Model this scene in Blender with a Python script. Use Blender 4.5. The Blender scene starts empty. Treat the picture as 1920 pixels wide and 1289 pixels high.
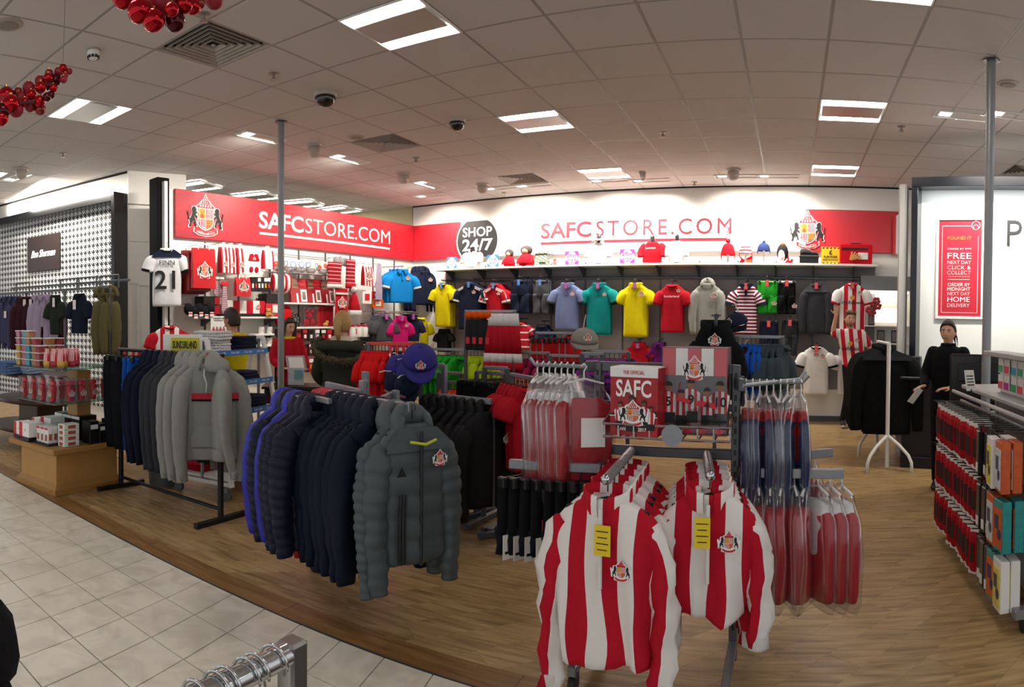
import bpy, bmesh, math, random
from math import sin, cos, pi, radians, atan2, hypot
from mathutils import Vector, Matrix
import numpy as np
random.seed(11)
sc = bpy.context.scene
C = sc.collection
# camera (a swept phone panorama: cylindrical projection)
FPX, CYP, EYE = 1243.1, 622.1, Vector((0, 0, 1.54))
RC = Matrix(((0.91288662, -0.0141815, 0.40796678), (0.40814614, 0.01359519, -0.91281537), (0.00739871, 0.99980701, 0.018199)))
cam = bpy.data.cameras.new('camera')
cam.type = 'PANO'
cam.panorama_type = 'CENTRAL_CYLINDRICAL'
cam.central_cylindrical_radius = 1.0
cam.central_cylindrical_range_u_min = -960 / FPX
cam.central_cylindrical_range_u_max = 960 / FPX
cam.central_cylindrical_range_v_min = (CYP - 1289) / FPX
cam.central_cylindrical_range_v_max = CYP / FPX
cam.clip_start = 0.02
camo = bpy.data.objects.new('camera', cam); C.objects.link(camo)
camo.matrix_world = Matrix.Translation(EYE) @ RC.to_4x4()
sc.camera = camo
# light of the rest of the shop, exposure
world = bpy.data.worlds.new('world'); sc.world = world; world.use_nodes = True
world.node_tree.nodes['Background'].inputs[0].default_value = (0.97, 0.98, 1.0, 1)
world.node_tree.nodes['Background'].inputs[1].default_value = 0.6
sc.view_settings.view_transform = 'Standard'
sc.view_settings.look = 'None'
sc.view_settings.gamma = 1.0
sc.view_settings.use_curve_mapping = False
sc.view_settings.exposure = 0.5
LAMP_W = 34.0        # watts of one twin ceiling fitting
WASH_W = 17.0        # watts of one wall washer
STRIP_E = 15.0        # glow of the tubes themselves
sc.cycles.use_denoising = True
sc.cycles.max_bounces = 6
sc.cycles.diffuse_bounces = 3
sc.cycles.glossy_bounces = 3
sc.cycles.transparent_max_bounces = 10
sc.cycles.transmission_bounces = 4
sc.cycles.sample_clamp_indirect = 6.0
HC = 3.689           # ceiling height
TC = 0.66            # ceiling tile
GX, GY = -3.046, 4.392
# where things stand: read off the photograph as directions, then put at a real distance
def ray(px, py):
  th = (px - 960) / FPX; v = (CYP - py) / FPX
  return RC @ Vector((sin(th), v, -cos(th)))
def atz(px, py, z=0.0):
  d = ray(px, py); return EYE + d * ((z - EYE.z) / d.z)
def atr(px, py, r):
  d = ray(px, py); return EYE + d * (r / hypot(d.x, d.y))
def onp(px, py, a, b):
  n = Vector((-(b[1] - a[1]), b[0] - a[0])); d = ray(px, py)
  t = (a[0] * n.x + a[1] * n.y) / (d.x * n.x + d.y * n.y); return EYE + d * t
def rng(p): return hypot(p[0], p[1])
# materials
MATS = {}
def lin(c):
  if isinstance(c, str):
    c = c.lstrip('#'); c = [int(c[i:i + 2], 16) / 255 for i in (0, 2, 4)]
  return [x / 12.92 if x <= .04045 else ((x + .055) / 1.055) ** 2.4 for x in c]
def _base(name):
  m = bpy.data.materials.new(name); m.use_nodes = True
  nt = m.node_tree; return m, nt, nt.nodes['Principled BSDF']
def N(nt, t, **kw):
  n = nt.nodes.new(t)
  for k, v in kw.items(): setattr(n, k, v)
  return n
def mat(name, col, rough=.5, metal=0., var=.06, scale=30., bump=0., bscale=None, emit=0., spec=.5, coat=0.):
  if name in MATS: return MATS[name]
  m, nt, b = _base(name); c = lin(col)
  b.inputs['Roughness'].default_value = rough; b.inputs['Metallic'].default_value = metal
  b.inputs['Specular IOR Level'].default_value = spec; b.inputs['Coat Weight'].default_value = coat
  tc = N(nt, 'ShaderNodeTexCoord'); no = N(nt, 'ShaderNodeTexNoise'); no.inputs['Scale'].default_value = scale
  no.inputs['Detail'].default_value = 3
  nt.links.new(tc.outputs['Object'], no.inputs['Vector'])
  mx = N(nt, 'ShaderNodeMix', data_type='RGBA')
  mx.inputs[6].default_value = (*[x * (1 - var) for x in c], 1); mx.inputs[7].default_value = (*[min(1, x * (1 + var)) for x in c], 1)
  nt.links.new(no.outputs['Fac'], mx.inputs[0]); nt.links.new(mx.outputs[2], b.inputs['Base Color'])
  if bump:
    n2 = N(nt, 'ShaderNodeTexNoise'); n2.inputs['Scale'].default_value = bscale or scale * 8; n2.inputs['Detail'].default_value = 2
    nt.links.new(tc.outputs['Object'], n2.inputs['Vector'])
    bp = N(nt, 'ShaderNodeBump'); bp.inputs['Strength'].default_value = bump; bp.inputs['Distance'].default_value = .004
    nt.links.new(n2.outputs['Fac'], bp.inputs['Height']); nt.links.new(bp.outputs['Normal'], b.inputs['Normal'])
  if emit:
    b.inputs['Emission Color'].default_value = (*c, 1); b.inputs['Emission Strength'].default_value = emit
  MATS[name] = m; return m
def cloth(name, col, rough=.85, var=.1, bump=.35):
  return mat('cloth ' + name, col, rough, 0, var, 18, bump, 320, spec=.15)
def stripes(name, cols, period, axis='X', rough=.85, widths=None, bump=.3, wob=.0):
  """printed or knitted bands along the UV of a garment, any number of colours"""
  if name in MATS: return MATS[name]
  m, nt, b = _base(name); b.inputs['Roughness'].default_value = rough; b.inputs['Specular IOR Level'].default_value = .15
  uv = N(nt, 'ShaderNodeUVMap'); sp = N(nt, 'ShaderNodeSeparateXYZ'); nt.links.new(uv.outputs[0], sp.inputs[0])
  dv = N(nt, 'ShaderNodeMath', operation='DIVIDE'); dv.inputs[1].default_value = period
  nt.links.new(sp.outputs[axis], dv.inputs[0])
  fr = N(nt, 'ShaderNodeMath', operation='FRACT'); nt.links.new(dv.outputs[0], fr.inputs[0])
  cr = N(nt, 'ShaderNodeValToRGB'); cr.color_ramp.interpolation = 'CONSTANT'
  n = len(cols); widths = widths or [1 / n] * n; p = 0
  for i, c in enumerate(cols):
    e = cr.color_ramp.elements[i] if i < 2 else cr.color_ramp.elements.new(p)
    e.position = p; e.color = (*lin(c), 1); p += widths[i]
  nt.links.new(fr.outputs[0], cr.inputs[0])
  no = N(nt, 'ShaderNodeTexNoise'); no.inputs['Scale'].default_value = 300
  tc = N(nt, 'ShaderNodeTexCoord'); nt.links.new(tc.outputs['Object'], no.inputs['Vector'])
  bp = N(nt, 'ShaderNodeBump'); bp.inputs['Strength'].default_value = bump; bp.inputs['Distance'].default_value = .004
  nt.links.new(no.outputs['Fac'], bp.inputs['Height']); nt.links.new(bp.outputs['Normal'], b.inputs['Normal'])
  nt.links.new(cr.outputs[0], b.inputs['Base Color'])
  MATS[name] = m; return m
def clear(name, tint='#ffffff', gloss=.05, rough=.1, opac=.02):
  """thin clear plastic or glass"""
  if name in MATS: return MATS[name]
  m, nt, b = _base(name); nt.nodes.remove(b); out = nt.nodes['Material Output']
  tr = N(nt, 'ShaderNodeBsdfTransparent'); tr.inputs[0].default_value = (*lin(tint), 1)
  gl = N(nt, 'ShaderNodeBsdfGlossy'); gl.inputs['Roughness'].default_value = rough
  df = N(nt, 'ShaderNodeBsdfDiffuse'); df.inputs[0].default_value = (.8, .8, .8, 1)
  lw = N(nt, 'ShaderNodeLayerWeight'); lw.inputs[0].default_value = .35
  mu = N(nt, 'ShaderNodeMath', operation='MULTIPLY_ADD'); mu.inputs[1].default_value = .3; mu.inputs[2].default_value = gloss
  nt.links.new(lw.outputs['Fresnel'], mu.inputs[0])
  m1 = N(nt, 'ShaderNodeMixShader'); nt.links.new(mu.outputs[0], m1.inputs[0]); nt.links.new(tr.outputs[0], m1.inputs[1]); nt.links.new(gl.outputs[0], m1.inputs[2])
  m2 = N(nt, 'ShaderNodeMixShader'); m2.inputs[0].default_value = opac; nt.links.new(m1.outputs[0], m2.inputs[1]); nt.links.new(df.outputs[0], m2.inputs[2])
  nt.links.new(m2.outputs[0], out.inputs[0])
  MATS[name] = m; return m
# mesh collecting
class MB:
  def __init__(s): s.v = []; s.f = []; s.m = []; s.uv = {}; s.mi = 0
  def vert(s, p, uv=None):
    s.v.append((p[0], p[1], p[2]))
    if uv is not None: s.uv[len(s.v) - 1] = uv
    return len(s.v) - 1
  def face(s, ids): s.f.append(tuple(ids)); s.m.append(s.mi)
  def poly(s, pts, uvs=None):
    s.face([s.vert(p, uvs[i] if uvs else None) for i, p in enumerate(pts)])
  def box(s, c, d, b=0., rz=0., M=None):
    cx, cy, cz = c; hx, hy, hz = d[0] / 2, d[1] / 2, d[2] / 2
    b = min(b, hx * .45, hy * .45, hz * .45)
    def T(x, y, z):
      if rz: x, y = x * cos(rz) - y * sin(rz), x * sin(rz) + y * cos(rz)
      p = Vector((cx + x, cy + y, cz + z)); return M @ p if M else p
    if b <= 0:
      i = [s.vert(T(x, y, z)) for z in (-hz, hz) for x, y in ((-hx, -hy), (hx, -hy), (hx, hy), (-hx, hy))]
      for q in ((3, 2, 1, 0), (4, 5, 6, 7), (0, 1, 5, 4), (1, 2, 6, 5), (2, 3, 7, 6), (3, 0, 4, 7)): s.face([i[k] for k in q])
      return s
    idx = {}
    for sx in (-1, 1):
      for sy in (-1, 1):
        for sz in (-1, 1):
          idx[sx, sy, sz, 0] = s.vert(T(sx * hx, sy * (hy - b), sz * (hz - b)))
          idx[sx, sy, sz, 1] = s.vert(T(sx * (hx - b), sy * hy, sz * (hz - b)))
          idx[sx, sy, sz, 2] = s.vert(T(sx * (hx - b), sy * (hy - b), sz * hz))
    def add(ids, nrm):
      a, bb, c2 = (Vector(s.v[k]) for k in ids[:3])
      n = (bb - a).cross(c2 - a)
      w = T(*nrm) - T(0, 0, 0)
      s.face(ids if n.dot(w) > 0 else ids[::-1])
    for g in (-1, 1):
      add([idx[g, -1, -1, 0], idx[g, 1, -1, 0], idx[g, 1, 1, 0], idx[g, -1, 1, 0]], (g, 0, 0))
      add([idx[-1, g, -1, 1], idx[1, g, -1, 1], idx[1, g, 1, 1], idx[-1, g, 1, 1]], (0, g, 0))
      add([idx[-1, -1, g, 2], idx[1, -1, g, 2], idx[1, 1, g, 2], idx[-1, 1, g, 2]], (0, 0, g))
      for h in (-1, 1):
        add([idx[g, h, -1, 0], idx[g, h, 1, 0], idx[g, h, 1, 1], idx[g, h, -1, 1]], (g, h, 0))
        add([idx[g, -1, h, 0], idx[g, 1, h, 0], idx[g, 1, h, 2], idx[g, -1, h, 2]], (g, 0, h))
        add([idx[-1, g, h, 1], idx[1, g, h, 1], idx[1, g, h, 2], idx[-1, g, h, 2]], (0, g, h))
        for k in (-1, 1): add([idx[g, h, k, 0], idx[g, h, k, 1], idx[g, h, k, 2]], (g, h, k))
    return s
  def loft(s, rings, cap=(1, 1), closed=True, uvs=None):
    n = len(rings[0]); ids = [[s.vert(p, uvs[j][k] if uvs else None) for k, p in enumerate(r)] for j, r in enumerate(rings)]
    for j in range(len(rings) - 1):
      for k in range(n if closed else n - 1):
        k2 = (k + 1) % n; s.face((ids[j][k], ids[j][k2], ids[j + 1][k2], ids[j + 1][k]))
    if cap[0]: s.face(ids[0][::-1])
    if cap[1]: s.face(ids[-1])
    return s
  def tube(s, pts, r, n=8, cap=True, close=False, flat=1.0):
    pts = [Vector(p) for p in pts]; m = len(pts)
    rad = r if isinstance(r, (list, tuple)) else [r] * m
    t0 = (pts[1] - pts[0]).normalized(); up = Vector((0, 0, 1)) if abs(t0.z) < .9 else Vector((0, 1, 0))
    a = t0.cross(up).normalized(); rings = []
    for i, p in enumerate(pts):
      if close: t = (pts[(i + 1) % m] - pts[i - 1]).normalized()
      else: t = (pts[min(i + 1, m - 1)] - pts[max(i - 1, 0)]).normalized()
      a = (a - t * a.dot(t)).normalized(); b = t.cross(a)
      rings.append([p + (a * cos(2 * pi * k / n) + b * flat * sin(2 * pi * k / n)) * rad[i] for k in range(n)])
    if close: s.loft(rings + [rings[0]], (0, 0))
    else: s.loft(rings, (cap, cap))
    return s
  def bar(s, a, b, w, h=None, bev=.0):
    """square bar from a to b"""
    a, b = Vector(a), Vector(b); h = h or w; d = b - a; L = d.length; x = d.normalized()
    up = Vector((0, 0, 1)) if abs(x.z) < .95 else Vector((0, 1, 0)); y = up.cross(x).normalized(); z = x.cross(y)
    M = Matrix((x, y, z)).transposed().to_4x4(); M.translation = (a + b) / 2
    return s.box((0, 0, 0), (L, w, h), bev, M=M)
  def lathe(s, prof, c=(0, 0, 0), n=20, M=None, cap=(1, 1)):
    rings = []
    for r, z in prof:
      ring = [Vector((c[0] + r * cos(2 * pi * k / n), c[1] + r * sin(2 * pi * k / n), c[2] + z)) for k in range(n)]
      rings.append([M @ p for p in ring] if M else ring)
    return s.loft(rings, cap)
  def ball(s, c, r, seg=14, rows=9, M=None):
    r = r if isinstance(r, (tuple, list)) else (r, r, r); rings = []
    for j in range(1, rows):
      a = pi * j / rows - pi / 2
      ring = [Vector((c[0] + r[0] * cos(a) * cos(2 * pi * k / seg), c[1] + r[1] * cos(a) * sin(2 * pi * k / seg), c[2] + r[2] * sin(a))) for k in range(seg)]
      rings.append([M @ p for p in ring] if M else ring)
    return s.loft(rings)
  def prism(s, pts, d0, d1, plane='xz', M=None):
    """outline in a plane pushed from depth d0 to d1 along the plane's third axis"""
    def T(u, w, d):
      p = Vector((u, d, w)) if plane == 'xz' else Vector((u, w, d)) if plane == 'xy' else Vector((d, u, w))
      return M @ p if M else p
    A = [s.vert(T(u, w, d0), (u, w)) for u, w in pts]; B = [s.vert(T(u, w, d1), (u, w)) for u, w in pts]
    n = len(pts); s.face(A); s.face(B[::-1])
    for k in range(n): s.face((A[k], B[k], B[(k + 1) % n], A[(k + 1) % n]))
    return s
  def mesh(s, name, mats, smooth=False, fix=False, split=None):
    me = bpy.data.meshes.new(name); me.from_pydata(s.v, [], s.f)
    for m in (mats if isinstance(mats, (list, tuple)) else [mats]): me.materials.append(m)
    me.polygons.foreach_set('material_index', s.m)
    if s.uv:
      ul = me.uv_layers.new(name='UVMap')
      co = np.zeros((len(me.loops), 2)); vi = np.zeros(len(me.loops), dtype=np.int32); me.loops.foreach_get('vertex_index', vi)
      tab = np.zeros((len(s.v), 2))
      for k, q in s.uv.items(): tab[k] = q
      ul.data.foreach_set('uv', tab[vi].ravel())
    if fix:
      bm = bmesh.new(); bm.from_mesh(me); bmesh.ops.recalc_face_normals(bm, faces=bm.faces); bm.to_mesh(me); bm.free()
    if smooth:
      me.polygons.foreach_set('use_smooth', [True] * len(me.polygons))
      if split: me.set_sharp_from_angle(angle=radians(split))
    me.update(); return me
def obj(name, me, parent=None, loc=None, rz=0., label=None):
  o = bpy.data.objects.new(name, me); C.objects.link(o)
  if parent is not None: o.parent = parent
  if loc is not None: o.location = loc
  if rz: o.rotation_euler = (0, 0, rz)
  if label: o['label'] = label
  return o
def put(mb, name, mats, parent=None, smooth=False, loc=None, rz=0., label=None, fix=False, split=None):
  return obj(name, mb.mesh(name, mats, smooth, fix, split), parent, loc, rz, label)
def tag(o, label, cat, group=None, kind=None):
  o['label'] = label; o['category'] = cat
  if group: o['group'] = group
  if kind: o['kind'] = kind
  return o
def thing(name, label, cat, loc=(0, 0, 0), rz=0., group=None, rot=None):
  o = bpy.data.objects.new(name, None); C.objects.link(o); o.empty_display_size = .05
  o.location = loc; o.rotation_euler = rot if rot else (0, 0, rz)
  return tag(o, label, cat, group)
KIDS = {}
def dup(root, loc, rz=0., label=None, group=None, rot=None, scale=None):
  """a copy of a thing with copies of its parts and sub-parts"""
  def cp(o, par):
    c = o.copy(); C.objects.link(c); c.parent = par
    for k in list(o.children): cp(k, c)
    return c
  r = cp(root, None); r.location = loc; r.rotation_euler = rot if rot else (0, 0, rz)
  if scale: r.scale = (scale,) * 3 if not isinstance(scale, (tuple, list)) else scale
  if label: r['label'] = label
  if group: r['group'] = group
  return r
def struct(mb, name, mats, parent=None, smooth=False, **k):
  o = put(mb, name, mats, parent, smooth, **k)
  if parent is None: o['kind'] = 'structure'
  return o
_txt = {}
def text_mesh(s, mats, size=1., bold=0., depth=.004, width=None, spacing=1., shear=0., align='CENTER'):
  """flat lettering standing in the xz plane, facing -y, height of capitals = size"""
  cu = bpy.data.curves.new('text', 'FONT'); cu.body = s; cu.size = size / .70; cu.extrude = depth / 2; cu.offset = bold * size; cu.resolution_u = 3
  cu.align_x = align; cu.space_character = spacing; cu.shear = shear; cu.space_line = .85
  o = bpy.data.objects.new('t', cu); C.objects.link(o); dg = bpy.context.evaluated_depsgraph_get(); dg.update()
  me = bpy.data.meshes.new_from_object(o.evaluated_get(dg)); bpy.data.objects.remove(o); bpy.data.curves.remove(cu)
  if len(me.vertices):
    co = np.zeros(len(me.vertices) * 3); me.vertices.foreach_get('co', co); co = co.reshape(-1, 3)
    if width: co[:, 0] *= width / max(1e-6, (co[:, 0].max() - co[:, 0].min()))
    new = np.stack([co[:, 0], -co[:, 2], co[:, 1]], 1)
    me.vertices.foreach_set('co', new.ravel())
  me.materials.clear()
  for m in (mats if isinstance(mats, (list, tuple)) else [mats]): me.materials.append(m)
  me.polygons.foreach_set('material_index', [0] * len(me.polygons)); me.update(); return me
ORD = ['first', 'second', 'third', 'fourth', 'fifth', 'sixth', 'seventh', 'eighth', 'ninth', 'tenth', 'eleventh', 'twelfth', 'thirteenth', 'fourteenth', 'fifteenth', 'sixteenth', 'seventeenth', 'eighteenth', 'nineteenth', 'twentieth', 'twenty-first', 'twenty-second', 'twenty-third', 'twenty-fourth']
WHITE = mat('white paint', '#e9e7e2', .55, var=.02, scale=6)
STEEL = mat('grey painted steel', '#8d9095', .35, .55, var=.05)
DSTEEL = mat('dark grey steel', '#55585c', .4, .5, var=.06)
CHROME = mat('brushed chrome', '#c6c8ca', .18, 1., var=.04)
BLACKM = mat('black painted metal', '#17181a', .42, .2, var=.08)
BLACKP = mat('black plastic', '#101113', .45, var=.1)
RED = mat('red print', '#c71b2c', .5, var=.03)
WHT = mat('white print', '#f0eeea', .55, var=.02)
BLK = mat('black print', '#141414', .6, var=.05)
GOLD = mat('gold print', '#d99a2b', .5, var=.05)
CARDW = mat('white card', '#e6e4df', .6, var=.03)
CLEAR = clear('clear plastic film')
GLASS = clear('clear glass', '#e8f4ee', .1, .03, .03)
LAMP = mat('lit tube diffuser', '#fff9f2', .5, emit=STRIP_E)
# SETTING
CEILM = mat('mineral ceiling tile', '#d0cbc9', .9, var=.03, scale=160, bump=.25, bscale=420, spec=.1)
GRIDM = mat('ceiling grid metal', '#9a9694', .5, var=.02)
WALLW = mat('white wall paint', '#e6e3dd', .7, var=.02, scale=3)
WALLB = mat('beige wall paint', '#c9bd9a', .8, var=.03, scale=3)
PANELG = mat('grey slat panel', '#8b8789', .65, var=.05, scale=5)
DARKGAP = mat('shadow gap', '#1b1918', .9)  # near-black, painted in place of the shade in gaps and recesses
def area(name, loc, size, power, target, col=(1, .93, .82), spread=pi):
  l = bpy.data.lights.new(name, 'AREA'); l.shape = 'RECTANGLE'; l.size, l.size_y = size; l.energy = power; l.color = col; l.spread = spread
  o = bpy.data.objects.new(name, l); C.objects.link(o); o.location = loc
  o.rotation_euler = (Vector(target) - Vector(loc)).to_track_quat('-Z', 'Y').to_euler(); return o
# wooden floor: a slab, diagonal planks, an edging board, then the pale tiles of the walkway
EDGE = 2.45
WOODM, nt, b = _base('oak plank')
def wood_nodes(nt, b, ang, c1, c2, c3):
  tc = N(nt, 'ShaderNodeTexCoord'); mp = N(nt, 'ShaderNodeMapping'); mp.inputs['Rotation'].default_value = (0, 0, -ang); mp.inputs['Scale'].default_value = (1.2, 13, 1)
  nt.links.new(tc.outputs['Object'], mp.inputs[0])
  oi = N(nt, 'ShaderNodeObjectInfo'); ge = N(nt, 'ShaderNodeNewGeometry')
  ad = N(nt, 'ShaderNodeMath', operation='ADD'); nt.links.new(oi.outputs['Random'], ad.inputs[0]); nt.links.new(ge.outputs['Random Per Island'], ad.inputs[1])
  fr = N(nt, 'ShaderNodeMath', operation='FRACT'); nt.links.new(ad.outputs[0], fr.inputs[0])
  n1 = N(nt, 'ShaderNodeTexNoise', noise_dimensions='4D'); n1.inputs['Scale'].default_value = 2.2; n1.inputs['Detail'].default_value = 6; n1.inputs['Distortion'].default_value = .8
  nt.links.new(mp.outputs[0], n1.inputs['Vector'])
  mw = N(nt, 'ShaderNodeMath', operation='MULTIPLY'); mw.inputs[1].default_value = 17; nt.links.new(fr.outputs[0], mw.inputs[0]); nt.links.new(mw.outputs[0], n1.inputs['W'])
  cr = N(nt, 'ShaderNodeValToRGB'); e = cr.color_ramp.elements
  e[0].position = .28; e[0].color = (*lin(c1), 1); e[1].position = .72; e[1].color = (*lin(c3), 1); q = e.new(.48); q.color = (*lin(c2), 1)
  nt.links.new(n1.outputs['Fac'], cr.inputs[0])
  hv = N(nt, 'ShaderNodeHueSaturation'); mv = N(nt, 'ShaderNodeMapRange'); mv.inputs['To Min'].default_value = .93; mv.inputs['To Max'].default_value = 1.06
  nt.links.new(fr.outputs[0], mv.inputs[0]); nt.links.new(mv.outputs[0], hv.inputs['Value']); nt.links.new(cr.outputs[0], hv.inputs['Color'])
  nt.links.new(hv.outputs[0], b.inputs['Base Color']); b.inputs['Roughness'].default_value = .34; b.inputs['Specular IOR Level'].default_value = .4
  bp = N(nt, 'ShaderNodeBump'); bp.inputs['Strength'].default_value = .12; bp.inputs['Distance'].default_value = .003
  nt.links.new(n1.outputs['Fac'], bp.inputs['Height']); nt.links.new(bp.outputs[0], b.inputs['Normal'])
PA = radians(48)
wood_nodes(nt, b, PA, '#7a603c', '#a6885a', '#c4a678')
EDGEM, nt, b = _base('oak edging'); wood_nodes(nt, b, 0, '#6a4a2a', '#8a653a', '#a17c4c')
TILEM, nt, b = _base('pale porcelain')
tc = N(nt, 'ShaderNodeTexCoord'); n1 = N(nt, 'ShaderNodeTexNoise'); n1.inputs['Scale'].default_value = 5; n1.inputs['Detail'].default_value = 7; n1.inputs['Distortion'].default_value = 1.2
nt.links.new(tc.outputs['Object'], n1.inputs['Vector']); cr = N(nt, 'ShaderNodeValToRGB'); e = cr.color_ramp.elements
e[0].position = .3; e[0].color = (*lin('#d3cab8'), 1); e[1].position = .6; e[1].color = (*lin('#ece4d3'), 1); nt.links.new(n1.outputs['Fac'], cr.inputs[0])
nt.links.new(cr.outputs[0], b.inputs['Base Color']); b.inputs['Roughness'].default_value = .33
GROUT = mat('grey grout', '#57504a', .9)
mb = MB(); mb.box((-4, 4.2, -.06), (24, 15, .08)); floor = struct(mb, 'floor', GROUT)
def clip(poly, f):
  out = []
  for i, p in enumerate(poly):
    q = poly[(i + 1) % len(poly)]; a, b2 = f(p), f(q)
    if a >= 0: out.append(p)
    if a * b2 < 0:
      t = a / (a - b2); out.append((p[0] + (q[0] - p[0]) * t, p[1] + (q[1] - p[1]) * t))
  return out
def slab(mb, poly, z0, z1, bev=.0007):
  n = len(poly); cx = sum(p[0] for p in poly) / n; cy = sum(p[1] for p in poly) / n
  def ins(p, k):
    d = max(1e-6, hypot(p[0] - cx, p[1] - cy)); return (p[0] + (cx - p[0]) * k / d, p[1] + (cy - p[1]) * k / d)
  r0 = [(p[0], p[1], z0) for p in poly]; r1 = [(p[0], p[1], z1 - bev) for p in poly]; r2 = [(*ins(p, bev * 1.5), z1) for p in poly]
  mb.loft([r0, r1, r2], (0, 1))
BORD = .17
planks = []; PW, PL = .19, 1.4
ux, uy = cos(PA), sin(PA)
for a in range(-70, 90):
  off = (a * 0.413) % 1 * PL
  for c in range(-14, 16):
    u0, v0 = c * PL + off, a * PW
    cor = [(u0, v0), (u0 + PL - .0007, v0), (u0 + PL - .0007, v0 + PW - .0007), (u0, v0 + PW - .0007)]
    P = [(u * ux - v * uy, u * uy + v * ux) for u, v in cor]
    P = clip(P, lambda p: p[1] - EDGE - BORD); P = clip(P, lambda p: 10.9 - p[1]) if P else P
    P = clip(P, lambda p: p[0] + 11.5) if P else P; P = clip(P, lambda p: 4.5 - p[0]) if P else P
    if len(P) > 2:
      cx = sum(p[0] for p in P) / len(P); cy = sum(p[1] for p in P) / len(P)
      planks.append((hypot(cx + .9, cy - 2.2), P))
planks.sort(key=lambda q: q[0])
rest = MB()
for i, (_, P) in enumerate(planks):
  if i < 295:
    m1 = MB(); slab(m1, P, -.018, 0); put(m1, 'plank', WOODM, floor)
  else: slab(rest, P, -.018, 0)
o = put(rest, 'distant_planks', WOODM, floor); o['kind'] = 'stuff'
for i in range(14):
  x0 = -11.5 + i * 1.3
  m1 = MB(); slab(m1, [(x0, EDGE + .004), (x0 + 1.298, EDGE + .004), (x0 + 1.298, EDGE + BORD), (x0, EDGE + BORD)], -.018, .0015); put(m1, 'edging_board', EDGEM, floor)
mb = MB(); mb.box((-3, EDGE, -.004), (17, .008, .012)); put(mb, 'edging_strip', DSTEEL, floor)
TX, TY, SH = .257, .32, -.2
cells = []
for j in range(-1, 14):
  for i in range(-34, 12):
    y1 = EDGE - .006 - j * TY; y0 = y1 - TY
    if j < 0: continue
    def tx(i, y): return -3.26 + i * TX + SH * (y - 2.48)
    P = [(tx(i, y0) + .003, y0 + .003), (tx(i + 1, y0) - .003, y0 + .003), (tx(i + 1, y1) - .003, y1 - .003), (tx(i, y1) + .003, y1 - .003)]
    cx = sum(p[0] for p in P) / 4; cells.append((hypot(cx + 3.2, y0 - 1.5), P))
cells.sort(key=lambda q: q[0]); rest = MB()
for k, (_, P) in enumerate(cells):
  if k < 290: m1 = MB(); slab(m1, P, -.018, .0005); put(m1, 'floor_tile', TILEM, floor)
  else: slab(rest, P, -.018, .0005)
o = put(rest, 'distant_floor_tiles', TILEM, floor); o['kind'] = 'stuff'
# walls
BA, BB = Vector((-6.87, 10.71)), Vector((1.75, 10.345))
bd = (BB - BA).normalized(); bn = Vector((bd.y, -bd.x))       # bn looks into the shop
BANG = atan2(bd.y, bd.x)
def back(u, off=0., z=0.):
  p = BA + bd * u + bn * off; return Vector((p.x, p.y, z))
def on_back(px, py, off=0.):
  return onp(px, py, BA + bn * off, BB + bn * off)
def uback(px, off=0.):
  p = on_back(px, 600, off); return (Vector((p.x, p.y)) - BA).dot(bd)
def wallbox(mb, a, d, u0, u1, z0, z1, t0, t1, b=0.):
  """box on a wall line: along d from u0 to u1, from offset t0 to t1 in front"""
  n = Vector((d.y, -d.x)); ang = atan2(d.y, d.x); c = a + d * ((u0 + u1) / 2) + n * ((t0 + t1) / 2)
  mb.box((c.x, c.y, (z0 + z1) / 2), (abs(u1 - u0), abs(t1 - t0), z1 - z0), b, ang)
mb = MB(); wallbox(mb, BA, bd, -.0, 12, 0, HC, -.15, 0); wall_back = struct(mb, 'wall_back', WALLW)
mb = MB(); wallbox(mb, BA, bd, -7, -.02, 0, HC, -.15, .0); struct(mb, 'wall_back_beyond', WALLB)
mb = MB(); wallbox(mb, BA, bd, 0, 9, HC - .022, HC, .0, .012); struct(mb, 'shadow_line_1', DARKGAP)  # dark strip painted as the shadow gap under the ceiling
UL, UR = uback(835), uback(1640)
ups = [uback(x) for x in (853, 911, 971, 1034, 1098, 1168, 1238, 1311, 1383, 1454, 1524, 1598)]
edges = [UL + .02] + ups + [UR]
for i in range(len(edges) - 1):
  mb = MB(); wallbox(mb, BA, bd, edges[i] + .004, edges[i + 1] - .004, .5, 2.44, 0, .02, .003); put(mb, 'panel', PANELG, wall_back)
for u in ups:
  mb = MB(); wallbox(mb, BA, bd, u - .012, u + .012, .45, 2.5, .018, .034, .002); put(mb, 'slotted_upright', DSTEEL, wall_back)
for i in range(7):
  a0 = UL + (UR - UL) * i / 7; a1 = UL + (UR - UL) * (i + 1) / 7
  mb = MB(); wallbox(mb, BA, bd, a0 + .004, a1 - .004, .08, .5, 0, .03, .004); put(mb, 'plinth_panel', WALLW, wall_back)
mb = MB(); wallbox(mb, BA, bd, UL, UR, 0, .08, 0, .045); struct(mb, 'baseboard_back', DSTEEL)
LA, LB = Vector((-7.3, 5.35)), Vector((-6.87, 10.71)); ld = (LB - LA).normalized(); ln = Vector((ld.y, -ld.x)); LANG = atan2(ld.y, ld.x)
def on_left(px, py, off=0.): return onp(px, py, LA + ln * off, LB + ln * off)
def uleft(px, off=0.):
  p = on_left(px, 600, off); return (Vector((p.x, p.y)) - LA).dot(ld)
LLEN = (LB - LA).length
mb = MB(); wallbox(mb, LA, ld, 0, LLEN, 0, 3.3, -.08, 0); wall_left = struct(mb, 'wall_left', WALLW)
mb = MB(); mb.box((-7.37, 5.25, 1.72), (.19, .22, 3.44), .006, LANG); struct(mb, 'trim_2', mat('matt black post', '#0f1012', .8, spec=.1))
mb = MB(); mb.box((-7.24, 5.24, 1.69), (.05, .1, 3.38), .004, LANG); struct(mb, 'trim_3', WHITE)
for i in range(1, 9):
  mb = MB(); wallbox(mb, LA, ld, i * .6 - .012, i * .6 + .012, .4, 2.62, 0, .016, .002); put(mb, 'slotted_upright', DSTEEL, wall_left)
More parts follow.
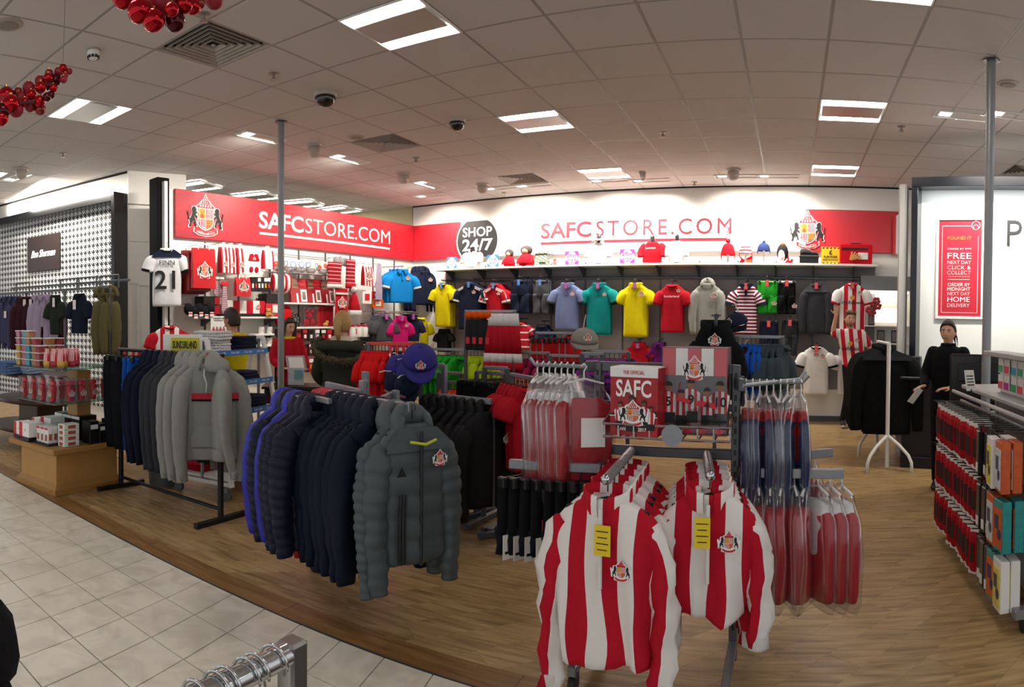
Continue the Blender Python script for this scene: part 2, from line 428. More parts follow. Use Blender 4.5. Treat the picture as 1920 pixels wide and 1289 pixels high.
WA, WB = Vector((-11.9, 4.58)), Vector((-8.14, 5.24)); wd = (WB - WA).normalized(); wn = Vector((wd.y, -wd.x)); WLEN = (WB - WA).length
mb = MB(); wallbox(mb, WA, wd, -1, WLEN, 0, HC, -.12, 0); struct(mb, 'wall_front_left', WALLW)
mb = MB(); wallbox(mb, WA, wd, -1, WLEN, HC - .03, HC, 0, .01); struct(mb, 'shadow_line_2', DARKGAP)  # same painted shadow gap along the top of the menswear wall
ra, rb = Vector((-8.14, 5.24)), Vector((-7.9, 6.1)); rd = (rb - ra).normalized(); rl = (rb - ra).length
mb = MB(); wallbox(mb, ra, rd, 0, rl, 0, HC - .001, -.1, 0); wall_return = struct(mb, 'wall_return', WALLW)
for z0, z1 in ((2.05, 2.66), (2.67, 3.2)):
  mb = MB(); wallbox(mb, ra, rd, .01, rl, z0, z1, 0, .012, .003); put(mb, 'panel', WALLW, wall_return)
mb = MB(); wallbox(mb, ra, rd, -.01, rl, 3.21, HC - .002, 0, .05, .003); put(mb, 'panel', WALLW, wall_return)
mb = MB(); wallbox(mb, ra, rd, .16, .82, 0, 2.02, 0, .03, .006); door = struct(mb, 'door_1', WHITE)
mb = MB(); wallbox(mb, ra, rd, .12, .16, 0, 2.06, 0, .05, .004); wallbox(mb, ra, rd, .12, .82, 2.02, 2.06, 0, .05, .004); put(mb, 'frame', WHITE, door)
mb = MB(); p = ra + rd * .22 - Vector((-rd.y, rd.x)) * .06; mb.box((p.x, p.y, 1.08), (.02, .02, .16), .006); p2 = ra + rd * .28 - Vector((-rd.y, rd.x)) * .075
mb.box((p2.x, p2.y, 1.12), (.11, .018, .022), .006, atan2(rd.y, rd.x)); put(mb, 'door_handle', CHROME, door)
# ceiling
mb = MB(); mb.box((-4.6, 4.7, HC + .09), (19, 13.6, .04)); ceiling = struct(mb, 'ceiling', DARKGAP)
lampcells = {(0, 3), (0, 7), (5, 3), (5, 7), (0, -1), (-5, -2), (-10, -2), (0, -5), (5, -1), (5, -5), (-5, -6), (10, 3), (10, -1)}
ventcells = {(-2, -2), (-3, 3), (-2, 7), (9, 6)}
tiles = []
for i in range(-15, 11):
  for j in range(-9, 10):
    if (i, j) in lampcells or (i, j) in ventcells: continue
    x, y = GX + (i + .5) * TC, GY + (j + .5) * TC
    if not (-13 < x < 4.6 and -1.8 < y < 11): continue
    d = ray(960, 600); a = atan2(d.x, d.y); b2 = atan2(x, y)
    vis = abs(b2 - a) < .84 and y > 0 and hypot(x, y) > 3.2
    if y > 5.2 + .17 * (x + 8.14) and x < -8.4 and y < 5.9: pass
    tiles.append((0 if vis else 1, hypot(x, y), i, j, x, y))
tiles.sort()
tm = MB(); tm.box((0, 0, .012), (TC - .022, TC - .022, .024), .004); tme = tm.mesh('ceiling_tile', CEILM); rest = MB()
for k, (_, _, i, j, x, y) in enumerate(tiles):
  if k < 295: obj('ceiling_tile', tme, ceiling, (x, y, HC))
  else: rest.box((x, y, HC + .012), (TC - .022, TC - .022, .024), .004)
o = put(rest, 'distant_ceiling_tiles', CEILM, ceiling); o['kind'] = 'stuff'
mb = MB()
for i in range(-15, 12): mb.box((GX + i * TC, 4.7, HC + .012), (.024, 12.6, .02))
for j in range(-9, 11): mb.box((-4.4, GY + j * TC, HC + .0115), (17.6, .024, .02))
put(mb, 'ceiling_grid', GRIDM, ceiling)
def cellc(i, j): return Vector((GX + (i + .5) * TC, GY + (j + .5) * TC, HC))
REFL = mat('fitting reflector', '#b9b7b4', .3, .4)
fit0 = thing('ceiling_light', 'twin tube ceiling light nearest the centre of the ceiling', 'ceiling light', cellc(0, 3))
mb = MB()
for s in (-1, 1):
  mb.box((s * .322, 0, .006), (.016, .66, .03), .003); mb.box((0, s * .322, .006), (.628, .016, .03), .003)
put(mb, 'frame', WHITE, fit0)
mb = MB(); mb.box((0, 0, .0), (.6, .335, .03), .004)
mb.box((0, 0, .06), (.64, .64, .01)); put(mb, 'reflector', REFL, fit0)
for s in (-1, 1):
  mb = MB(); mb.box((0, s * .235, .004), (.6, .125, .03), .008); put(mb, 'tube_diffuser', LAMP, fit0)
lamps = {(0, 7): 'twin tube ceiling light above the middle of the back wall lettering', (5, 3): 'twin tube ceiling light, larger of the two at the right',
  (5, 7): 'twin tube ceiling light above the red panel of the back wall', (0, -1): 'big twin tube ceiling light cut off by the top of the picture',
  (-5, -2): 'twin tube ceiling light below the end of the red bauble garland', (-10, -2): None, (0, -5): None, (5, -1): None, (5, -5): None, (-5, -6): None, (10, 3): None, (10, -1): None}
for k, lab in lamps.items():
  dup(fit0, cellc(*k), label=lab or 'twin tube ceiling light %s the picture, %s row' % ('right of' if k[0] > 9 else 'above the right of' if k[0] > 4 else 'left of' if k[0] < -4 else 'above', ORD[abs(k[1])]))
for i, (px, py) in enumerate(((365, 347), (480, 366), (565, 380), (635, 392))):
  p = atz(px, py, HC); dup(fit0, (p.x, p.y, HC - .03), .3 if i < 3 else 0., label='glowing twin tube ceiling light seen over the red wall sign, %s from the left' % ORD[i])
LAMPW = mat('lit washer lamp', '#fffaf2', .5, emit=2.5)
def washer(px, py, rz, label, toward, L=.62, power=WASH_W):
  p = atz(px, py, HC); t = thing('wall_washer_light', label, 'ceiling light', (p.x, p.y, HC), rz)
  mb = MB()
  for s in (-1, 1): mb.box((0, s * .1, -.004), (L, .014, .02), .003); mb.box((s * (L / 2), 0, -.004), (.014, .21, .02), .003)
  put(mb, 'frame', WHITE, t)
  mb = MB(); mb.loft([[(-L / 2, -.09, .002), (L / 2, -.09, .002)], [(-L / 2, .0, .02), (L / 2, .0, .02)], [(-L / 2, .09, .004), (L / 2, .09, .004)]], (0, 0), False); put(mb, 'reflector', mat('mirror reflector', '#a9b6bb', .2, .8), t)
  mb = MB(); mb.box((-L * .32, 0, .004), (L * .2, .12, .02), .006); put(mb, 'lamp', LAMPW, t)
  if power: area('washer_lamp', (p.x, p.y, HC - .03), (.5, .06), power, toward, spread=radians(115))
tb = lambda u, z: tuple(back(u, 0, z))
for px, lab in ((938, 'recessed wall washer light left of the small square vent'), (1000, 'recessed wall washer light right below the small square vent'), (1141, 'recessed wall washer light behind the far middle ceiling light'),
        (1220, 'recessed wall washer light beside the small grey ceiling stub'), (1379, 'recessed wall washer light behind the white dome at the right'), (1458, 'recessed wall washer light right of the white dome at the right')):
  p = atz(px, 342 if px < 1300 else 330, HC); u = (Vector((p.x, p.y)) - BA).dot(bd)
  washer(px, 352 if px < 950 else 347 if px < 1100 else 338 if px < 1300 else 330, BANG, lab, tb(u, 2.5))
washer(807, 366, BANG, 'recessed wall washer light in the corner over the two red signs', tb(.9, 2.4))
for px, py, lab in ((490, 257, 'recessed wall washer light behind the left grey ceiling pole'), (655, 298, 'recessed wall washer light beside the leftmost white dome over the red sign'), (805, 346, 'recessed wall washer light beside the second white dome')):
  p = atz(px, py, HC); u = (Vector((p.x, p.y)) - LA).dot(ld); w = LA + ld * u; washer(px, py, LANG, lab, (w.x, w.y, 2.3))
p = atz(30, 332, HC); w = WA + wd * ((Vector((p.x, p.y)) - WA).dot(wd)); washer(30, 332, atan2(wd.y, wd.x), 'recessed wall washer light above the black framed menswear bay', (w.x, w.y, 2.6))
for px in (1808, 1905): washer(px, 217, 0, 'recessed slot light %s the right grey ceiling pole' % ('just left of' if px < 1850 else 'just right of'), (2.5, 7.4, 2.2))
def vent(i, j, label, size=.6):
  t = thing('ceiling_vent', label, 'vent', cellc(i, j))
  mb = MB(); mb.box((0, 0, .05), (.64, .64, .01)); put(mb, 'backing', DARKGAP, t)
  for k in range(6):
    a = .315 - k * .048; w = .03
    mb = MB()
    ro = [(-a, -a, .0), (a, -a, 0), (a, a, 0), (-a, a, 0)]; c = a - .012; ri = [(-c, -c, .03), (c, -c, .03), (c, c, .03), (-c, c, .03)]
    r2 = [(x, y, z + .004) for x, y, z in ri]; r3 = [(x, y, z + .004) for x, y, z in ro]
    mb.loft([ro, ri, r2, r3, ro], (0, 0)); put(mb, 'louvre', mat('vent enamel', '#b9ada2', .5), t, fix=True)
  mb = MB(); a = .025; mb.box((0, 0, .01), (a, a, .01)); put(mb, 'centre_plate', MATS['vent enamel'], t)
vent(-2, -2, 'large square louvred ceiling vent below the hanging bauble cluster'); vent(-3, 3, 'square louvred ceiling vent behind the second black camera dome')
vent(-2, 7, 'small far square louvred ceiling vent near the back wall'); vent(9, 6, 'square louvred ceiling vent above the black frame at the right')
# CREST, SIGNS
ORANGE = mat('orange print', '#dd5a26', .5, var=.03)
DRED = mat('dark red print', '#8f1222', .5, var=.05)
CRM = [WHT, RED, GOLD, BLK, ORANGE]
def smooth_poly(pts, n=3):
  """closed Catmull-Rom outline"""
  out = []; m = len(pts)
  for i in range(m):
    p0, p1, p2, p3 = (Vector(pts[(i + k - 1) % m]) for k in range(4))
    for k in range(n):
      t = k / n; out.append(tuple(.5 * (2 * p1 + (p2 - p0) * t + (2 * p0 - 5 * p1 + 4 * p2 - p3) * t * t + (3 * p1 - p0 - 3 * p2 + p3) * t ** 3)))
  return out
LION = [(.245, .60), (.27, .66), (.32, .685), (.36, .66), (.375, .60), (.365, .53), (.38, .46), (.41, .40), (.44, .33), (.43, .25), (.455, .17), (.40, .165), (.385, .25), (.345, .31), (.30, .28), (.285, .20), (.24, .19), (.255, .27), (.275, .35), (.30, .42), (.27, .43), (.225, .40), (.22, .435), (.27, .48), (.24, .515), (.215, .53), (.225, .555), (.26, .55)]
TAIL = [(.41, .36), (.45, .40), (.445, .47), (.47, .53), (.455, .58), (.485, .55), (.495, .50), (.47, .44), (.475, .38), (.43, .33)]
def crest_mb(detail=True, halo=True):
  mb = MB()
  def P(pts, m, y):
    mb.mi = m; mb.poly([(x, y, z) for x, z in pts])
  d = -.004
  sh = [(-.205, .66), (.205, .66), (.205, .30), (.17, .21), (.09, .15), (0, .12), (-.09, .15), (-.17, .21), (-.205, .30)]
  if halo:
    h = [(x * 1.08, z * 1.0) for x, z in [(-.235, .70), (-.26, .69), (-.26, .73), (-.17, .80), (-.1, .88), (-.06, .95), (-.012, 1.02), (.012, 1.02), (.06, .95), (.1, .88), (.17, .80), (.26, .73), (.26, .69), (.36, .705), (.41, .62), (.40, .5), (.5, .6), (.52, .5), (.49, .36), (.48, .14), (.32, .16), (.34, .0), (.2, -.04), (-.2, -.04), (-.34, .0), (-.32, .16), (-.48, .14), (-.49, .36), (-.52, .5), (-.5, .6), (-.40, .5), (-.41, .62), (-.36, .705)]]
    mb.mi = 0; mb.prism(h, 0, d)
  else:
    mb.mi = 0; mb.prism([(x * 1.1, (z - .4) * 1.1 + .4) for x, z in sh], 0, d); P([(x * 1.08, (z - .06) * 1.25 + .06) for x, z in [(-.30, .155), (-.2, .09), (0, .05), (.2, .09), (.30, .155), (.31, .05), (.2, -.01), (0, -.04), (-.2, -.01), (-.31, .05)]], 0, 3 * d); P([(-.26, .65), (.26, .65), (.25, .715), (.17, .78), (.1, .87), (.07, .88), (.02, 1.0), (0, 1.04), (-.02, 1.0), (-.07, .88), (-.1, .87), (-.17, .78), (-.25, .715)], 0, 3 * d)
  P(sh, 3, 2 * d)
  P([(x * .93, (z - .4) * .94 + .4) for x, z in sh], 0, 3 * d)
  def inside(u0, u1, z0, z1, m, y): P([(u0, z0), (u1, z0), (u1, z1), (u0, z1)], m, y)
  inside(-.187, -.004, .40, .64, 2, 4 * d); inside(.004, .187, .40, .64, 0, 4 * d)
  for k in range(4): inside(.012 + k * .046, .036 + k * .046, .40, .64, 1, 5 * d)
  for k in range(4):
    u = -.178 + k * .046; zb = .15 + .075 * (abs(u + .012) / .18) ** 1.5
    inside(u, u + .025, zb + .012, .385, 1, 5 * d)
  P([(.006, .385), (.187, .385), (.187, .31), (.15, .225), (.08, .17), (.006, .145)], 4, 4 * d)
  if detail:
    for k in range(3):
      z = .36 - k * .055; P([(.02, z), (.1, z + .018), (.17, z), (.17, z - .014), (.1, z + .004), (.02, z - .014)], 2, 5 * d)
    P([(-.095 + .05 * cos(a), .575 + .05 * sin(a)) for a in [2 * pi * k / 14 for k in range(14)]], 4, 5 * d)
    P([(-.095 + .03 * cos(a), .575 + .03 * sin(a)) for a in [2 * pi * k / 12 for k in range(12)]], 2, 6 * d)
    inside(-.15, -.045, .41, .5, 4, 5 * d); inside(-.12, -.11, .41, .53, 1, 6 * d); inside(-.085, -.075, .41, .53, 1, 6 * d)
  P([(-.235, .665), (.235, .665), (.225, .71), (.15, .765), (-.15, .765), (-.225, .71)], 1, 4 * d)
  P([(-.12, .775), (.12, .775), (.075, .86), (-.075, .86)], 1, 4 * d)
  P([(-.055, .87), (.055, .87), (.012, .97), (0, 1.01), (-.012, .97)], 1, 4 * d)
  if detail:
    for k in range(5):
      u = -.17 + k * .07; P([(u, .69), (u + .035, .69), (u + .05, .735), (u + .01, .745)], 0, 5 * d)
    for k in range(3): u = -.07 + k * .05; P([(u, .79), (u + .02, .79), (u + .02, .84), (u + .005, .84)], 0, 5 * d)
    P([(-.02, .885), (.02, .885), (.006, .94), (-.006, .94)], 0, 5 * d)
  for s in (1, -1):
    if not halo or detail is None:
      for pts in (smooth_poly(LION, 2),): mb.mi = 0; pp = [(s * (.335 + (x - .335) * 1.2), .42 + (z - .42) * 1.06) for x, z in pts]; mb.poly([(x, 3 * d, z) for x, z in (pp if s < 0 else pp[::-1])])
    q = smooth_poly(LION, 2) if detail else LION
    for pts in (q, smooth_poly(TAIL, 2)) if detail else (q,):
      pp = [(s * x, z) for x, z in pts]; P(pp if s < 0 else pp[::-1], 3, 4 * d)
  sc_ = [(-.30, .155), (-.2, .09), (-.1, .06), (0, .05), (.1, .06), (.2, .09), (.30, .155), (.31, .05), (.2, -.01), (.1, -.035), (0, -.04), (-.1, -.035), (-.2, -.01), (-.31, .05)]
  P(sc_, 1, 5 * d)
  return mb
CREST_ME = crest_mb().mesh('crest', CRM); CREST_B = crest_mb(True, False).mesh('crest', CRM); CREST_S = crest_mb(False, True).mesh('crest', CRM)
def bent_text(s, m, size, width, k, z0, dy):
  me = text_mesh(s, m, size, .02, .003, width); co = np.zeros(len(me.vertices) * 3); me.vertices.foreach_get('co', co); co = co.reshape(-1, 3)
  co[:, 2] += z0 + k * co[:, 0] ** 2; co[:, 1] += dy; me.vertices.foreach_set('co', co.ravel()); return me
def crest(parent, h, loc, rz=0., rot=None, big=False, small=False):
  o = obj('crest', CREST_S if small else CREST_B if big else CREST_ME, parent, loc); o.scale = (h, h, h)
  o.rotation_euler = rot if rot else (0, 0, rz)
  if big: obj('crest_lettering', bent_text('SUNDERLAND A.F.C.', WHT, .048, .5, .9, -.015, -.024), o)
  return o
SIGNR = mat('red sign panel', '#c9202f', .45, var=.05, scale=1.2)
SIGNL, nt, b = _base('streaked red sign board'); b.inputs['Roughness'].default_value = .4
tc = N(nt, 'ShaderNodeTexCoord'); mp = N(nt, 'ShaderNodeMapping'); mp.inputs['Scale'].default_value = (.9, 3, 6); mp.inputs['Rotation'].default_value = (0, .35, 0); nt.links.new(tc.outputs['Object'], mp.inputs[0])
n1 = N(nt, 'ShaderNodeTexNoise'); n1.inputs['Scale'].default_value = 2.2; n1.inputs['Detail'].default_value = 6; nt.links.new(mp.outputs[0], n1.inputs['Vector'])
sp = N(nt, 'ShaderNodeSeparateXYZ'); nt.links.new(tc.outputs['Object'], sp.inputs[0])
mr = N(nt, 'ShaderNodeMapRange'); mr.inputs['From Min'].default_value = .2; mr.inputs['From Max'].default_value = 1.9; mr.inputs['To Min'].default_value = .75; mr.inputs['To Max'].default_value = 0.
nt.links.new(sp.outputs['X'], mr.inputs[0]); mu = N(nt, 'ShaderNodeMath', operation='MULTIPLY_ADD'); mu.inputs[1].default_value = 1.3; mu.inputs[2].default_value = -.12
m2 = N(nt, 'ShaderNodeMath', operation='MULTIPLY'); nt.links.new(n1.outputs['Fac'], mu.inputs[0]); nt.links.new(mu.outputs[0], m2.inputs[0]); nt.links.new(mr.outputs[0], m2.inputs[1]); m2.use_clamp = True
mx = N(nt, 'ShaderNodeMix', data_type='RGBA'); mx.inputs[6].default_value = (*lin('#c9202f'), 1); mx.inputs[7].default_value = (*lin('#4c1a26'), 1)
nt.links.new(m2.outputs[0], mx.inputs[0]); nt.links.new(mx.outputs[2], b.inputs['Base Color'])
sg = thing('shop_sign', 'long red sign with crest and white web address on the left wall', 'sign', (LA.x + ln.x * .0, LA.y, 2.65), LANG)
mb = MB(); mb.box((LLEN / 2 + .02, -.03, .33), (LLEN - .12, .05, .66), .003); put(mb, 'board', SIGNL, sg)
y0 = -.058
def lu(px): return uleft(px, .06)
def lz(px, py): return on_left(px, py, .06).z - 2.65
c0, c1 = lu(350), lu(420)
crest(sg, .52, ((c0 + c1) / 2, y0, .07), big=True).scale = ((c1 - c0) * .98, .5, .55)
s0, s1 = lu(486), lu(569); hz = .24; zb = lz(530, 437)
me = text_mesh('SAFC', WHT, hz, .03, .006, s1 - s0); o = obj('lettering', me, sg, ((s0 + s1) / 2, y0, .25)); o['label'] = 'bold white letters'
s0, s1 = lu(573), lu(731)
obj('lettering', text_mesh('STORE.COM', WHT, hz, -.004, .006, s1 - s0), sg, ((s0 + s1) / 2, y0, .25), label='thin white letters')
mb = MB(); a0, a1 = lu(487), lu(730); mb.box(((a0 + a1) / 2, y0, .165), (a1 - a0, .008, .035)); put(mb, 'underline', WHT, sg)
def bu(px): return uback(px, .06)
sb = thing('shop_sign', 'long white and red sign with the web address in red on the back wall', 'sign', (BA.x, BA.y, 2.65), BANG)
r1, w1, w2, r2 = .06, bu(862), bu(1509), bu(1692)
for a, b_, m, l in ((r1, w1, SIGNR, 'red end board'), (w1 + .002, w2 - .002, mat('white sign panel', '#f1efec', .5, var=.01), 'white middle board'), (w2, r2, SIGNR, 'red end board behind the crest')):
  mb = MB(); mb.box(((a + b_) / 2, -.03, .33), (b_ - a, .05, .655), .003); put(mb, 'board', m, sb, label=l)
mb = MB(); mb.box(((r1 + r2) / 2, -.028, .665), (r2 - r1, .06, .012), .002); put(mb, 'top_strip', WHITE, sb)
cx = bu(894); R_ = .41
def seg(R, zlo, zhi, zc):
  pts = []
  for k in range(48):
    a = 2 * pi * k / 48; x, z = R * cos(a), zc + R * sin(a); pts.append((x, min(zhi, max(zlo, z))))
  return pts
mb = MB(); mb.prism([(cx + x, z) for x, z in seg(R_ + .028, .004, .652, .3)], -.055, -.062); put(mb, 'white_ring', WHT, sb)
mb = MB(); mb.prism([(cx + x, z) for x, z in seg(R_, .006, .65, .3)], -.062, -.068); put(mb, 'disc', mat('dark sign print', '#2a2a2b', .5), sb)
obj('lettering', text_mesh('SHOP', WHT, .165, .022, .006, .6), sb, (cx, -.071, .375)); obj('lettering', text_mesh('24/7', WHT, .2, .03, .006, .62), sb, (cx, -.071, .125))
s0, s1 = bu(1013), bu(1107)
obj('lettering', text_mesh('SAFC', RED, .25, .022, .006, s1 - s0), sb, ((s0 + s1) / 2, -.06, .28), label='bold red letters')
s0, s1 = bu(1117), bu(1370)
obj('lettering', text_mesh('STORE.COM', RED, .25, 0, .006, s1 - s0, 1.25), sb, ((s0 + s1) / 2, -.06, .28), label='thin red letters')
mb = MB(); a0, a1 = bu(1013), bu(1360); mb.box(((a0 + a1) / 2, -.058, .19), (a1 - a0, .008, .042)); put(mb, 'underline', RED, sb)
crest(sb, .56, (bu(1512), -.063, .07), big=True)
t = thing('striped_flag', 'red and white striped hanging at the right end of the back sign', 'flag', (*on_back(1686, 430, .12).to_2d(), 2.6), BANG)
mb = MB()
for k in range(5):
  mb.mi = k % 2; mb.prism([(-.1 + k * .045, .02 + .03 * (k % 2)), (-.055 + k * .045, .03 - .02 * (k % 2)), (-.055 + k * .045, .62 + k * .03), (-.1 + k * .045, .6 + k * .03)], -.02 + .012 * (k % 2), -.03 + .012 * (k % 2))
put(mb, 'cloth', [RED, WHT], t)
# MENSWEAR BAY AT THE LEFT
HT, nt, b = _base('houndstooth print'); b.inputs['Roughness'].default_value = .4
tc = N(nt, 'ShaderNodeTexCoord'); sp = N(nt, 'ShaderNodeSeparateXYZ'); nt.links.new(tc.outputs['Object'], sp.inputs[0])
def M_(op, a, b2=None, c=None):
  n = N(nt, 'ShaderNodeMath', operation=op)
  for i, v in enumerate((a, b2, c)):
    if v is None: continue
    if isinstance(v, (int, float)): n.inputs[i].default_value = v
    else: nt.links.new(v, n.inputs[i])
  return n.outputs[0]
fx = M_('FRACT', M_('DIVIDE', sp.outputs['X'], .098)); fz = M_('FRACT', M_('DIVIDE', sp.outputs['Z'], .098))
gx = M_('GREATER_THAN', fx, .5); gz = M_('GREATER_THAN', fz, .5); st = M_('GREATER_THAN', M_('FRACT', M_('MULTIPLY', M_('ADD', fx, fz), 2.)), .5)
same = M_('SUBTRACT', 1., M_('ABSOLUTE', M_('SUBTRACT', gx, gz)))
val = M_('ADD', M_('MULTIPLY', same, gx), M_('MULTIPLY', M_('SUBTRACT', 1., same), st))
mx = N(nt, 'ShaderNodeMix', data_type='RGBA'); mx.inputs[6].default_value = (.02, .02, .022, 1); mx.inputs[7].default_value = (.8, .8, .78, 1)
nt.links.new(val, mx.inputs[0]); nt.links.new(mx.outputs[2], b.inputs['Base Color'])
bay = thing('display_bay', 'black framed menswear bay with houndstooth back panel', 'display bay', (WA.x, WA.y, 0), atan2(wd.y, wd.x))
L_ = WLEN - .02
mb = MB(); mb.box((L_ / 2 - .3, -.02, 1.75), (L_ + .4, .02, 3.1)); put(mb, 'houndstooth_panel', HT, bay)
mb = MB(); mb.box((L_ / 2 - .3, -.14, 3.3), (L_ + .6, .26, .13), .006); put(mb, 'frame', mat('gloss black frame', '#131416', .18, var=.05, spec=.6), bay, label='glossy black top beam')
mb = MB(); mb.box((L_ - .02, -.14, 1.68), (.07, .26, 3.365), .006); put(mb, 'frame', MATS['gloss black frame'], bay, label='black end post')
p0, p1 = onp(52, 455, WA + wn * .05, WB + wn * .05), onp(113, 450, WA + wn * .05, WB + wn * .05)
bx0, bx1 = (Vector(p0[:2]) - WA).dot(wd), (Vector(p1[:2]) - WA).dot(wd)
bs = thing('name_board', 'dark brown board with white handwritten brand lettering on houndstooth', 'sign', (*(WA + wd * (bx0 + bx1) / 2 + wn * .035), 2.38), atan2(wd.y, wd.x))
bw = bx1 - bx0; mb = MB(); mb.box((0, -.015, .28), (bw, .03, .6), .004); put(mb, 'board', mat('dark stained wood', '#2f2320', .35, var=.25, scale=12), bs)
obj('lettering', text_mesh('Ben Sherman', mat('white glow lettering', '#ffffff', .5, emit=.6), .12, .012, .006, bw * .74, .92, .45), bs, (0, -.034, .22))  # white script with a faint glow put into its material
area('bay_lamp', tuple(WA + wd * 2.6 + wn * .55) + (3.45,), (2.6, .08), 30, tuple(WA + wd * 2.6) + (2.2,))
area('bay_lamp', tuple(WA + wd * 1.6 + wn * .35) + (3.5,), (2.0, .06), 16, tuple(WA + wd * 1.7) + (3.6,))
# RIGHT WALL, PHARMACY-STYLE PANEL AND COLUMN
p = atr(1706, 600, 7.75); RA = Vector((p.x, p.y)); rdir = Vector((cos(radians(-22)), sin(radians(-22)))); RANG = radians(-22); rn = Vector((rdir.y, -rdir.x))
def on_right(px, py, off=0.): return onp(px, py, RA + rn * off, RA + rdir + rn * off)
def ur(px, off=0.): p = on_right(px, 600, off); return (Vector((p.x, p.y)) - RA).dot(rdir)
ztop = on_right(1720, 333).z; zin = on_right(1730, 358).z
mb = MB(); wallbox(mb, RA, rdir, 0, 3.2, 0, ztop, -.35, -.22); wall_right = struct(mb, 'wall_right', mat('lit white wall panel', '#eef1ee', .45, var=.01))
mb = MB(); wallbox(mb, RA, rdir, 0, 3.2, ztop - .11, ztop, -.22, .02, .004); struct(mb, 'trim_5', mat('blue black frame', '#14161f', .25, var=.08))
mb = MB(); wallbox(mb, RA, rdir, -.0, .075, 0, ztop - .11, -.35, .02, .004); struct(mb, 'trim_6', MATS['blue black frame'])
area('panel_lamp', tuple(RA + rdir * 1.2 + rn * .05) + (ztop - .14,), (2.2, .06), 6, tuple(RA + rdir * 1.2 - rn * .3) + (1.6,), (.92, .97, 1))
p = atr(1691, 600, 7.9); mb = MB(); mb.box((p.x, p.y, 1.6), (.1, .14, 3.2), .02, RANG); col = struct(mb, 'trim_7', mat('pale grey column', '#c3c1bd', .4, var=.03))
u0, u1 = ur(1758, -.2), ur(1838, -.2); zt, zb = on_right(1800, 413, -.2).z, on_right(1800, 594, -.2).z
q = RA + rdir * (u0 + u1) / 2 - rn * .215
ps = thing('framed_poster', 'tall red poster about next day home delivery in a white frame', 'poster', (q.x, q.y, zb), RANG)
w, h = u1 - u0, zt - zb
mb = MB(); mb.box((0, .0, h / 2), (w, .02, h), .0); put(mb, 'poster_sheet', mat('red poster paper', '#bb2137', .45, var=.04), ps)
for a, b_ in (((0, -.008, -.015), (w + .07, .04, .035)), ((0, -.008, h + .015), (w + .07, .04, .035)), ((-w / 2 - .017, -.008, h / 2), (.035, .04, h)), ((w / 2 + .017, -.008, h / 2), (.035, .04, h))):
  mb = MB(); mb.box(a, b_, .006); put(mb, 'frame', WHITE, ps)
PINK = mat('pale pink print', '#f3c9cc', .5, var=.02)
mb = MB()
for a, b_ in (((-w * .42, -.012, h * .49), (.006, .002, h * .9)), ((0, -.012, h * .04), (w * .84, .002, .006)), ((w * .42, -.012, h * .44), (.006, .002, h * .8)), ((-w * .08, -.012, h * .94), (w * .68, .002, .006))): mb.box(a, b_)
mb.tube([(w * .36 + .05 * cos(a), -.013, h * .945 + .05 * sin(a)) for a in [k * .5 for k in range(13)]], .004, 4, close=True)
mb.tube([(w * .36 + .03 * cos(a), -.013, h * .925 + .03 * sin(a)) for a in [k * .5 for k in range(13)]], .004, 4, close=True)
put(mb, 'printed_border', PINK, ps)
for s, z, sz, wd_, m in (('FOUND IT', .80, .03, .56, GOLD), ('ORDER BY 9PM', .695, .016, .56, PINK), ('FREE', .60, .06, .56, WHT), ('NEXT DAY', .545, .036, .55, PINK), ('CLICK &', .49, .038, .55, PINK), ('COLLECT', .437, .038, .55, PINK), ('TO STORES NATIONWIDE', .41, .01, .5, PINK),
  ('ORDER BY', .315, .034, .52, WHT), ('MIDNIGHT', .268, .034, .54, WHT), ('NEXT DAY', .22, .034, .52, PINK), ('HOME', .153, .05, .52, WHT), ('DELIVERY', .098, .036, .52, PINK)):
  obj('lettering', text_mesh(s, m, sz * h / .95, 0, .003, w * wd_), ps, (-w * .02, -.0125, h * z))
mb = MB(); mb.box((-w * .02, -.0125, h * .385), (w * .52, .002, .006)); put(mb, 'rule', PINK, ps)
u0, u1 = ur(1880, -.2), ur(1908, -.2); za, zc = on_right(1890, 461, -.2).z, on_right(1890, 411, -.2).z
q = RA + rdir * u0 - rn * .212
lt = thing('wall_lettering', 'large thin dark capital letters on the white panel at the right edge', 'sign', (q.x, q.y, za), RANG)
obj('letter', text_mesh('P', mat('dark letter', '#26262b', .5), zc - za, -.01, .01, u1 - u0, align='LEFT'), lt, (0, 0, 0)); obj('letter', text_mesh('I', MATS['dark letter'], zc - za, -.01, .01, align='LEFT'), lt, (ur(1916, -.2) - u0, 0, 0))
p = on_back(1655, 600, .25)
cab = thing('display_cabinet', 'brightly lit cosmetics display behind the pale column', 'cabinet', (p.x, p.y, 0), BANG)
z_ = lambda y: on_back(1655, y, .25).z
mb = MB(); mb.box((.05, .3, 1.15), (.85, .05, 2.3), .005); put(mb, 'back_panel', mat('cream display panel', '#e9dfcf', .5), cab)
mb = MB(); mb.box((.05, .12, z_(532)), (.8, .36, z_(519) - z_(546)), .01); put(mb, 'canopy', mat('grey canopy', '#77797b', .4), cab)
mb = MB(); mb.box((.05, .1, z_(549)), (.7, .2, .02)); put(mb, 'light_strip', mat('lit warm strip', '#fff1dc', .5, emit=4), cab)
mb = MB(); mb.box((.12, .26, (z_(578) + z_(605)) / 2), (.55, .03, z_(578) - z_(605)), .004); put(mb, 'backlit_picture', mat('backlit picture', '#ffe3d2', .5, emit=1.6, var=.25, scale=4), cab)
for y in (612, 645, 690, 740):
  mb = MB(); mb.box((.05, .12, z_(y)), (.8, .32, .02), .003); put(mb, 'shelf', WHITE, cab)
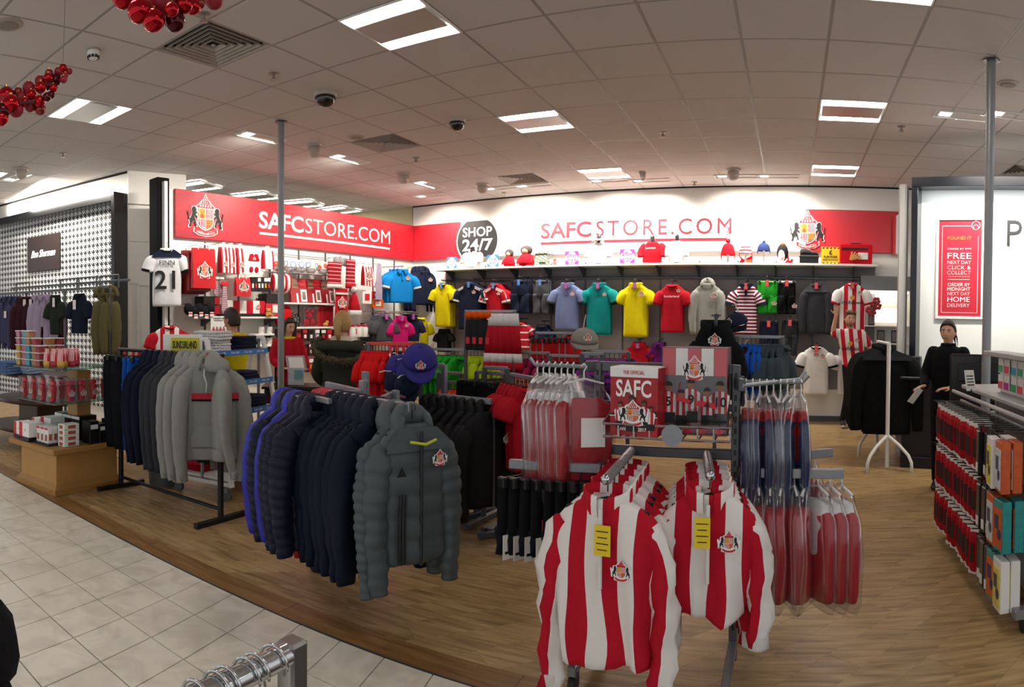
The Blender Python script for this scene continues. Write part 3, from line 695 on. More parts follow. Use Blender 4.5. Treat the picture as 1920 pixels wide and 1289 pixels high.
for i, (x, y, w, h) in enumerate(((-.17, 612, .1, .22), (-.02, 645, .12, .2), (.2, 645, .12, .2), (.1, 690, .14, .26), (.3, 690, .12, .24), (-.12, 690, .14, .24))):
  o = thing('framed_picture', 'small dark picture stand on the lit display, %s of the set' % ORD[i], 'picture', tuple(cab.matrix_basis @ Vector((x, .05, z_(y) + .01))), BANG + .1 * (i % 3 - 1), 'picture stands on the lit display')
  mb = MB(); mb.box((0, 0, h / 2), (w, .02, h), .004); put(mb, 'frame', BLACKP, o); mb = MB(); mb.box((0, -.012, h / 2), (w * .8, .004, h * .8)); put(mb, 'picture', mat('grey picture', '#6d6a6b', .4, var=.4, scale=20), o)
o = thing('artificial_flower', 'red artificial flower sprig at the edge of the lit display', 'flower', (*on_back(1636, 570, .45).to_2d(), z_(590)), 0)
mb = MB(); mb.tube([(0, 0, -.1), (0, 0, .02), (.02, 0, .1), (.06, 0, .2)], .006, 6); put(mb, 'stem', mat('dark stem', '#3c3a2c', .7), o)
for a, x, z in ((0, 0, .02), (1.2, .02, .1), (2.2, .06, .2), (3.4, -.05, .06), (4.1, .08, .12)):
  mb = MB()
  for k in range(5):
    b2 = a + k * 1.256; mb.ball((x + .035 * cos(b2), .01, z + .035 * sin(b2)), (.03, .012, .03), 8, 6)
  put(mb, 'blossom', mat('dull red petals', '#9b2c36', .6), o, True)
# POLES AND CEILING FIXTURES
POLEM = mat('grey painted pole', '#8f9194', .38, .35, var=.04, scale=8)
def pole(px, py, r, label, tilt=0.):
  p = atz(px, py, HC); t = thing('ceiling_pole', label, 'pole', (p.x, p.y, 0))
  mb = MB(); mb.tube([(0, 0, .005), (0, 0, HC - .002)], r, 20); put(mb, 'pole', POLEM, t, True, split=40)
  mb = MB(); mb.lathe([(r * 1.9, HC - .012), (r * 1.9, HC - .002)], n=20); put(mb, 'ceiling_collar', DSTEEL, t, True, split=40)
  mb = MB(); mb.lathe([(r * 2.2, 0.002), (r * 2.2, .014), (r * 1.2, .02)], n=20); put(mb, 'floor_plate', DSTEEL, t, True, split=40)
pole(527, 228, .036, 'grey floor to ceiling pole in front of the left red sign'); pole(1859, 113, .037, 'grey floor to ceiling pole at the right of the picture')
def dome(px, py, r, label):
  p = atz(px, py, HC); t = thing('dome_camera', label, 'camera', (p.x, p.y, HC))
  mb = MB(); mb.lathe([(r * 1.15, -.0), (r * 1.15, -.012), (r * 1.0, -.03)], n=24); put(mb, 'mount', mat('dull white mount', '#b3a8a0', .5), t, True, split=40, fix=True)
  mb = MB(); mb.lathe([(r, -.03)] + [(r * cos(a), -.045 - r * .85 * sin(a)) for a in [k * pi / 16 for k in range(8)]], n=24); put(mb, 'dome', mat('smoked dome', '#121316', .08, spec=.8), t, True, fix=True)
dome(610, 176, .1, 'larger black security camera dome on the ceiling'); dome(857, 225, .085, 'smaller black security camera dome on the ceiling')
def whitedome(px, py, label, r=.085):
  p = atz(px, py, HC); t = thing('ceiling_spot', label, 'ceiling spot', (p.x, p.y, HC))
  m = mat('warm white dome', '#bdb2aa', .45)
  mb = MB(); mb.lathe([(r * 1.25, 0), (r * 1.25, -.02), (r, -.03)], n=22); put(mb, 'mount', m, t, True, split=40, fix=True)
  mb = MB(); mb.lathe([(r * .95, -.03), (r * .95, -.09)] + [(r * .95 * cos(a), -.09 - r * .8 * sin(a)) for a in [k * pi / 14 for k in range(1, 7)]], n=22); put(mb, 'dome', m, t, True, fix=True)
for px, py, l in ((588, 272, 'white dome on the ceiling right of the left grey pole'), (757, 325, 'white dome on the ceiling above the word STORE of the left sign'), (905, 345, 'white dome on the ceiling left of the small far vent'), (1375, 318, 'white dome on the ceiling above the right end of the back lettering'), (40, 316, 'white dome on the ceiling at the left edge of the picture')): whitedome(px, py, l)
whitedome(1205, 323, 'small grey ceiling stub over the middle of the back wall', .045)
def sprinkler(px, py, label):
  p = atz(px, py, HC); t = thing('sprinkler', label, 'sprinkler', (p.x, p.y, HC))
  mb = MB(); mb.lathe([(.045, 0), (.045, -.006), (.02, -.012)], n=16); put(mb, 'rosette', mat('dull metal', '#9a918b', .4, .5), t, True, split=40, fix=True)
  mb = MB(); mb.tube([(0, 0, -.01), (0, 0, -.05)], .011, 8); mb.lathe([(.03, -.058), (.03, -.054)], n=12); mb.tube([(-.018, 0, -.03), (-.012, 0, -.055)], .004, 5); mb.tube([(.018, 0, -.03), (.012, 0, -.055)], .004, 5); put(mb, 'head', MATS['dull metal'], t, fix=True)
for px, py, l in ((513, 138, 'ceiling sprinkler between the big vent and the larger camera dome'), (118, 287, 'ceiling sprinkler above the menswear bay'), (382, 26, 'ceiling sprinkler beside the red bauble cluster'), (780, 296, 'ceiling sprinkler right of the second square vent'),
  (1243, 248, 'ceiling sprinkler above the middle of the back wall lettering'), (1690, 237, 'ceiling sprinkler right of the largest right hand ceiling light'), (1302, 341, 'tiny far ceiling sprinkler next to the back wall'), (945, 361, 'tiny far ceiling sprinkler under the small far vent')): sprinkler(px, py, l)
def disc(px, py, r, label, name='ceiling_speaker'):
  p = atz(px, py, HC); t = thing(name, label, 'speaker' if 'speaker' in name else 'smoke detector', (p.x, p.y, HC))
  mb = MB(); mb.lathe([(r, 0), (r, -.008), (r * .86, -.014)], n=26); put(mb, 'rim', mat('speaker rim', '#a99d93', .5), t, True, split=40, fix=True)
  if 'speaker' in name:
    mb = MB(); mb.lathe([(r * .86, -.012), (r * .5, -.018), (.005, -.02)], n=26); put(mb, 'grille', mat('speaker grille', '#8b8078', .6, bump=.6, bscale=900), t, True, fix=True)
  else:
    mb = MB(); mb.lathe([(r * .8, -.012), (r * .85, -.05), (r * .55, -.075), (.01, -.078)], n=20); put(mb, 'body', WHITE, t, True, split=50, fix=True)
    mb = MB()
    for k in range(10): a = k * .628; mb.box((r * .72 * cos(a), r * .72 * sin(a), -.06), (.012, .02, .022), rz=a)
    put(mb, 'vents', BLACKP, t)
disc(15, 45, .11, 'round ceiling speaker in the top left corner'); disc(668, 257, .1, 'round ceiling speaker between the second vent and the black domes'); disc(1890, 157, .1, 'round ceiling speaker right of the right grey pole')
disc(175, 93, .06, 'white ceiling smoke detector between the two bauble garlands', 'smoke_detector')
# CHRISTMAS BAUBLES
BAUB = [mat('shiny red bauble', '#b3101f', .1, .75, var=.05), mat('matt red bauble', '#8f1226', .5, .1), mat('wine red bauble', '#4f0f18', .12, .6), mat('copper bauble', '#8a3c30', .25, .7)]
def bauble(parent, p, r, k):
  mb = MB(); mb.ball(p, r, 20, 14); b_ = put(mb, 'bauble', BAUB[k], parent, True)
  mb = MB(); mb.tube([(p[0], p[1], p[2] + r * .96), (p[0], p[1], p[2] + r * 1.16)], r * .2, 8); put(mb, 'cap', mat('gold cap', '#b88a3a', .25, .9), b_)
def garland(label, pts, name='bauble_garland'):
  top = atr(pts[0][0], pts[0][1], pts[0][3]); t = thing(name, label, 'garland', tuple(top)); T = top
  P3 = []
  for px, py, rp, r, k in pts:
    p = atr(px, py, r) - T; bauble(t, p, rp * r * .95 / FPX * 1.08, k); P3.append(p)
  return t, P3
rr = random.Random(5)
pts = [(232, -6, 22, 2.9, 0), (262, 20, 23, 2.85, 0), (288, 38, 21, 2.85, 0), (328, 40, 19, 2.9, 2), (305, 2, 26, 2.9, 1), (270, -10, 24, 2.95, 1), (322, 18, 13, 2.8, 0), (345, 8, 17, 2.9, 0), (362, 12, 15, 2.95, 0), (375, 6, 10, 2.95, 3), (402, 0, 17, 3., 1), (340, -20, 22, 3., 2), (380, -22, 20, 3.05, 0), (250, -35, 22, 2.95, 1), (300, -40, 24, 3., 0)]
t, P3 = garland('cluster of red glass baubles hanging at the top left edge', pts)
mb = MB(); a = Vector((0, 0, 0)); mb.tube([P3[4], P3[4] + Vector((0, 0, max(.05, HC - (t.location.z + P3[4].z))))], .003, 5); put(mb, 'hanging_wire', CHROME, t)
pts = [(118, 128, 8, 4.5, 0), (130, 134, 6, 4.5, 1), (110, 134, 8, 4.5, 1), (122, 142, 6, 4.45, 1), (92, 138, 8, 4.5, 1), (90, 146, 9, 4.45, 0), (104, 150, 11, 4.5, 2), (119, 149, 7, 4.4, 1), (75, 152, 10, 4.5, 1), (76, 164, 11, 4.4, 0), (88, 158, 11, 4.5, 2), (54, 165, 12, 4.5, 1), (58, 178, 10, 4.4, 0), (100, 165, 8, 4.4, 0), (96, 178, 7, 4.4, 2), (74, 190, 11, 4.35, 0), (46, 192, 9, 4.35, 0), (56, 200, 10, 4.4, 1), (75, 205, 11, 4.4, 3), (34, 172, 8, 4.5, 3), (12, 178, 15, 4.5, 0), (20, 195, 17, 4.3, 0), (30, 206, 14, 4.35, 1), (4, 190, 13, 4.5, 1), (4, 208, 15, 4.3, 2), (2, 222, 14, 4.3, 0), (-12, 205, 16, 4.4, 1), (40, 182, 10, 4.5, 1), (88, 182, 8, 4.3, 2)]
t, P3 = garland('long red bauble garland hanging at the left edge of the picture', pts)
mb = MB(); mb.tube([P3[0], P3[0] + Vector((.04, 0, HC - t.location.z))], .003, 5); put(mb, 'hanging_wire', CHROME, t)
mb = MB(); mb.tube([P3[k] for k in (0, 6, 9, 15, 21, 26)], .012, 6); put(mb, 'cord', mat('wine cord', '#4a1a1c', .7), t)
# CLOTHES
HANG = mat('black hanger plastic', '#121213', .35)
HANGW = mat('white hanger plastic', '#e4e3df', .4)
TAGR = mat('red price tag', '#d8343a', .5); TAGB = mat('blue price tag', '#3f7fc4', .5); TAGP = mat('purple price tag', '#b23aa6', .5); TAGW = mat('white price tag', '#efeeec', .5); TAGY = mat('yellow price tag', '#e8c81e', .5)
INSIDE = cloth('dark inside', '#0d0d0f')  # near-black for any shirt colour: painted shade of the neck opening
def torso_mb(w, L, d, n=24, fold=.008, seed=0, puff=0, flare=0., hood=False, z0=-.075, hemwave=.0, taper=.96):
  R_ = random.Random(seed); ph = [R_.uniform(0, 6.3) for _ in range(6)]
  h = w / 2
  keys = [(-.012, .062, .030), (0, .078, .042), (-.018, .098, .046), (-.075, h * .93, d * .34), (-.105, h, d * .40), (-.17, h * .985, d * .47), (-.27, h * .95, d * .5), (-.27 - (L - .27) * .5, h * taper, d * .5), (-L + .03, h * (taper + flare), d * .5), (-L, h * (taper + flare) * .985, d * .46)]
  rows = [keys[0], keys[1], keys[2]]
  step = puff / 6 if puff else L / 14
  z = -.018 - step
  while z > -L + .005:
    for a, b in zip(keys[1:], keys[2:]):
      if b[0] <= z <= a[0]:
        t = (a[0] - z) / (a[0] - b[0]); rows.append((z, a[1] + (b[1] - a[1]) * t, a[2] + (b[2] - a[2]) * t)); break
    z -= step
  rows.append(keys[-1])
  rings = []; uvs = []
  for j, (z, hw, hd) in enumerate(rows):
    ring = []; uv = []
    k = 0 if z > -.1 else min(1, (-z - .1) / (L - .1))
    pf = 0
    if puff and z < -.1: pf = .013 * (abs(sin(pi * z / puff)) ** .6 - .6)
    for i in range(n):
      a = 2 * pi * i / n
      cx, sy = cos(a), sin(a)
      x = hw * math.copysign(abs(cx) ** .75, cx); y = (hd + pf) * math.copysign(abs(sy) ** .8, sy)
      u = x / max(.05, h)
      f = fold * k * (sin(5.2 * u + ph[0]) * .9 + sin(9.1 * u + ph[1] + z * 2) * .6 + sin(14 * u + ph[2] - z * 4) * .3)
      f2 = fold * .5 * sin(7 * z + ph[3]) * k
      zz = z + (hemwave * sin(4 * u + ph[4]) * k if j > 3 else 0)
      ring.append((x + f2, y + f + fold * .35 * sin(9 * z + 3 * u + ph[5]), z0 + zz)); uv.append((x + (max(0, fold - .018) * (sin(7 * z + ph[0]) + .7 * sin(15 * z + 5 * u + ph[1])) * k), z))
    rings.append(ring); uvs.append(uv)
  mb = MB(); mb.loft(rings, (1, 1), uvs=uvs); return mb
def sleeve_mb(path, rad, n=12, flat=.62, puff=0, seed=0, fold=.004):
  """path in the xz plane (x, z, y); rings stay level with the arm"""
  R_ = random.Random(seed); p1, p2 = R_.uniform(0, 6), R_.uniform(0, 6)
  P = []; Rr = []
  tot = sum(hypot(path[i + 1][0] - path[i][0], path[i + 1][1] - path[i][1]) for i in range(len(path) - 1))
  m = max(6, int(tot / .05)) if not puff else int(tot / (puff / 5))
  for k in range(m + 1):
    s = tot * k / m; acc = 0
    for i in range(len(path) - 1):
      l = hypot(path[i + 1][0] - path[i][0], path[i + 1][1] - path[i][1])
      if s <= acc + l + 1e-6:
        t = (s - acc) / l
        P.append((path[i][0] + (path[i + 1][0] - path[i][0]) * t, path[i][2] + (path[i + 1][2] - path[i][2]) * t, path[i][1] + (path[i + 1][1] - path[i][1]) * t))
        Rr.append(rad[i] + (rad[i + 1] - rad[i]) * t); break
      acc += l
  for _ in range(3):
    P = [P[0]] + [tuple((P[i - 1][c] + 2 * P[i][c] + P[i + 1][c]) / 4 for c in range(3)) for i in range(1, len(P) - 1)] + [P[-1]]
  rings = []; uvs = []; s = 0
  for k, p in enumerate(P):
    q0, q1 = P[max(0, k - 1)], P[min(len(P) - 1, k + 1)]; t = Vector((q1[0] - q0[0], 0, q1[2] - q0[2])).normalized(); a_ = Vector((-t.z, 0, t.x))
    if k: s += (Vector(P[k]) - Vector(P[k - 1])).length
    r = Rr[k]; pf = (.011 * (abs(sin(pi * s / puff)) ** .6 - .6)) if puff else 0
    ring = []; uv = []
    for i in range(n):
      a = 2 * pi * i / n; f = fold * (sin(3 * a + p1 + s * 9) + sin(s * 38 + p2 + a) * .8)
      rr_ = r + pf + f
      v = Vector(p) + a_ * (rr_ * cos(a)); ring.append((v.x, v.y + rr_ * flat * sin(a), v.z)); uv.append((r * 1.7 * (a if a < pi else 2 * pi - a) / pi * 1.2, s))
    rings.append(ring); uvs.append(uv)
  mb = MB(); mb.loft(rings, (1, 1), uvs=uvs); return mb
def hanger_mb(w=.38, hook=.075):
  mb = MB(); z0 = -.075
  mb.tube([(0, 0, z0 + .005), (0, 0, z0 + .035)] + [(.019 - .019 * cos(a) if False else .017 * sin(a) - 0, 0, -.017 + .017 * -cos(a) * -1 - .0) for a in [-.2 + k * .55 for k in range(6)]], .0028, 6)
  mb.loft([[(s_ * w / 2 * k, y, z0 - .012 - .05 * k - dz) for y, dz in ((-.008, 0), (.008, 0), (.008, .022), (-.008, .022))] for s_, k in ((-1, 1), (-1, .5), (-1, .0), (1, .5), (1, 1))], (1, 1))
  return mb
GCACHE = {}
def garment(key, label, loc, rz=0., group=None, rot=None, name=None, cat=None, scale=None, **s):
  """a hanging garment; built once per key, copied afterwards. origin = where the hook meets the rail, front = -y"""
  if key in GCACHE:
    return dup(GCACHE[key], loc, rz, label, group, rot, scale)
  k = s.get('kind', 'tee'); w, L, d = s.get('w', .5), s.get('L', .7), s.get('d', .12); body = s['body']; sl = s.get('sleeve', body); colm = s.get('collar', body)
  seed = s.get('seed', sum(map(ord, key)) % 97); puff = s.get('puff', 0); z0 = s.get('z0', -.075); fold = s.get('fold', .009)
  t = thing(name or {'tee': 't_shirt', 'polo': 'polo_shirt', 'hoodie': 'hoodie', 'jacket': 'jacket', 'sweater': 'sweatshirt', 'trousers': 'trousers', 'shorts': 'shorts'}[k], label,
       cat or {'tee': 'shirt', 'polo': 'shirt', 'hoodie': 'hoodie', 'jacket': 'jacket', 'sweater': 'sweatshirt', 'trousers': 'trousers', 'shorts': 'shorts'}[k], loc, rz, group, rot)
  h = w / 2; n = s.get('n', 24)
  hm = s.get('hanger', HANG)
  if k in ('trousers', 'shorts'):
    leg = L - .22
    for sg_ in (-1, 1):
      rings = []; uvs = []
      R_ = random.Random(seed + sg_); p1 = R_.uniform(0, 6)
      for j in range(11):
        q = j / 10; z = -.09 - .2 - (leg) * q; cx_ = sg_ * (h * .5 + s.get('spread', .0) * q); hw = h * (.5 - (.5 - s.get('cuff', .36)) * q); hd = d * .5 * (1 - .25 * q)
        ring = []; uv = []
        for i in range(14):
          a = 2 * pi * i / 14; ring.append((cx_ + hw * cos(a) * (1 + .05 * sin(3 * a + p1 + 5 * q)), hd * sin(a) + fold * sin(6 * q + p1 + 2 * cos(a)), z)); uv.append((hw * a / pi, z))
        rings.append(ring); uvs.append(uv)
      mb = MB(); mb.loft(rings, (1, 1), uvs=uvs); put(mb, 'leg', sl, t, True)
      if s.get('cuffm'):
        mb = MB(); mb.loft([[(x * 1.02, y * 1.08, z) for x, y, z in rings[-2]], [(x * 1.02, y * 1.08, z - .004) for x, y, z in rings[-1]]]); put(mb, 'cuff', s['cuffm'], t, True)
    rings = []
    for z, hw, hd in ((-.075, h * .94, d * .42), (-.09, h * .95, d * .46), (-.2, h * 1.0, d * .5), (-.30, h * 1.0, d * .5), (-.34, h * .9, d * .4)):
      rings.append([(hw * cos(2 * pi * i / 18), hd * sin(2 * pi * i / 18) + fold * sin(5 * cos(2 * pi * i / 18) + seed), z) for i in range(18)])
    mb = MB(); mb.loft(rings, (1, 1), uvs=[[(p[0], p[2]) for p in r] for r in rings]); put(mb, 'seat', body, t, True)
    mb = MB(); mb.loft([[(x * 1.015, y * 1.1, z) for x, y, z in [(hw_ * cos(2 * pi * i / 18), d * .46 * sin(2 * pi * i / 18), zz) for i in range(18)]] for zz, hw_ in ((-.072, h * .94), (-.105, h * .96))]); put(mb, 'waistband', s.get('band', body), t, True)
    if s.get('cord'):
      for sg_ in (-1, 1):
        mb = MB(); mb.tube([(sg_ * .01, -d * .55, -.1), (sg_ * .04, -d * .62, -.085), (sg_ * .05, -d * .64, -.12), (sg_ * .02, -d * .6, -.15), (sg_ * .03, -d * .58, -.25)], .007, 6); put(mb, 'drawstring', s['cord'], t, True)
    if hm:
      mb = MB(); mb.tube([(0, 0, -.07), (0, 0, -.03), (.012, 0, -.012), (0, 0, .002), (-.014, 0, -.01)], .0028, 6); mb.box((0, 0, -.075), (w * .8, .012, .016), .003)
      for sg_ in (-1, 1): mb.box((sg_ * w * .38, -d * .3, -.085), (.03, .05, .05), .006)
      put(mb, 'hanger', hm, t)
  else:
    mb = torso_mb(w, L, d, n, fold, seed, puff, s.get('flare', 0), z0=z0, hemwave=s.get('hemwave', 0), taper=s.get('taper', .96)); put(mb, 'body', body, t, True)
    short = s.get('sl', 'short' if k in ('tee', 'polo') else 'long')
    for sg_ in (-1, 1):
      if short == 'none': break
      z = z0
      if short == 'short':
        path = [(sg_ * h * .74, z - .13, 0), (sg_ * (h + .005), z - .155, 0), (sg_ * (h + .05), z - .25, -.01), (sg_ * (h + .065), z - .31, -.012)]; rad = [.055, .085, .082, .08]
        if s.get('kid'): path = [(sg_ * h * .74, z - .1, 0), (sg_ * (h + .0), z - .12, 0), (sg_ * (h + .035), z - .18, -.01), (sg_ * (h + .045), z - .22, -.012)]; rad = [.045, .06, .058, .056]
      else:
        sw = s.get('swing', .0); ax = s.get('ax', .028); Ls = s.get('armL', .6); k2 = 1 if sg_ > 0 else s.get('asym', 1)
        path = [(sg_ * h * .72, z - .115, 0), (sg_ * (h - .01), z - .16, 0), (sg_ * (h + ax * .8 + sw * .3), z - .16 - Ls * .3, -.01), (sg_ * (h + ax + sw * .7), z - .16 - Ls * .62, -.02), (sg_ * (h + ax * .5 + sw) * k2, z - .16 - Ls * .94, -.03 - s.get('fwd', 0)), (sg_ * (h + ax * .4 + sw) * k2, z - .16 - Ls, -.03 - s.get('fwd', 0))]
        rr_ = s.get('armR', .075); rad = [rr_ * .75, rr_ * 1.1, rr_, rr_ * .85, rr_ * .68, rr_ * .62]
      mb = sleeve_mb(path, rad, 12, s.get('flat', .62), puff * .6 if puff else 0, seed + sg_ + 3, fold * .45); so = put(mb, 'sleeve', sl, t, True)
      if s.get('cuffm'):
        a, b_ = Vector((path[-2][0], path[-2][2], path[-2][1])), Vector((path[-1][0], path[-1][2], path[-1][1])); dd = (b_ - a).normalized(); e = .028 if short == 'short' else .055
        p2 = [(b_ - dd * e), (b_ + dd * .004)]; mb = sleeve_mb([(q.x, q.z, q.y) for q in p2], [rad[-1] * 1.05] * 2, 12, s.get('flat', .62), 0, 1, .0); put(mb, 'cuff', s['cuffm'], so, True)
      if s.get('stripe3'):
        for q in range(3):
          off = (q - 1) * .018; pts = [(p[0] * 1.0 + sg_ * (rad[i] * .45), p[2] - rad[i] * .58 + off * .0, p[1] + rad[i] * .25 + off) for i, p in enumerate(path[1:])]
          pts = [(path[1][0] - sg_ * .12, -.052 + off * .3, path[1][1] + .075 + off)] + pts if short == 'short' else pts
          mb = MB(); mb.tube(pts, .0065, 5, flat=.7); put(mb, 'stripe', s['stripe3'], so, True)
    c = s.get('col', {'polo': 'polo', 'hoodie': 'hood', 'jacket': 'hood', 'sweater': 'crew', 'tee': 'crew'}[k])
    if c == 'crew':
      mb = MB(); mb.tube([(.08 * cos(a), .045 * sin(a) - (.006 if sin(a) < 0 else 0), z0 - .004 - (.028 if sin(a) < 0 else 0) * abs(sin(a))) for a in [2 * pi * i / 20 for i in range(20)]], .011, 6, close=True); put(mb, 'collar', colm, t, True)
      mb = MB(); mb.poly([(.066 * cos(a), -.052, z0 - .012 + .026 * sin(a) - .012) for a in [pi + pi * i / 8 for i in range(9)]]); mb.poly([(.07, .0, z0 + .004), (.07, .03, z0 + .006), (-.07, .03, z0 + .006), (-.07, 0, z0 + .004)]); put(mb, 'neck_shade', s.get('lining', INSIDE), t)  # dark patch paints the shade inside the collar
    elif c == 'polo':
      mb = MB()
      mb.tube([(.082 * cos(a), .05 * sin(a), z0 + .012 - (.012 if sin(a) < 0 else 0) * abs(sin(a))) for a in [2 * pi * i / 20 for i in range(20)]], .016, 6, close=True)
      for sg_ in (-1, 1): mb.prism([(sg_ * .012, z0 - .012), (sg_ * .085, z0 + .02), (sg_ * .098, z0 - .025), (sg_ * .05, z0 - .075)][::sg_], -.06, -.068)
      put(mb, 'collar', colm, t, True, split=40)
      mb = MB(); mb.box((0, -d * .42 - .012, z0 - .115), (.034, .012, .13), .004)
      for q in range(3): mb.lathe([(.006, -.002), (.006, .002)], n=8, M=Matrix.Translation((0, -d * .42 - .02, z0 - .075 - q * .04)) @ Matrix.Rotation(pi / 2, 4, 'X'))
      put(mb, 'placket', s.get('placket', colm), t)
    elif c == 'hood':
      H = s.get('hoodsize', 1.)
      mb = MB(); rings = []
      for j in range(9):
        q = j / 8; a0 = -2.2 + 4.4 * q   # wraps the back of the neck from front left to front right
        cx_, cy_ = .088 * sin(a0) * H, .07 * cos(a0) * H; tk = (.03 + .035 * cos(a0 * .5) ** 2) * H; ht = (.045 + .06 * cos(a0 * .55) ** 2) * H
        zc = z0 - .01 - .035 * (1 - cos(a0 * .5) ** 2) + .025
        dirx, diry = sin(a0), cos(a0)
        rings.append([(cx_ + dirx * tk * .6 * cos(b2), cy_ + diry * tk * cos(b2), zc + ht * sin(b2) * .75 - .02 * cos(b2)) for b2 in [2 * pi * i / 10 for i in range(10)]])
      mb.loft(rings); put(mb, 'hood', s.get('hoodm', body), t, True)
      if s.get('cord'):
        for sg_ in (-1, 1):
          mb = MB(); mb.tube([(sg_ * .045, -d * .45, z0 - .04), (sg_ * .05, -d * .5 - .016, z0 - .09), (sg_ * .03, -d * .5 - .022, z0 - .15), (sg_ * .035, -d * .5 - .02, z0 - .22)], .006, 6); put(mb, 'drawstring', s['cord'], t, True)
    elif c == 'stand':
      mb = MB(); n2 = 22
      rg = [[((.086 + e) * cos(a), (.056 + e) * sin(a) - .0, z0 - .028 + zz - (.03 * max(0, -sin(a)))) for a in [-pi / 2 + .22 + (2 * pi - .44) * i / n2 for i in range(n2 + 1)]] for e, zz in ((.006, -.012), (.012, .03), (.010, .062), (.0, .066), (-.006, .03), (-.008, 0))]
      mb.loft(rg, (0, 0), False, uvs=[[(p[0] * 1.4 + .0, p[2]) for p in r] for r in rg]); put(mb, 'collar', colm, t, True)
    if s.get('zip'):
      mb = MB(); zl = s.get('zipL', L - .03); mb.box((0, -d * .5 - .004 - (.008 if puff else 0), z0 - .03 - zl / 2), (.014, .014, zl), .003); put(mb, 'zip', s['zip'], t)
    if s.get('chest'):
      for z_, hh, m in s['chest']:
        mb = MB(); y = -d * .5 - .006; mb.loft([[(x, y - .004 * (1 - (x / h) ** 2) * 2 + .03 * (abs(x) / h) ** 4, z0 + z_ + e) for x in [h * .96 * (-1 + i / 6) for i in range(13)]] for e in (0, hh)], (0, 0), False); put(mb, 'chest_band', m, t)
    if s.get('yoke'):
      mb = MB(); mb.loft([[(x, sy * (d * .44 + .01), z0 + zz) for x in [-hw, -hw / 2, 0, hw / 2, hw]] for zz, hw, sy in ((-.02, .1, -.75), (-.08, h * .92, -.85), (-.125, h * .99, -1.0))], (0, 0), False); put(mb, 'yoke', s['yoke'], t)
    if hm:
      put(hanger_mb(min(w * .8, .4)), 'hanger', hm, t)
    if s.get('number'):
      txt, m, sz, zz = s['number']; obj('lettering', text_mesh(txt, m, sz, .02, .004), t, (0, -d * .5 - .022, z0 + zz))
    if s.get('print'):
      for txt, m, sz, zz, wd_ in s['print']: obj('lettering', text_mesh(txt, m, sz, s.get('pbold', .0), .004, wd_), t, (0, -d * .5 - .022, z0 + zz))
    if s.get('hem'):
      mb = MB(); rg = []
      for zz, e in ((.075, 1.0), (.04, 1.04), (.0, 1.02), (-.012, .98)):
        rg.append([(h * s.get('taper', .96) * e * math.copysign(abs(cos(a)) ** .75, cos(a)), (d * .5 + .008) * e * math.copysign(abs(sin(a)) ** .8, sin(a)), z0 - L + zz) for a in [2 * pi * i / 22 for i in range(22)]])
      mb.loft(rg, (0, 1)); put(mb, 'hem_band', s['hem'], t, True)
    if s.get('pocket'):
      mb = MB(); mb.prism([(-.15, z0 - L + .09), (.15, z0 - L + .09), (.15, z0 - L + .16), (.1, z0 - L + .25), (-.1, z0 - L + .25), (-.15, z0 - L + .16)], -d * .5 - .012, -d * .5 + .0); put(mb, 'pocket', s['pocket'], t)
  if s.get('crest'):
    x, z, hh = s['crest']; crest(t, hh, (x, -d * .5 - .014, z0 + z), small=hh < .085)
  if s.get('tag'):
    m, x, z, tw, th = s['tag']; mb = MB(); mb.box((x, -d * .5 - .024, z0 + z), (tw, .003, th)); tg = put(mb, 'price_tag', m, t)
    mb = MB()
    for q in range(4): mb.box((x, -d * .5 - .0265, z0 + z + th * (.3 - q * .2)), (tw * (.6 if q % 2 else .75), .001, th * .03))
    put(mb, 'tag_print', BLK if m is TAGY else (TAGR if m is TAGW else TAGW), tg)
  if s.get('sizer'):
    mb = MB(); mb.box((0, 0, -.045), (.03, .024, .03), .004); put(mb, 'size_cube', s['sizer'], t)
  GCACHE[key] = t; return t
STRIPE_RW = stripes('red and white broad stripes', ['#b8182b', '#e8e2dc'], .13)
STRIPE_SL = stripes('red and white sleeve stripes', ['#e8e2dc', '#b8182b'], .085)
STRIPE_RWS = stripes('red and white shirt stripes', ['#c22032', '#e9e5e0'], .125)
# BACK WALL: shelf, rails, display clothes
ZS = on_back(1200, 494, .36).z
sh = thing('wall_shelf', 'long white shelf under the lettering on the back wall', 'shelf', (*back(0)[:2], 0), BANG)
mb = MB(); mb.box(((UL + UR) / 2, -.2, ZS - .017), (UR - UL, .36, .034), .004); put(mb, 'board', WHITE, sh)
for u in ups:
  mb = MB(); mb.prism([(-.36, ZS - .036), (-.03, ZS - .036), (-.03, ZS - .2), (-.07, ZS - .2)], u - .008, u + .008, plane='yz'); put(mb, 'bracket', DSTEEL, sh)
ZR = on_back(1200, 521, .1).z
wr = thing('wall_rail', 'long dark double rail with short front arms on the grey wall panel', 'rail', (*back(0)[:2], 0), BANG)
for z, y in ((ZR, -.07), (ZR + .045, -.06)):
  mb = MB(); mb.bar((UL + .05, y, z), (UR - .25, y, z), .02, .03, .003); put(mb, 'bar', DSTEEL, wr)
def armbar(u, z, L=.36, parent=None, tilt=0.):
  mb = MB(); mb.bar((u, -.06, z), (u, -.06 - L, z + tilt), .014, .02, .003); mb.ball((u, -.06 - L, z + tilt), .012, 8, 6); put(mb, 'arm', DSTEEL, parent or wr)
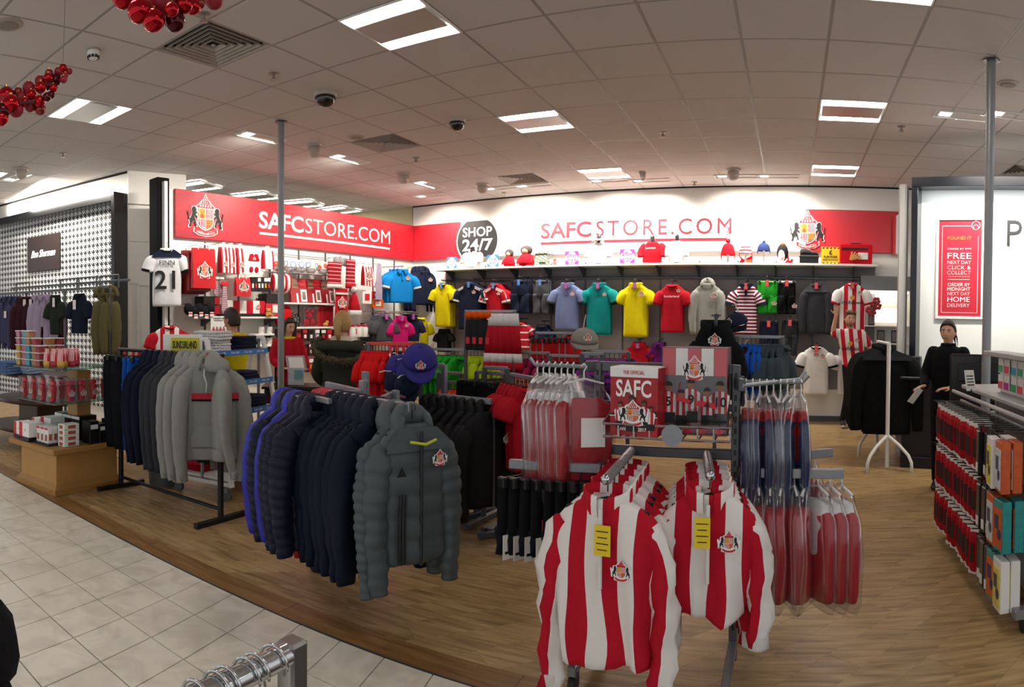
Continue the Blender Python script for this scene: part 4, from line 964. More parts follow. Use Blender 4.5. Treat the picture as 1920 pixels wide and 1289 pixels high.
def wg(pl, pr, yn, yh, key, label, behind=0, off=.4, gap=.085, tag_=None, rail=True, blabel=None, ang=0., **s):
  c = on_back((pl + pr) / 2, yn, off); u = uback((pl + pr) / 2, off); w = uback(pr, off) - uback(pl, off); L = c.z - on_back((pl + pr) / 2, yh, off).z
  zh = c.z + .075
  kk = dict(s); kk.setdefault('w', w); kk.setdefault('L', L); kk.setdefault('d', .085)
  if tag_: kk['tag'] = (tag_, -.0, -.03, .055, .1)
  g = 'clothes on the back wall arms'
  p = back(u, off, zh); t = garment(key, label, p, BANG + ang, g, **kk)
  for q in range(behind):
    p = back(u, off - gap * (q + 1), zh); b2 = garment(key, ' '.join((blabel or label).split()[:7]).rstrip(',') + ', %s behind the front one' % ORD[q] , p, BANG + random.uniform(-.04, .04), g, **kk)
  if rail: armbar(u, zh - .006, off - .02)
  return t
YEL = cloth('bright yellow', '#d8c70a'); NAVY = cloth('navy', '#1b2238'); REDC = cloth('red', '#b01525'); BLKC = cloth('black', '#111214'); GREYC = cloth('mid grey', '#4a4d52'); WHC = cloth('white', '#dcdad6')
DGREY = cloth('charcoal', '#33353a'); LGREY = cloth('light grey marl', '#8f9089', bump=.5); TEAL = cloth('teal', '#0a7f7d'); BLUG = cloth('blue grey', '#69759a'); GREEN = cloth('bright green', '#25a02c'); LIME = cloth('lime', '#b5d320'); ROYAL = cloth('royal blue', '#1550a8'); SKY = cloth('sky blue', '#1585cf')
PINKC = cloth('hot pink', '#c8186f'); PURP = cloth('purple', '#5c1d63'); ORNG = cloth('orange', '#d95512'); WINE = cloth('wine', '#3c1826'); LILAC = cloth('lilac', '#a797ad'); OLIVE = cloth('olive', '#5e5636'); KHAKI = cloth('dark khaki', '#3a3c30')
POLOST = stripes('navy red white polo stripes', ['#e4dedd', '#242a4a', '#a32338'], .052, 'Y', widths=[.4, .3, .3])
wg(815, 845, 533, 613, 'yellow_tee', 'bright yellow t-shirt with black cuffs at the left end of the back wall', 2, tag_=TAGB, body=YEL, cuffm=BLKC, col='crew', collar=BLKC, n=20)
wg(860, 903, 531, 618, 'navy_stripe_tee', 'navy t-shirt with white shoulder stripes next to the yellow ones', 2, tag_=TAGB, body=NAVY, cuffm=WHC, stripe3=WHC, crest=(.1, -.19, .07), n=20)
wg(911, 943, 533, 622, 'red_stripe_tee', 'red t-shirt with three white shoulder stripes', 3, tag_=TAGB, body=REDC, cuffm=WHC, stripe3=WHC, crest=(.1, -.19, .06), n=20)
wg(957, 993, 527, 588, 'navy_track_pants', 'navy tracksuit trousers folded over a hanger', 1, tag_=TAGB, kind='shorts', body=NAVY, sleeve=NAVY, cuff=.46)
wg(999, 1030, 527, 590, 'grey_track_pants', 'grey tracksuit trousers folded over a hanger', 2, tag_=TAGB, kind='shorts', body=GREYC, sleeve=GREYC, cuff=.46)
wg(1040, 1086, 533, 620, 'bluegrey_polo', 'blue grey polo shirt on the back wall', 1, tag_=TAGP, kind='polo', body=BLUG, cuffm=DGREY, crest=(.11, -.19, .07))
wg(1099, 1146, 533, 628, 'teal_polo', 'teal polo shirt with dark striped cuffs', 1, tag_=TAGP, kind='polo', body=TEAL, collar=TEAL, cuffm=BLKC, crest=(.11, -.19, .06))
wg(1168, 1214, 533, 632, 'yellow_polo', 'bright yellow polo shirt with a small crest', 1, tag_=TAGP, kind='polo', body=YEL, crest=(.11, -.19, .08))
wg(1238, 1282, 534, 624, 'red_tee', 'red t-shirt with a line of white writing on the chest', 1, body=REDC, crest=(.11, -.12, .06), print=[('Sunderland', WHT, .035, -.2, .24)])
wg(1302, 1349, 532, 628, 'grey_hoodie', 'light grey hooded sweatshirt hanging on the back wall', 1, kind='hoodie', body=LGREY, crest=(.11, -.22, .09), armL=.62)
wg(1377, 1420, 534, 628, 'striped_polo', 'polo shirt with narrow navy, red and white stripes', 1, tag_=TAGR, kind='polo', body=POLOST, collar=NAVY, placket=NAVY, cuffm=NAVY)
wg(1419, 1457, 528, 588, 'green_shorts', 'bright green shorts under a red tag', 1, tag_=TAGR, kind='shorts', body=GREEN, crest=(.11, -.36, .07), cuff=.48, band=cloth('green band', '#58c53a'))
wg(1458, 1491, 528, 590, 'black_shorts', 'black shorts with red side stripes under a red tag', 1, tag_=TAGR, kind='shorts', body=BLKC, crest=(.12, -.4, .07), cuff=.48, band=WHC)
wg(1507, 1552, 533, 626, 'charcoal_top', 'charcoal long sleeved top with lighter shoulders', 1, tag_=TAGR, kind='sweater', body=DGREY, yoke=GREYC, armL=.6)
wg(1572, 1622, 532, 640, 'sponsor_shirt', 'red and white striped football shirt with sponsor lettering on the wall', 1, tag_=TAGR, body=STRIPE_RWS, sleeve=cloth('off white', '#e2dfdb'), collar=REDC, cuffm=REDC, crest=(.12, -.17, .07), print=[('dafabet', BLK, .05, -.31, .32)], pbold=.015, hanger=HANG)
o = [x for x in bpy.data.objects if x.get('label', '').startswith('red and white striped football shirt with sponsor lettering on the wall')]
for q in o:
  if q['category'] == 'shirt':
    mb = MB(); mb.lathe([(.035, 0), (.035, .004)], n=16, M=Matrix.Translation((0, -.085, -.29)) @ Matrix.Rotation(pi / 2, 4, 'X')); put(mb, 'sponsor_badge', GOLD, q)
wg(1424, 1460, 604, 650, 'navy_shorts', 'navy shorts hanging below the green ones', 0, .36, tag_=TAGR, kind='shorts', body=NAVY, cuff=.48)
wg(1466, 1497, 602, 668, 'charcoal_trousers', 'charcoal joggers hanging below the black shorts', 1, .36, tag_=TAGR, kind='trousers', body=DGREY)
wg(1507, 1556, 650, 740, 'white_79_tee', 'white t-shirt numbered 79 with red and black sleeve cuffs', 2, .42, tag_=TAGR, body=WHC, collar=BLKC, cuffm=BLKC, crest=(.1, -.17, .07), print=[('79', RED, .05, -.15, .07)], pbold=.02)
wg(1572, 1600, 655, 742, 'white_tee_low', 'plain white t-shirt beside the one numbered 79', 1, .4, body=WHC)
for i, (pl, pr, yn, yh, key, lab, kw) in enumerate((
  (820, 842, 618, 660, 'kid_black_tee', 'small black t-shirt hanging below the yellow ones', dict(body=BLKC, kid=True)),
  (955, 995, 605, 655, 'kid_red_stripe', 'small red top with white stripes below the navy trousers', dict(body=stripes('kid red stripes', ['#b3202d', '#e0d9d6', '#b3202d'], .12, 'Y', widths=[.5, .2, .3]), kid=True)),
  (1003, 1030, 610, 655, 'kid_navy_tee', 'small navy top below the grey trousers', dict(body=NAVY, kid=True)),
  (1060, 1088, 625, 668, 'kid_red_tee', 'small red top below the blue grey polo', dict(body=REDC, kid=True)),
  (1178, 1218, 645, 692, 'kid_red_polo', 'small red polo shirt with a purple tag below the yellow polo', dict(body=REDC, kind='polo', kid=True, tag=(TAGP, 0, -.03, .06, .08))),
  (1222, 1250, 645, 690, 'kid_purple_polo', 'small purple polo shirt beside the small red one', dict(body=PURP, kind='polo', kid=True)))):
  wg(pl, pr, yn, yh, key, lab, 1, .36, **kw)
# things standing on the shelf
def onshelf(px, off=.26): p = on_back(px, 494, off); return Vector((p.x, p.y, ZS))
def spx(n, off=.26): return n * rng(onshelf(1200, off)) / FPX
def bust(px, w, yt, body, label, shirt=True, extra=None, logo=None):
  p = onshelf(px); h = spx(494 - yt); W_ = spx(w)
  t = thing('display_bust', label, 'display bust', p, BANG, 'busts along the wall shelf')
  mb = MB(); mb.lathe([(.05, .0), (.05, .012)], n=16); put(mb, 'base', BLACKP, t)
  mb = torso_mb(W_, h * .72, W_ * .4, 22, .012, px % 7, z0=h * .76); put(mb, 'shirt', body, t, True)
  for s_ in (-1, 1):
    mb = sleeve_mb([(s_ * W_ * .36, h * .68, 0), (s_ * W_ * .5, h * .62, 0), (s_ * W_ * .6, h * .38, -.02), (s_ * W_ * .56, h * .22, -.05)], [W_ * .11, W_ * .17, W_ * .16, W_ * .15], 10, .8, 0, s_); put(mb, 'sleeve', body, t, True)
  mb = MB(); mb.lathe([(W_ * .15, h * .72), (W_ * .13, h * .8), (W_ * .12, h * .93), (W_ * .1, h * .98), (.004, h)], n=14); put(mb, 'neck_form', mat('dark bust form', '#2b2b2c', .3), t, True)
  if logo: obj('lettering', text_mesh(logo, WHT, .03, .0, .004, W_ * .5), t, (-.01, -W_ * .2 - .03, h * .5))
  if extra == 'bow':
    mb = MB()
    for s_ in (-1, 1): mb.prism([(0, h * .82), (s_ * .09, h * .88), (s_ * .1, h * .74)][::s_], -W_ * .17, -W_ * .17 - .03)
    mb.box((0, -W_ * .17 - .02, h * .81), (.03, .03, .04), .008); put(mb, 'bow_tie', mat('cloth beige bow', '#b3aa9c', .8), t)
  return t
bust(886, 37, 449, cloth('bright white', '#f1f0ee'), 'white shirt on a dark bust in front of the 24/7 disc')
bust(1123, 40, 437, MATS['cloth bright white'], 'white shirt with a bow tie on a bust in front of the lettering', extra='bow')
bust(1223, 38, 441, cloth('vivid red', '#cf1526'), 'red shirt with white print on a bust below the letter R', logo='Sunderland')
bust(1269, 32, 440, MATS['cloth bright white'], 'white shirt on a bust right of the red one')
def dollbust(px, w, yt, label):
  p = onshelf(px); h = spx(494 - yt); W_ = spx(w); t = thing('hooded_doll', label, 'doll', p, BANG)
  mb = MB(); mb.lathe([(W_ * .5, 0), (W_ * .55, h * .2), (W_ * .42, h * .5), (W_ * .3, h * .58)], n=16); put(mb, 'body', MATS['cloth vivid red'], t, True)
  mb = MB(); mb.ball((0, 0, h * .76), (W_ * .42, W_ * .36, h * .24), 16, 10); put(mb, 'hood', cloth('grey brown fleece', '#4b4441'), t, True)
  mb = MB(); mb.ball((0, -W_ * .22, h * .7), (W_ * .24, W_ * .2, h * .14), 14, 9); hd = put(mb, 'face', mat('doll skin', '#d9a988', .5), t, True)
  for s_ in (-1, 1): mb = MB(); mb.ball((s_ * W_ * .09, -W_ * .4, h * .72), W_ * .025, 8, 6); put(mb, 'eye', BLK, hd)
  for s_ in (-1, 1): mb = sleeve_mb([(s_ * W_ * .3, h * .45, -.02), (s_ * W_ * .52, h * .3, -.05), (s_ * W_ * .45, h * .12, -.09)], [W_ * .1, W_ * .12, W_ * .1], 8, .9, 0, s_); put(mb, 'sleeve', MATS['cloth vivid red'], t, True)
dollbust(955, 22, 458, 'small doll in a dark hood and red coat on the shelf'); dollbust(987, 30, 452, 'larger doll in a dark hood and red coat on the shelf')
def card(px, w, h, label, mats, lines, name='promo_card', off=.26, ang=0., thick=.006):
  p = onshelf(px, off); t = thing(name, label, 'sign', p, BANG + ang); W_, H_ = spx(w), spx(h)
  mb = MB(); mb.box((0, 0, H_ / 2), (W_, thick, H_), .001); put(mb, 'card', mats[0], t)
  if mats[2]:
    mb = MB(); mb.prism([(W_ * .46 * cos(a) * (1 + .1 * cos(4 * a)), H_ / 2 + H_ * .46 * sin(a) * (1 + .1 * cos(4 * a))) for a in [2 * pi * k / 20 for k in range(20)]], -thick / 2 - .001, -thick / 2 - .002); put(mb, 'blob', mats[2], t)
  for s, z, sz, wd_ in lines: obj('lettering', text_mesh(s, mats[1], sz * H_, .02, .002, W_ * wd_), t, (0, -thick / 2 - .004, H_ * z))
  return t
BLU = mat('blue card', '#3f86cc', .5); PUR = mat('purple card', '#a9389b', .5)
card(847, 24, 25, 'blue two for offer card left of the white bust', (BLU, BLU, WHT), (('2 FOR', .55, .18, .6), ('£30', .25, .22, .5)))
card(924, 26, 26, 'blue two for offer card right of the white bust', (BLU, BLU, WHT), (('2 FOR', .55, .18, .6), ('£30', .25, .22, .5)))
card(1072, 28, 27, 'purple 2 for £25 card left of the bow tie bust', (PUR, PUR, WHT), (('2for', .56, .28, .75), ('£25', .15, .28, .75)))
card(1176, 29, 28, 'purple 2 for £25 card left of the red bust', (PUR, PUR, WHT), (('2for', .56, .28, .75), ('£25', .15, .28, .75)))
t = card(1557, 34, 31, 'yellow further reductions card with black warning stripes', (TAGY, BLK, None), (('£', .58, .24, .16), ('FURTHER', .36, .13, .72), ('REDUCTIONS', .2, .1, .8)))
W_, H_ = spx(34), spx(31)
for k in range(5):
  x = -W_ * .44 + k * W_ * .2
  for z in (.9, .02): mb = MB(); mb.prism([(x, H_ * z), (x + W_ * .09, H_ * z), (x + W_ * .14, H_ * (z + .08)), (x + W_ * .05, H_ * (z + .08))], -.004, -.005); put(mb, 'warning_stripe', BLK, t)
p = onshelf(1017); t = thing('patterned_bag', 'small bag with a green, black and white pattern beside the doll', 'bag', p, BANG); W_, H_ = spx(27), spx(27)
mb = MB(); mb.box((0, 0, H_ / 2), (W_, .1, H_), .012); m = stripes('green black white print', ['#e8e8e4', '#2f2f2f', '#7fb84a', '#e8e8e4', '#333333'], .09);
for k in range(len(mb.v)): mb.uv[k] = (mb.v[k][0] + mb.v[k][2] * 1.6, mb.v[k][2])
put(mb, 'bag', m, t); mb = MB(); mb.box((W_ * .1, -.055, H_ * .2), (W_ * .5, .01, H_ * .1), .003); put(mb, 'trim', BLACKP, t); mb = MB(); mb.box((0, -.055, H_ * .85), (W_, .01, .015), .003); put(mb, 'zip', BLACKP, t)
mb = MB(); mb.tube([(W_ * .5 + .02 * k, 0, H_ * (.8 + .02 * sin(k))) for k in range(6)], .008, 6); put(mb, 'strap', BLACKP, t)
p = onshelf(1040); t = thing('plush_key_fob', 'small pink red plush next to the patterned bag', 'toy', p, BANG); mb = MB(); mb.ball((0, 0, .04), (.04, .03, .04), 12, 8); mb.ball((.0, 0, .1), .03, 12, 8); put(mb, 'body', mat('cloth pinkish red', '#d0655d', .8), t, True)
def hat(px, w, yt, yb, label, kind, mats, off=.26):
  p = on_back(px, yb, off); W_ = spx(w) / 2; H_ = spx(yb - yt); t = thing('knitted_hat', label, 'hat', (p.x, p.y, p.z), BANG)
  prof = []
  n = 18
  rings = []
  for j in range(9):
    q = j / 8; a = q * pi / 2 * .97; z = H_ * (.12 + .62 * sin(a)); r = W_ * (cos(a) ** .7)
    rings.append([(r * cos(2 * pi * i / n), r * .85 * sin(2 * pi * i / n), z) for i in range(n)])
  mb = MB(); mb.loft(rings, (0, 1), uvs=[[(p_[0], p_[2]) for p_ in r] for r in rings]); put(mb, 'crown', mats[0], t, True)
  for s_ in (-1, 1):
    mb = MB(); mb.loft([[(s_ * W_ * .93, -W_ * .45, H_ * .2), (s_ * W_ * 1.0, 0, H_ * .2), (s_ * W_ * .93, W_ * .3, H_ * .2), (s_ * W_ * .86, 0, H_ * .2)], [(s_ * W_ * .95, -W_ * .3, H_ * .0), (s_ * W_ * 1.02, 0, 0), (s_ * W_ * .95, W_ * .2, 0), (s_ * W_ * .9, 0, 0)], [(s_ * W_ * .95, -W_ * .08, -H_ * .12), (s_ * W_ * .98, 0, -H_ * .12), (s_ * W_ * .95, W_ * .08, -H_ * .12), (s_ * W_ * .92, 0, -H_ * .12)]]); put(mb, 'ear_flap', mats[1], t, True)
  if kind == 'bobble':
    mb = MB(); mb.ball((0, 0, H_ * .85), W_ * .33, 12, 8); put(mb, 'bobble', mats[1], t, True)
    for s_ in (-1, 1): mb = MB(); mb.tube([(s_ * W_ * .3, -W_ * .2, H_ * .75), (s_ * W_ * .15, 0, H_ * 1.2), (0, .0, H_ * 1.6)], .006, 5); put(mb, 'tassel', mats[1], t)
  if kind == 'peak': mb = MB(); mb.tube([(0, 0, H_ * .72), (W_ * .05, 0, H_ * .85), (W_ * .1, 0, H_ * .95)], [W_ * .3, W_ * .2, W_ * .05], 8); put(mb, 'peak', mats[0], t, True)
  mb = MB(); mb.lathe([(W_ * .5, -(p.z - ZS)), (W_ * .5, -(p.z - ZS) + .006), (W_ * .16, -(p.z - ZS) + .02), (W_ * .16, H_ * .2), (W_ * .75, H_ * .3), (W_ * .6, H_ * .5), (.01, H_ * .6)], n=16); put(mb, 'stand', WHITE, t, True)
  return t
HST = stripes('hat stripes', ['#c92233', '#eceae6'], .05, 'Y')
hat(1365, 26, 448, 483, 'red bobble hat with ear flaps on the wall shelf', 'bobble', (MATS['cloth vivid red'], MATS['cloth vivid red']))
hat(1398, 24, 455, 478, 'white hat with red bands on the wall shelf', 'plain', (HST, MATS['cloth vivid red']))
hat(1432, 24, 450, 474, 'navy peaked hat with ear flaps on the wall shelf', 'peak', (cloth('hat navy', '#2a3766'), MATS['cloth hat navy']))
p = onshelf(1398, .2); t = thing('knitted_scarf', 'red and orange scarf wrapped below the banded hat', 'scarf', p, BANG); mb = MB(); W_ = spx(25)
mb.prism([(-W_ / 2, .13), (-W_ * .1, .06), (W_ * .5, .12), (W_ * .5, 0), (-W_ * .5, 0), (-W_ * .3, .06)], -.06, .02); put(mb, 'band', MATS['cloth vivid red'], t); mb = MB(); mb.prism([(-.02, .0), (.09, .0), (.1, .06), (.0, .055)], -.065, -.05); put(mb, 'patch', mat('cloth orange knit', '#e0713a', .8), t)
p = onshelf(1467); t = thing('animal_hat', 'black and white animal face hat with an orange top', 'hat', p, BANG); W_, H_ = spx(21) / 2, spx(36)
mb = MB(); mb.ball((0, 0, H_ * .55), (W_, W_ * .8, H_ * .45), 16, 10); put(mb, 'head', cloth('plush black', '#262427'), t, True); mb = MB(); mb.ball((-.01, -W_ * .45, H_ * .4), (W_ * .62, W_ * .5, H_ * .33), 14, 9); put(mb, 'face', cloth('plush white', '#e5e2de'), t, True)
mb = MB(); mb.ball((.0, 0, H_ * .95), (W_ * .5, W_ * .4, H_ * .1), 10, 7); put(mb, 'crest_tuft', ORNG, t, True); mb = MB(); mb.tube([(W_ * .8, 0, H_ * .5), (W_, 0, H_ * .2), (W_ * .6, -.03, 0.01)], .015, 6); put(mb, 'tie', MATS['cloth vivid red'], t); mb = MB(); mb.prism([(-.02, H_ * .52), (.02, H_ * .52), (0, H_ * .44)], -W_ * .93, -W_ * .88); put(mb, 'beak', GOLD, t)
p = onshelf(1517); t = thing('shoe_box', 'black shoe box on the wall shelf', 'box', p, BANG); W_ = spx(34)
mb = MB(); mb.box((0, 0, .045), (W_, .2, .09), .003); put(mb, 'box', BLACKP, t); mb = MB(); mb.box((0, 0, .1), (W_ + .008, .208, .025), .003); put(mb, 'lid', mat('black lid', '#1c1c1e', .5), t)
t = thing('trainer', 'black trainer standing on the black shoe box', 'shoe', (p.x, p.y, ZS + .113), BANG)
mb = MB(); rings = []
for q, w_, h_ in ((-.14, .02, .07), (-.12, .036, .1), (-.06, .038, .1), (0, .036, .085), (.06, .042, .06), (.11, .038, .045), (.14, .015, .03)): rings.append([(q, w_ * cos(a), .018 + max(0, h_ * (.5 + .5 * sin(a)) - .0)) for a in [2 * pi * i / 12 for i in range(12)]])
mb.loft(rings); put(mb, 'upper', mat('black suede', '#1b1b1d', .8), t, True); mb = MB(); mb.box((0, 0, .01), (.285, .08, .02), .008); put(mb, 'sole', mat('dark sole', '#3a3a3a', .6), t); mb = MB()
for k in range(4): mb.bar((.0 + k * .02, -.03, .1 - k * .011), (.0 + k * .02, .03, .1 - k * .011), .008)
put(mb, 'laces', WHT, t)
p = onshelf(1604); t = thing('gift_hamper_bag', 'red cool bag with black handles and a printed panel on the shelf end', 'bag', p, BANG); W_, H_ = spx(58), spx(36)
mb = MB(); mb.box((0, 0, H_ / 2), (W_, .22, H_), .015); put(mb, 'bag', MATS['cloth vivid red'], t); mb = MB(); mb.box((-.02, -.113, H_ * .76), (W_ * .82, .012, H_ * .1), .003); put(mb, 'zip_band', BLACKP, t)
mb = MB(); mb.tube([(-W_ * .22, -.08, H_ * .7), (-W_ * .2, -.08, H_ * .97), (-W_ * .12, -.08, H_ * 1.02), (W_ * .12, -.08, H_ * 1.02), (W_ * .2, -.08, H_ * .97), (W_ * .22, -.08, H_ * .7)], .012, 6, flat=2); put(mb, 'handle', BLACKP, t)
mb = MB()
for k in range(5):
  a = .3 + k * .28; mb.tube([(-.08, -.115, .06), (-.08 + .17 * cos(a), -.115, .06 + .13 * sin(a))], [.02, .012], 6)
put(mb, 'printed_chips', mat('tan print', '#d0924a', .5), t); mb = MB(); mb.box((W_ * .22, -.114, H_ * .4), (W_ * .3, .008, H_ * .34), .002); put(mb, 'printed_label', WHT, t)
t = thing('red_slipper', 'tiny red toy lying on the shelf beside the animal hat', 'toy', onshelf(1481, .3), BANG); mb = MB(); mb.ball((0, 0, .025), (.045, .03, .025), 10, 7); mb.ball((.03, 0, .05), .02, 8, 6); put(mb, 'body', MATS['cloth vivid red'], t, True)
# LEFT WALL: souvenirs on shelves and hooks
def lp(px, py, off=.3): return on_left(px, py, off)
def lsz(px0, px1, py0, py1, off):
  a, b_ = lp(px0, (py0 + py1) / 2, off), lp(px1, (py0 + py1) / 2, off); c = lp((px0 + px1) / 2, py1, off); d = lp((px0 + px1) / 2, py0, off)
  return Vector(((a.x + b_.x) / 2, (a.y + b_.y) / 2, c.z)), (b_ - a).length, d.z - c.z
def lthing(name, label, cat, box, off, group=None, ang=0.):
  p, w, h = lsz(*box, off); return thing(name, label, cat, p, LANG + ang, group), w, h
def lshelf(px0, px1, py, label, dep=.32):
  p, w, h = lsz(px0, px1, py - 2, py + 2, dep); t = thing('wall_shelf', label, 'shelf', p, LANG)
  mb = MB(); mb.box((0, dep / 2, 0), (w, dep, .028), .004); put(mb, 'board', WHITE, t)
  for s_ in (-1, 1):
    mb = MB(); mb.prism([(.02, -.02), (dep, -.02), (dep, -.12), (dep - .04, -.12)], s_ * w * .46 - .006, s_ * w * .46 + .006, plane='yz'); put(mb, 'bracket', DSTEEL, t)
  return p.z + .014
def hook(t, z, y1=.3, x=0.):
  mb = MB(); mb.tube([(x, -.02, z), (x, y1, z), (x, y1, z)][:2], .005, 6); put(mb, 'hook', CHROME, t)
RB = mat('red gift paper', '#c4141f', .3, var=.05); RBD = mat('dark red gift paper', '#7f0f18', .35, var=.06)
STRB = stripes('striped gift paper', ['#b71f2c', '#e6e1dc'], .075, rough=.4, bump=0)
def uvbox(mb):
  for k in range(len(mb.v)): mb.uv[k] = (mb.v[k][0], mb.v[k][2])
  return mb
def giftbag(box, off, label, m, cr=True, ang=0., group=None, handle=WHT):
  t, w, h = lthing('gift_bag', label, 'gift bag', box, off, group, ang)
  mb = MB(); mb.loft([[(-w / 2, -.035, 0), (w / 2, -.035, 0), (w / 2, .035, 0), (-w / 2, .035, 0)], [(-w / 2, -.03, h * .6), (w / 2, -.03, h * .6), (w / 2, .03, h * .6), (-w / 2, .03, h * .6)], [(-w / 2, -.008, h), (w / 2, -.008, h), (w / 2, .008, h), (-w / 2, .008, h)]]); uvbox(mb); put(mb, 'bag', m, t)
  for y in (-.01, .01):
    mb = MB(); mb.tube([(-w * .25, y, h - .02), (-w * .2, y, h + .04), (0, y * 2, h + .065), (w * .2, y, h + .04), (w * .25, y, h - .02)], .006, 6); put(mb, 'handle', handle, t)
  hook(t, h + .06, off - .02)
  if cr: crest(t, min(w, h) * .62, (0, -.038, h * .25))
  return t
giftbag((360, 402, 466, 541), .42, 'bright red gift bag with crest, front of the bags by the white number shirt', RB)
for k in range(4): giftbag((352 - k * 4, 392 - k * 4, 471, 546 + k * 2), .34 - k * .075, 'dark red gift bag, %s behind the bright red one' % ORD[k], RBD, False, group='dark red gift bags')
for k, (a, b_) in enumerate(((413, 427), (428, 440), (443, 458))):
  for q in range(2): giftbag((a - q * 3, b_ - q * 3, 464 + k, 512 + k), .36 - q * .12, 'narrow red and white striped gift bag, %s from the left, %s' % (ORD[k], ('front', 'rear')[q]), STRB, q == 0, group='narrow striped gift bags')
giftbag((441, 468, 521, 556), .4, 'small red gift bag with crest above the striped gift box', RB)
giftbag((492, 511, 470, 505), .4, 'white gift bag with broad red bands left of the footballs', stripes('white red bag', ['#e8e4e0', '#c02230', '#e8e4e0'], .2), False)
t, w, h = lthing('baby_set_card', 'white card holding a baby bib and booties in red', 'card', (461, 489, 473, 515), .38)
mb = MB(); mb.box((0, 0, h / 2), (w, .012, h), .003); put(mb, 'card', CARDW, t); hook(t, h * .97, .34)
mb = MB(); mb.prism([(-w * .36, h * .62), (w * .36, h * .62), (w * .25, h * .9), (w * .08, h * .92), (0, h * .82), (-w * .08, h * .92), (-w * .25, h * .9)], -.007, -.02); put(mb, 'bib', REDC, t); crest(t, h * .16, (0, -.021, h * .64), small=True)
for s_ in (-1, 1): mb = MB(); mb.ball((s_ * w * .18, -.015, h * .22), (w * .13, .012, h * .13), 12, 8); put(mb, 'bootie', REDC, t, True)
p0, p1 = lp(512, 507, .3), lp(634, 507, .3)
p0 = lp(512, 507, .32); p1 = lp(634, 507, .32)
tr = thing('ball_rack', 'grey wire trough holding six footballs under the left sign', 'rack', ((p0.x + p1.x) / 2, (p0.y + p1.y) / 2, p0.z), LANG); w = (p1 - p0).length
for y, z in ((.16, -.02), (0, -.02), (-.02, .06), (.2, .24), (.2, .27)):
  mb = MB(); mb.tube([(-w / 2, y, z), (w / 2, y, z)], .006, 6); put(mb, 'bar', STEEL, tr)
for k in range(6):
  x = -w / 2 + w * k / 5; mb = MB(); mb.tube([(x, -.02, .06), (x, 0, -.02), (x, .2, -.02), (x, .29, .03)], .005, 6); put(mb, 'wire', STEEL, tr)
for k, px in enumerate((521, 542, 562, 583, 606, 626)):
  c = lp(px, 495, .22); r = .105
  orange = k in (0, 4, 5); t = thing('football', ('white and orange football' if orange else 'white and blue football') + ', %s from the left in the wire trough' % ORD[k], 'football', (c.x, c.y, p0.z + r - .01), .5 + k * .9, 'footballs in the wire trough')
  mb = MB(); mb.ball((0, 0, 0), r, 20, 14); put(mb, 'ball', mat('white ball skin', '#e9e7e3', .35, var=.02), t, True)
  m = ORANGE if orange else mat('blue ball print', '#2f6fb5', .4)
  for n_ in ((0, -1, .1), (.9, -.3, .3), (-.9, -.3, .2), (.3, -.2, 1), (-.2, .9, .3), (.3, -.5, -.8), (.8, .6, 0)):
    nn = Vector(n_).normalized(); a = nn.orthogonal().normalized(); b2 = nn.cross(a); mb = MB()
    ring = [(nn * cos(.42) + (a * cos(q) + b2 * sin(q)) * sin(.42)) * r * 1.004 for q in [2 * pi * i / 12 for i in range(12)]]
    if orange: mb.poly([nn * r * 1.03] + []) if False else mb.loft([ring, [(nn * cos(.2) + (a * cos(q) + b2 * sin(q)) * sin(.2)) * r * 1.006 for q in [2 * pi * i / 12 for i in range(12)]]], (0, 1))
    else: mb.tube(ring, .005, 5, close=True)
    put(mb, 'printed_ring', m, t, True)
z1 = lshelf(528, 634, 568, 'white wall shelf under three leaning red gift boxes'); z2 = lshelf(396, 526, 594, 'white wall shelf behind the man in yellow'); z3 = lshelf(538, 628, 613, 'white wall shelf level with the red cushion'); z4 = lshelf(478, 524, 647, 'short white shelf of mugs')
z5 = lshelf(478, 515, 626, 'short upper white shelf of mugs')
def giftbox(box, off, label, front, dep=.1, name='gift_box', cat='gift box', lean=0., prints=(), zfloor=None, ang=0., base=None, group=None):
  t, w, h = lthing(name, label, cat, box, off, group, ang)
  if zfloor is not None: t.location.z = zfloor
  if lean: t.rotation_euler = (-lean, 0, LANG + ang)
  mb = MB(); mb.box((0, dep / 2, h / 2), (w, dep, h), .003); uvbox(mb); put(mb, 'box', front, t)
  if base: mb = MB(); mb.box((0, dep / 2 - .003, h * .1), (w + .006, dep + .01, h * .2), .002); put(mb, 'base_tray', base, t)
  for x, z, ww, hh, m in prints:
    mb = MB(); mb.box((x * w, -.001, z * h), (ww * w, .006, hh * h)); put(mb, 'printed_panel', m, t)
  return t, w, h
PHOTO = mat('photo print', '#8b6a58', .4, var=.7, scale=18); DKR = mat('deep red box print', '#9c1420', .4, var=.1)
for k, (a, b_) in enumerate(((547, 578), (579, 604), (605, 629))):
  giftbox((a, b_, 519 + k, 566), .2, 'red gift box leaning on the shelf, %s of three' % ORD[k], DKR, .04, lean=.16, zfloor=z1, prints=((.28, .3, .36, .5, WHT), (.28, .3, .22, .34, PHOTO), (.2, .8, .5, .3, RED), (-.2, .78, .4, .36, PHOTO), (-.12, .2, .1, .38, WHT)), group='leaning red gift boxes')
giftbox((500, 536, 549, 566), .25, 'flat black gift box beneath the striped cushion', BLACKP, .2, zfloor=z1 - .01)
t, w, h = lthing('cushion', 'puffed red and white striped cushion above the flat black box', 'cushion', (508, 546, 513, 549), .24)
mb = MB(); rings = []
for j in range(9):
  q = -1 + j / 4; e = (1 - abs(q) ** 3) ** .5 if abs(q) < 1 else .08
  rings.append([(w / 2 * (1 - .06 * e) * max(.5, e) ** .3 * math.copysign(abs(cos(a)) ** .5, cos(a)) * 1.0, .09 * e * sin(a) * (1 - .3 * abs(cos(a)) ** 4), h / 2 + h / 2 * q) for a in [2 * pi * i / 24 for i in range(24)]])
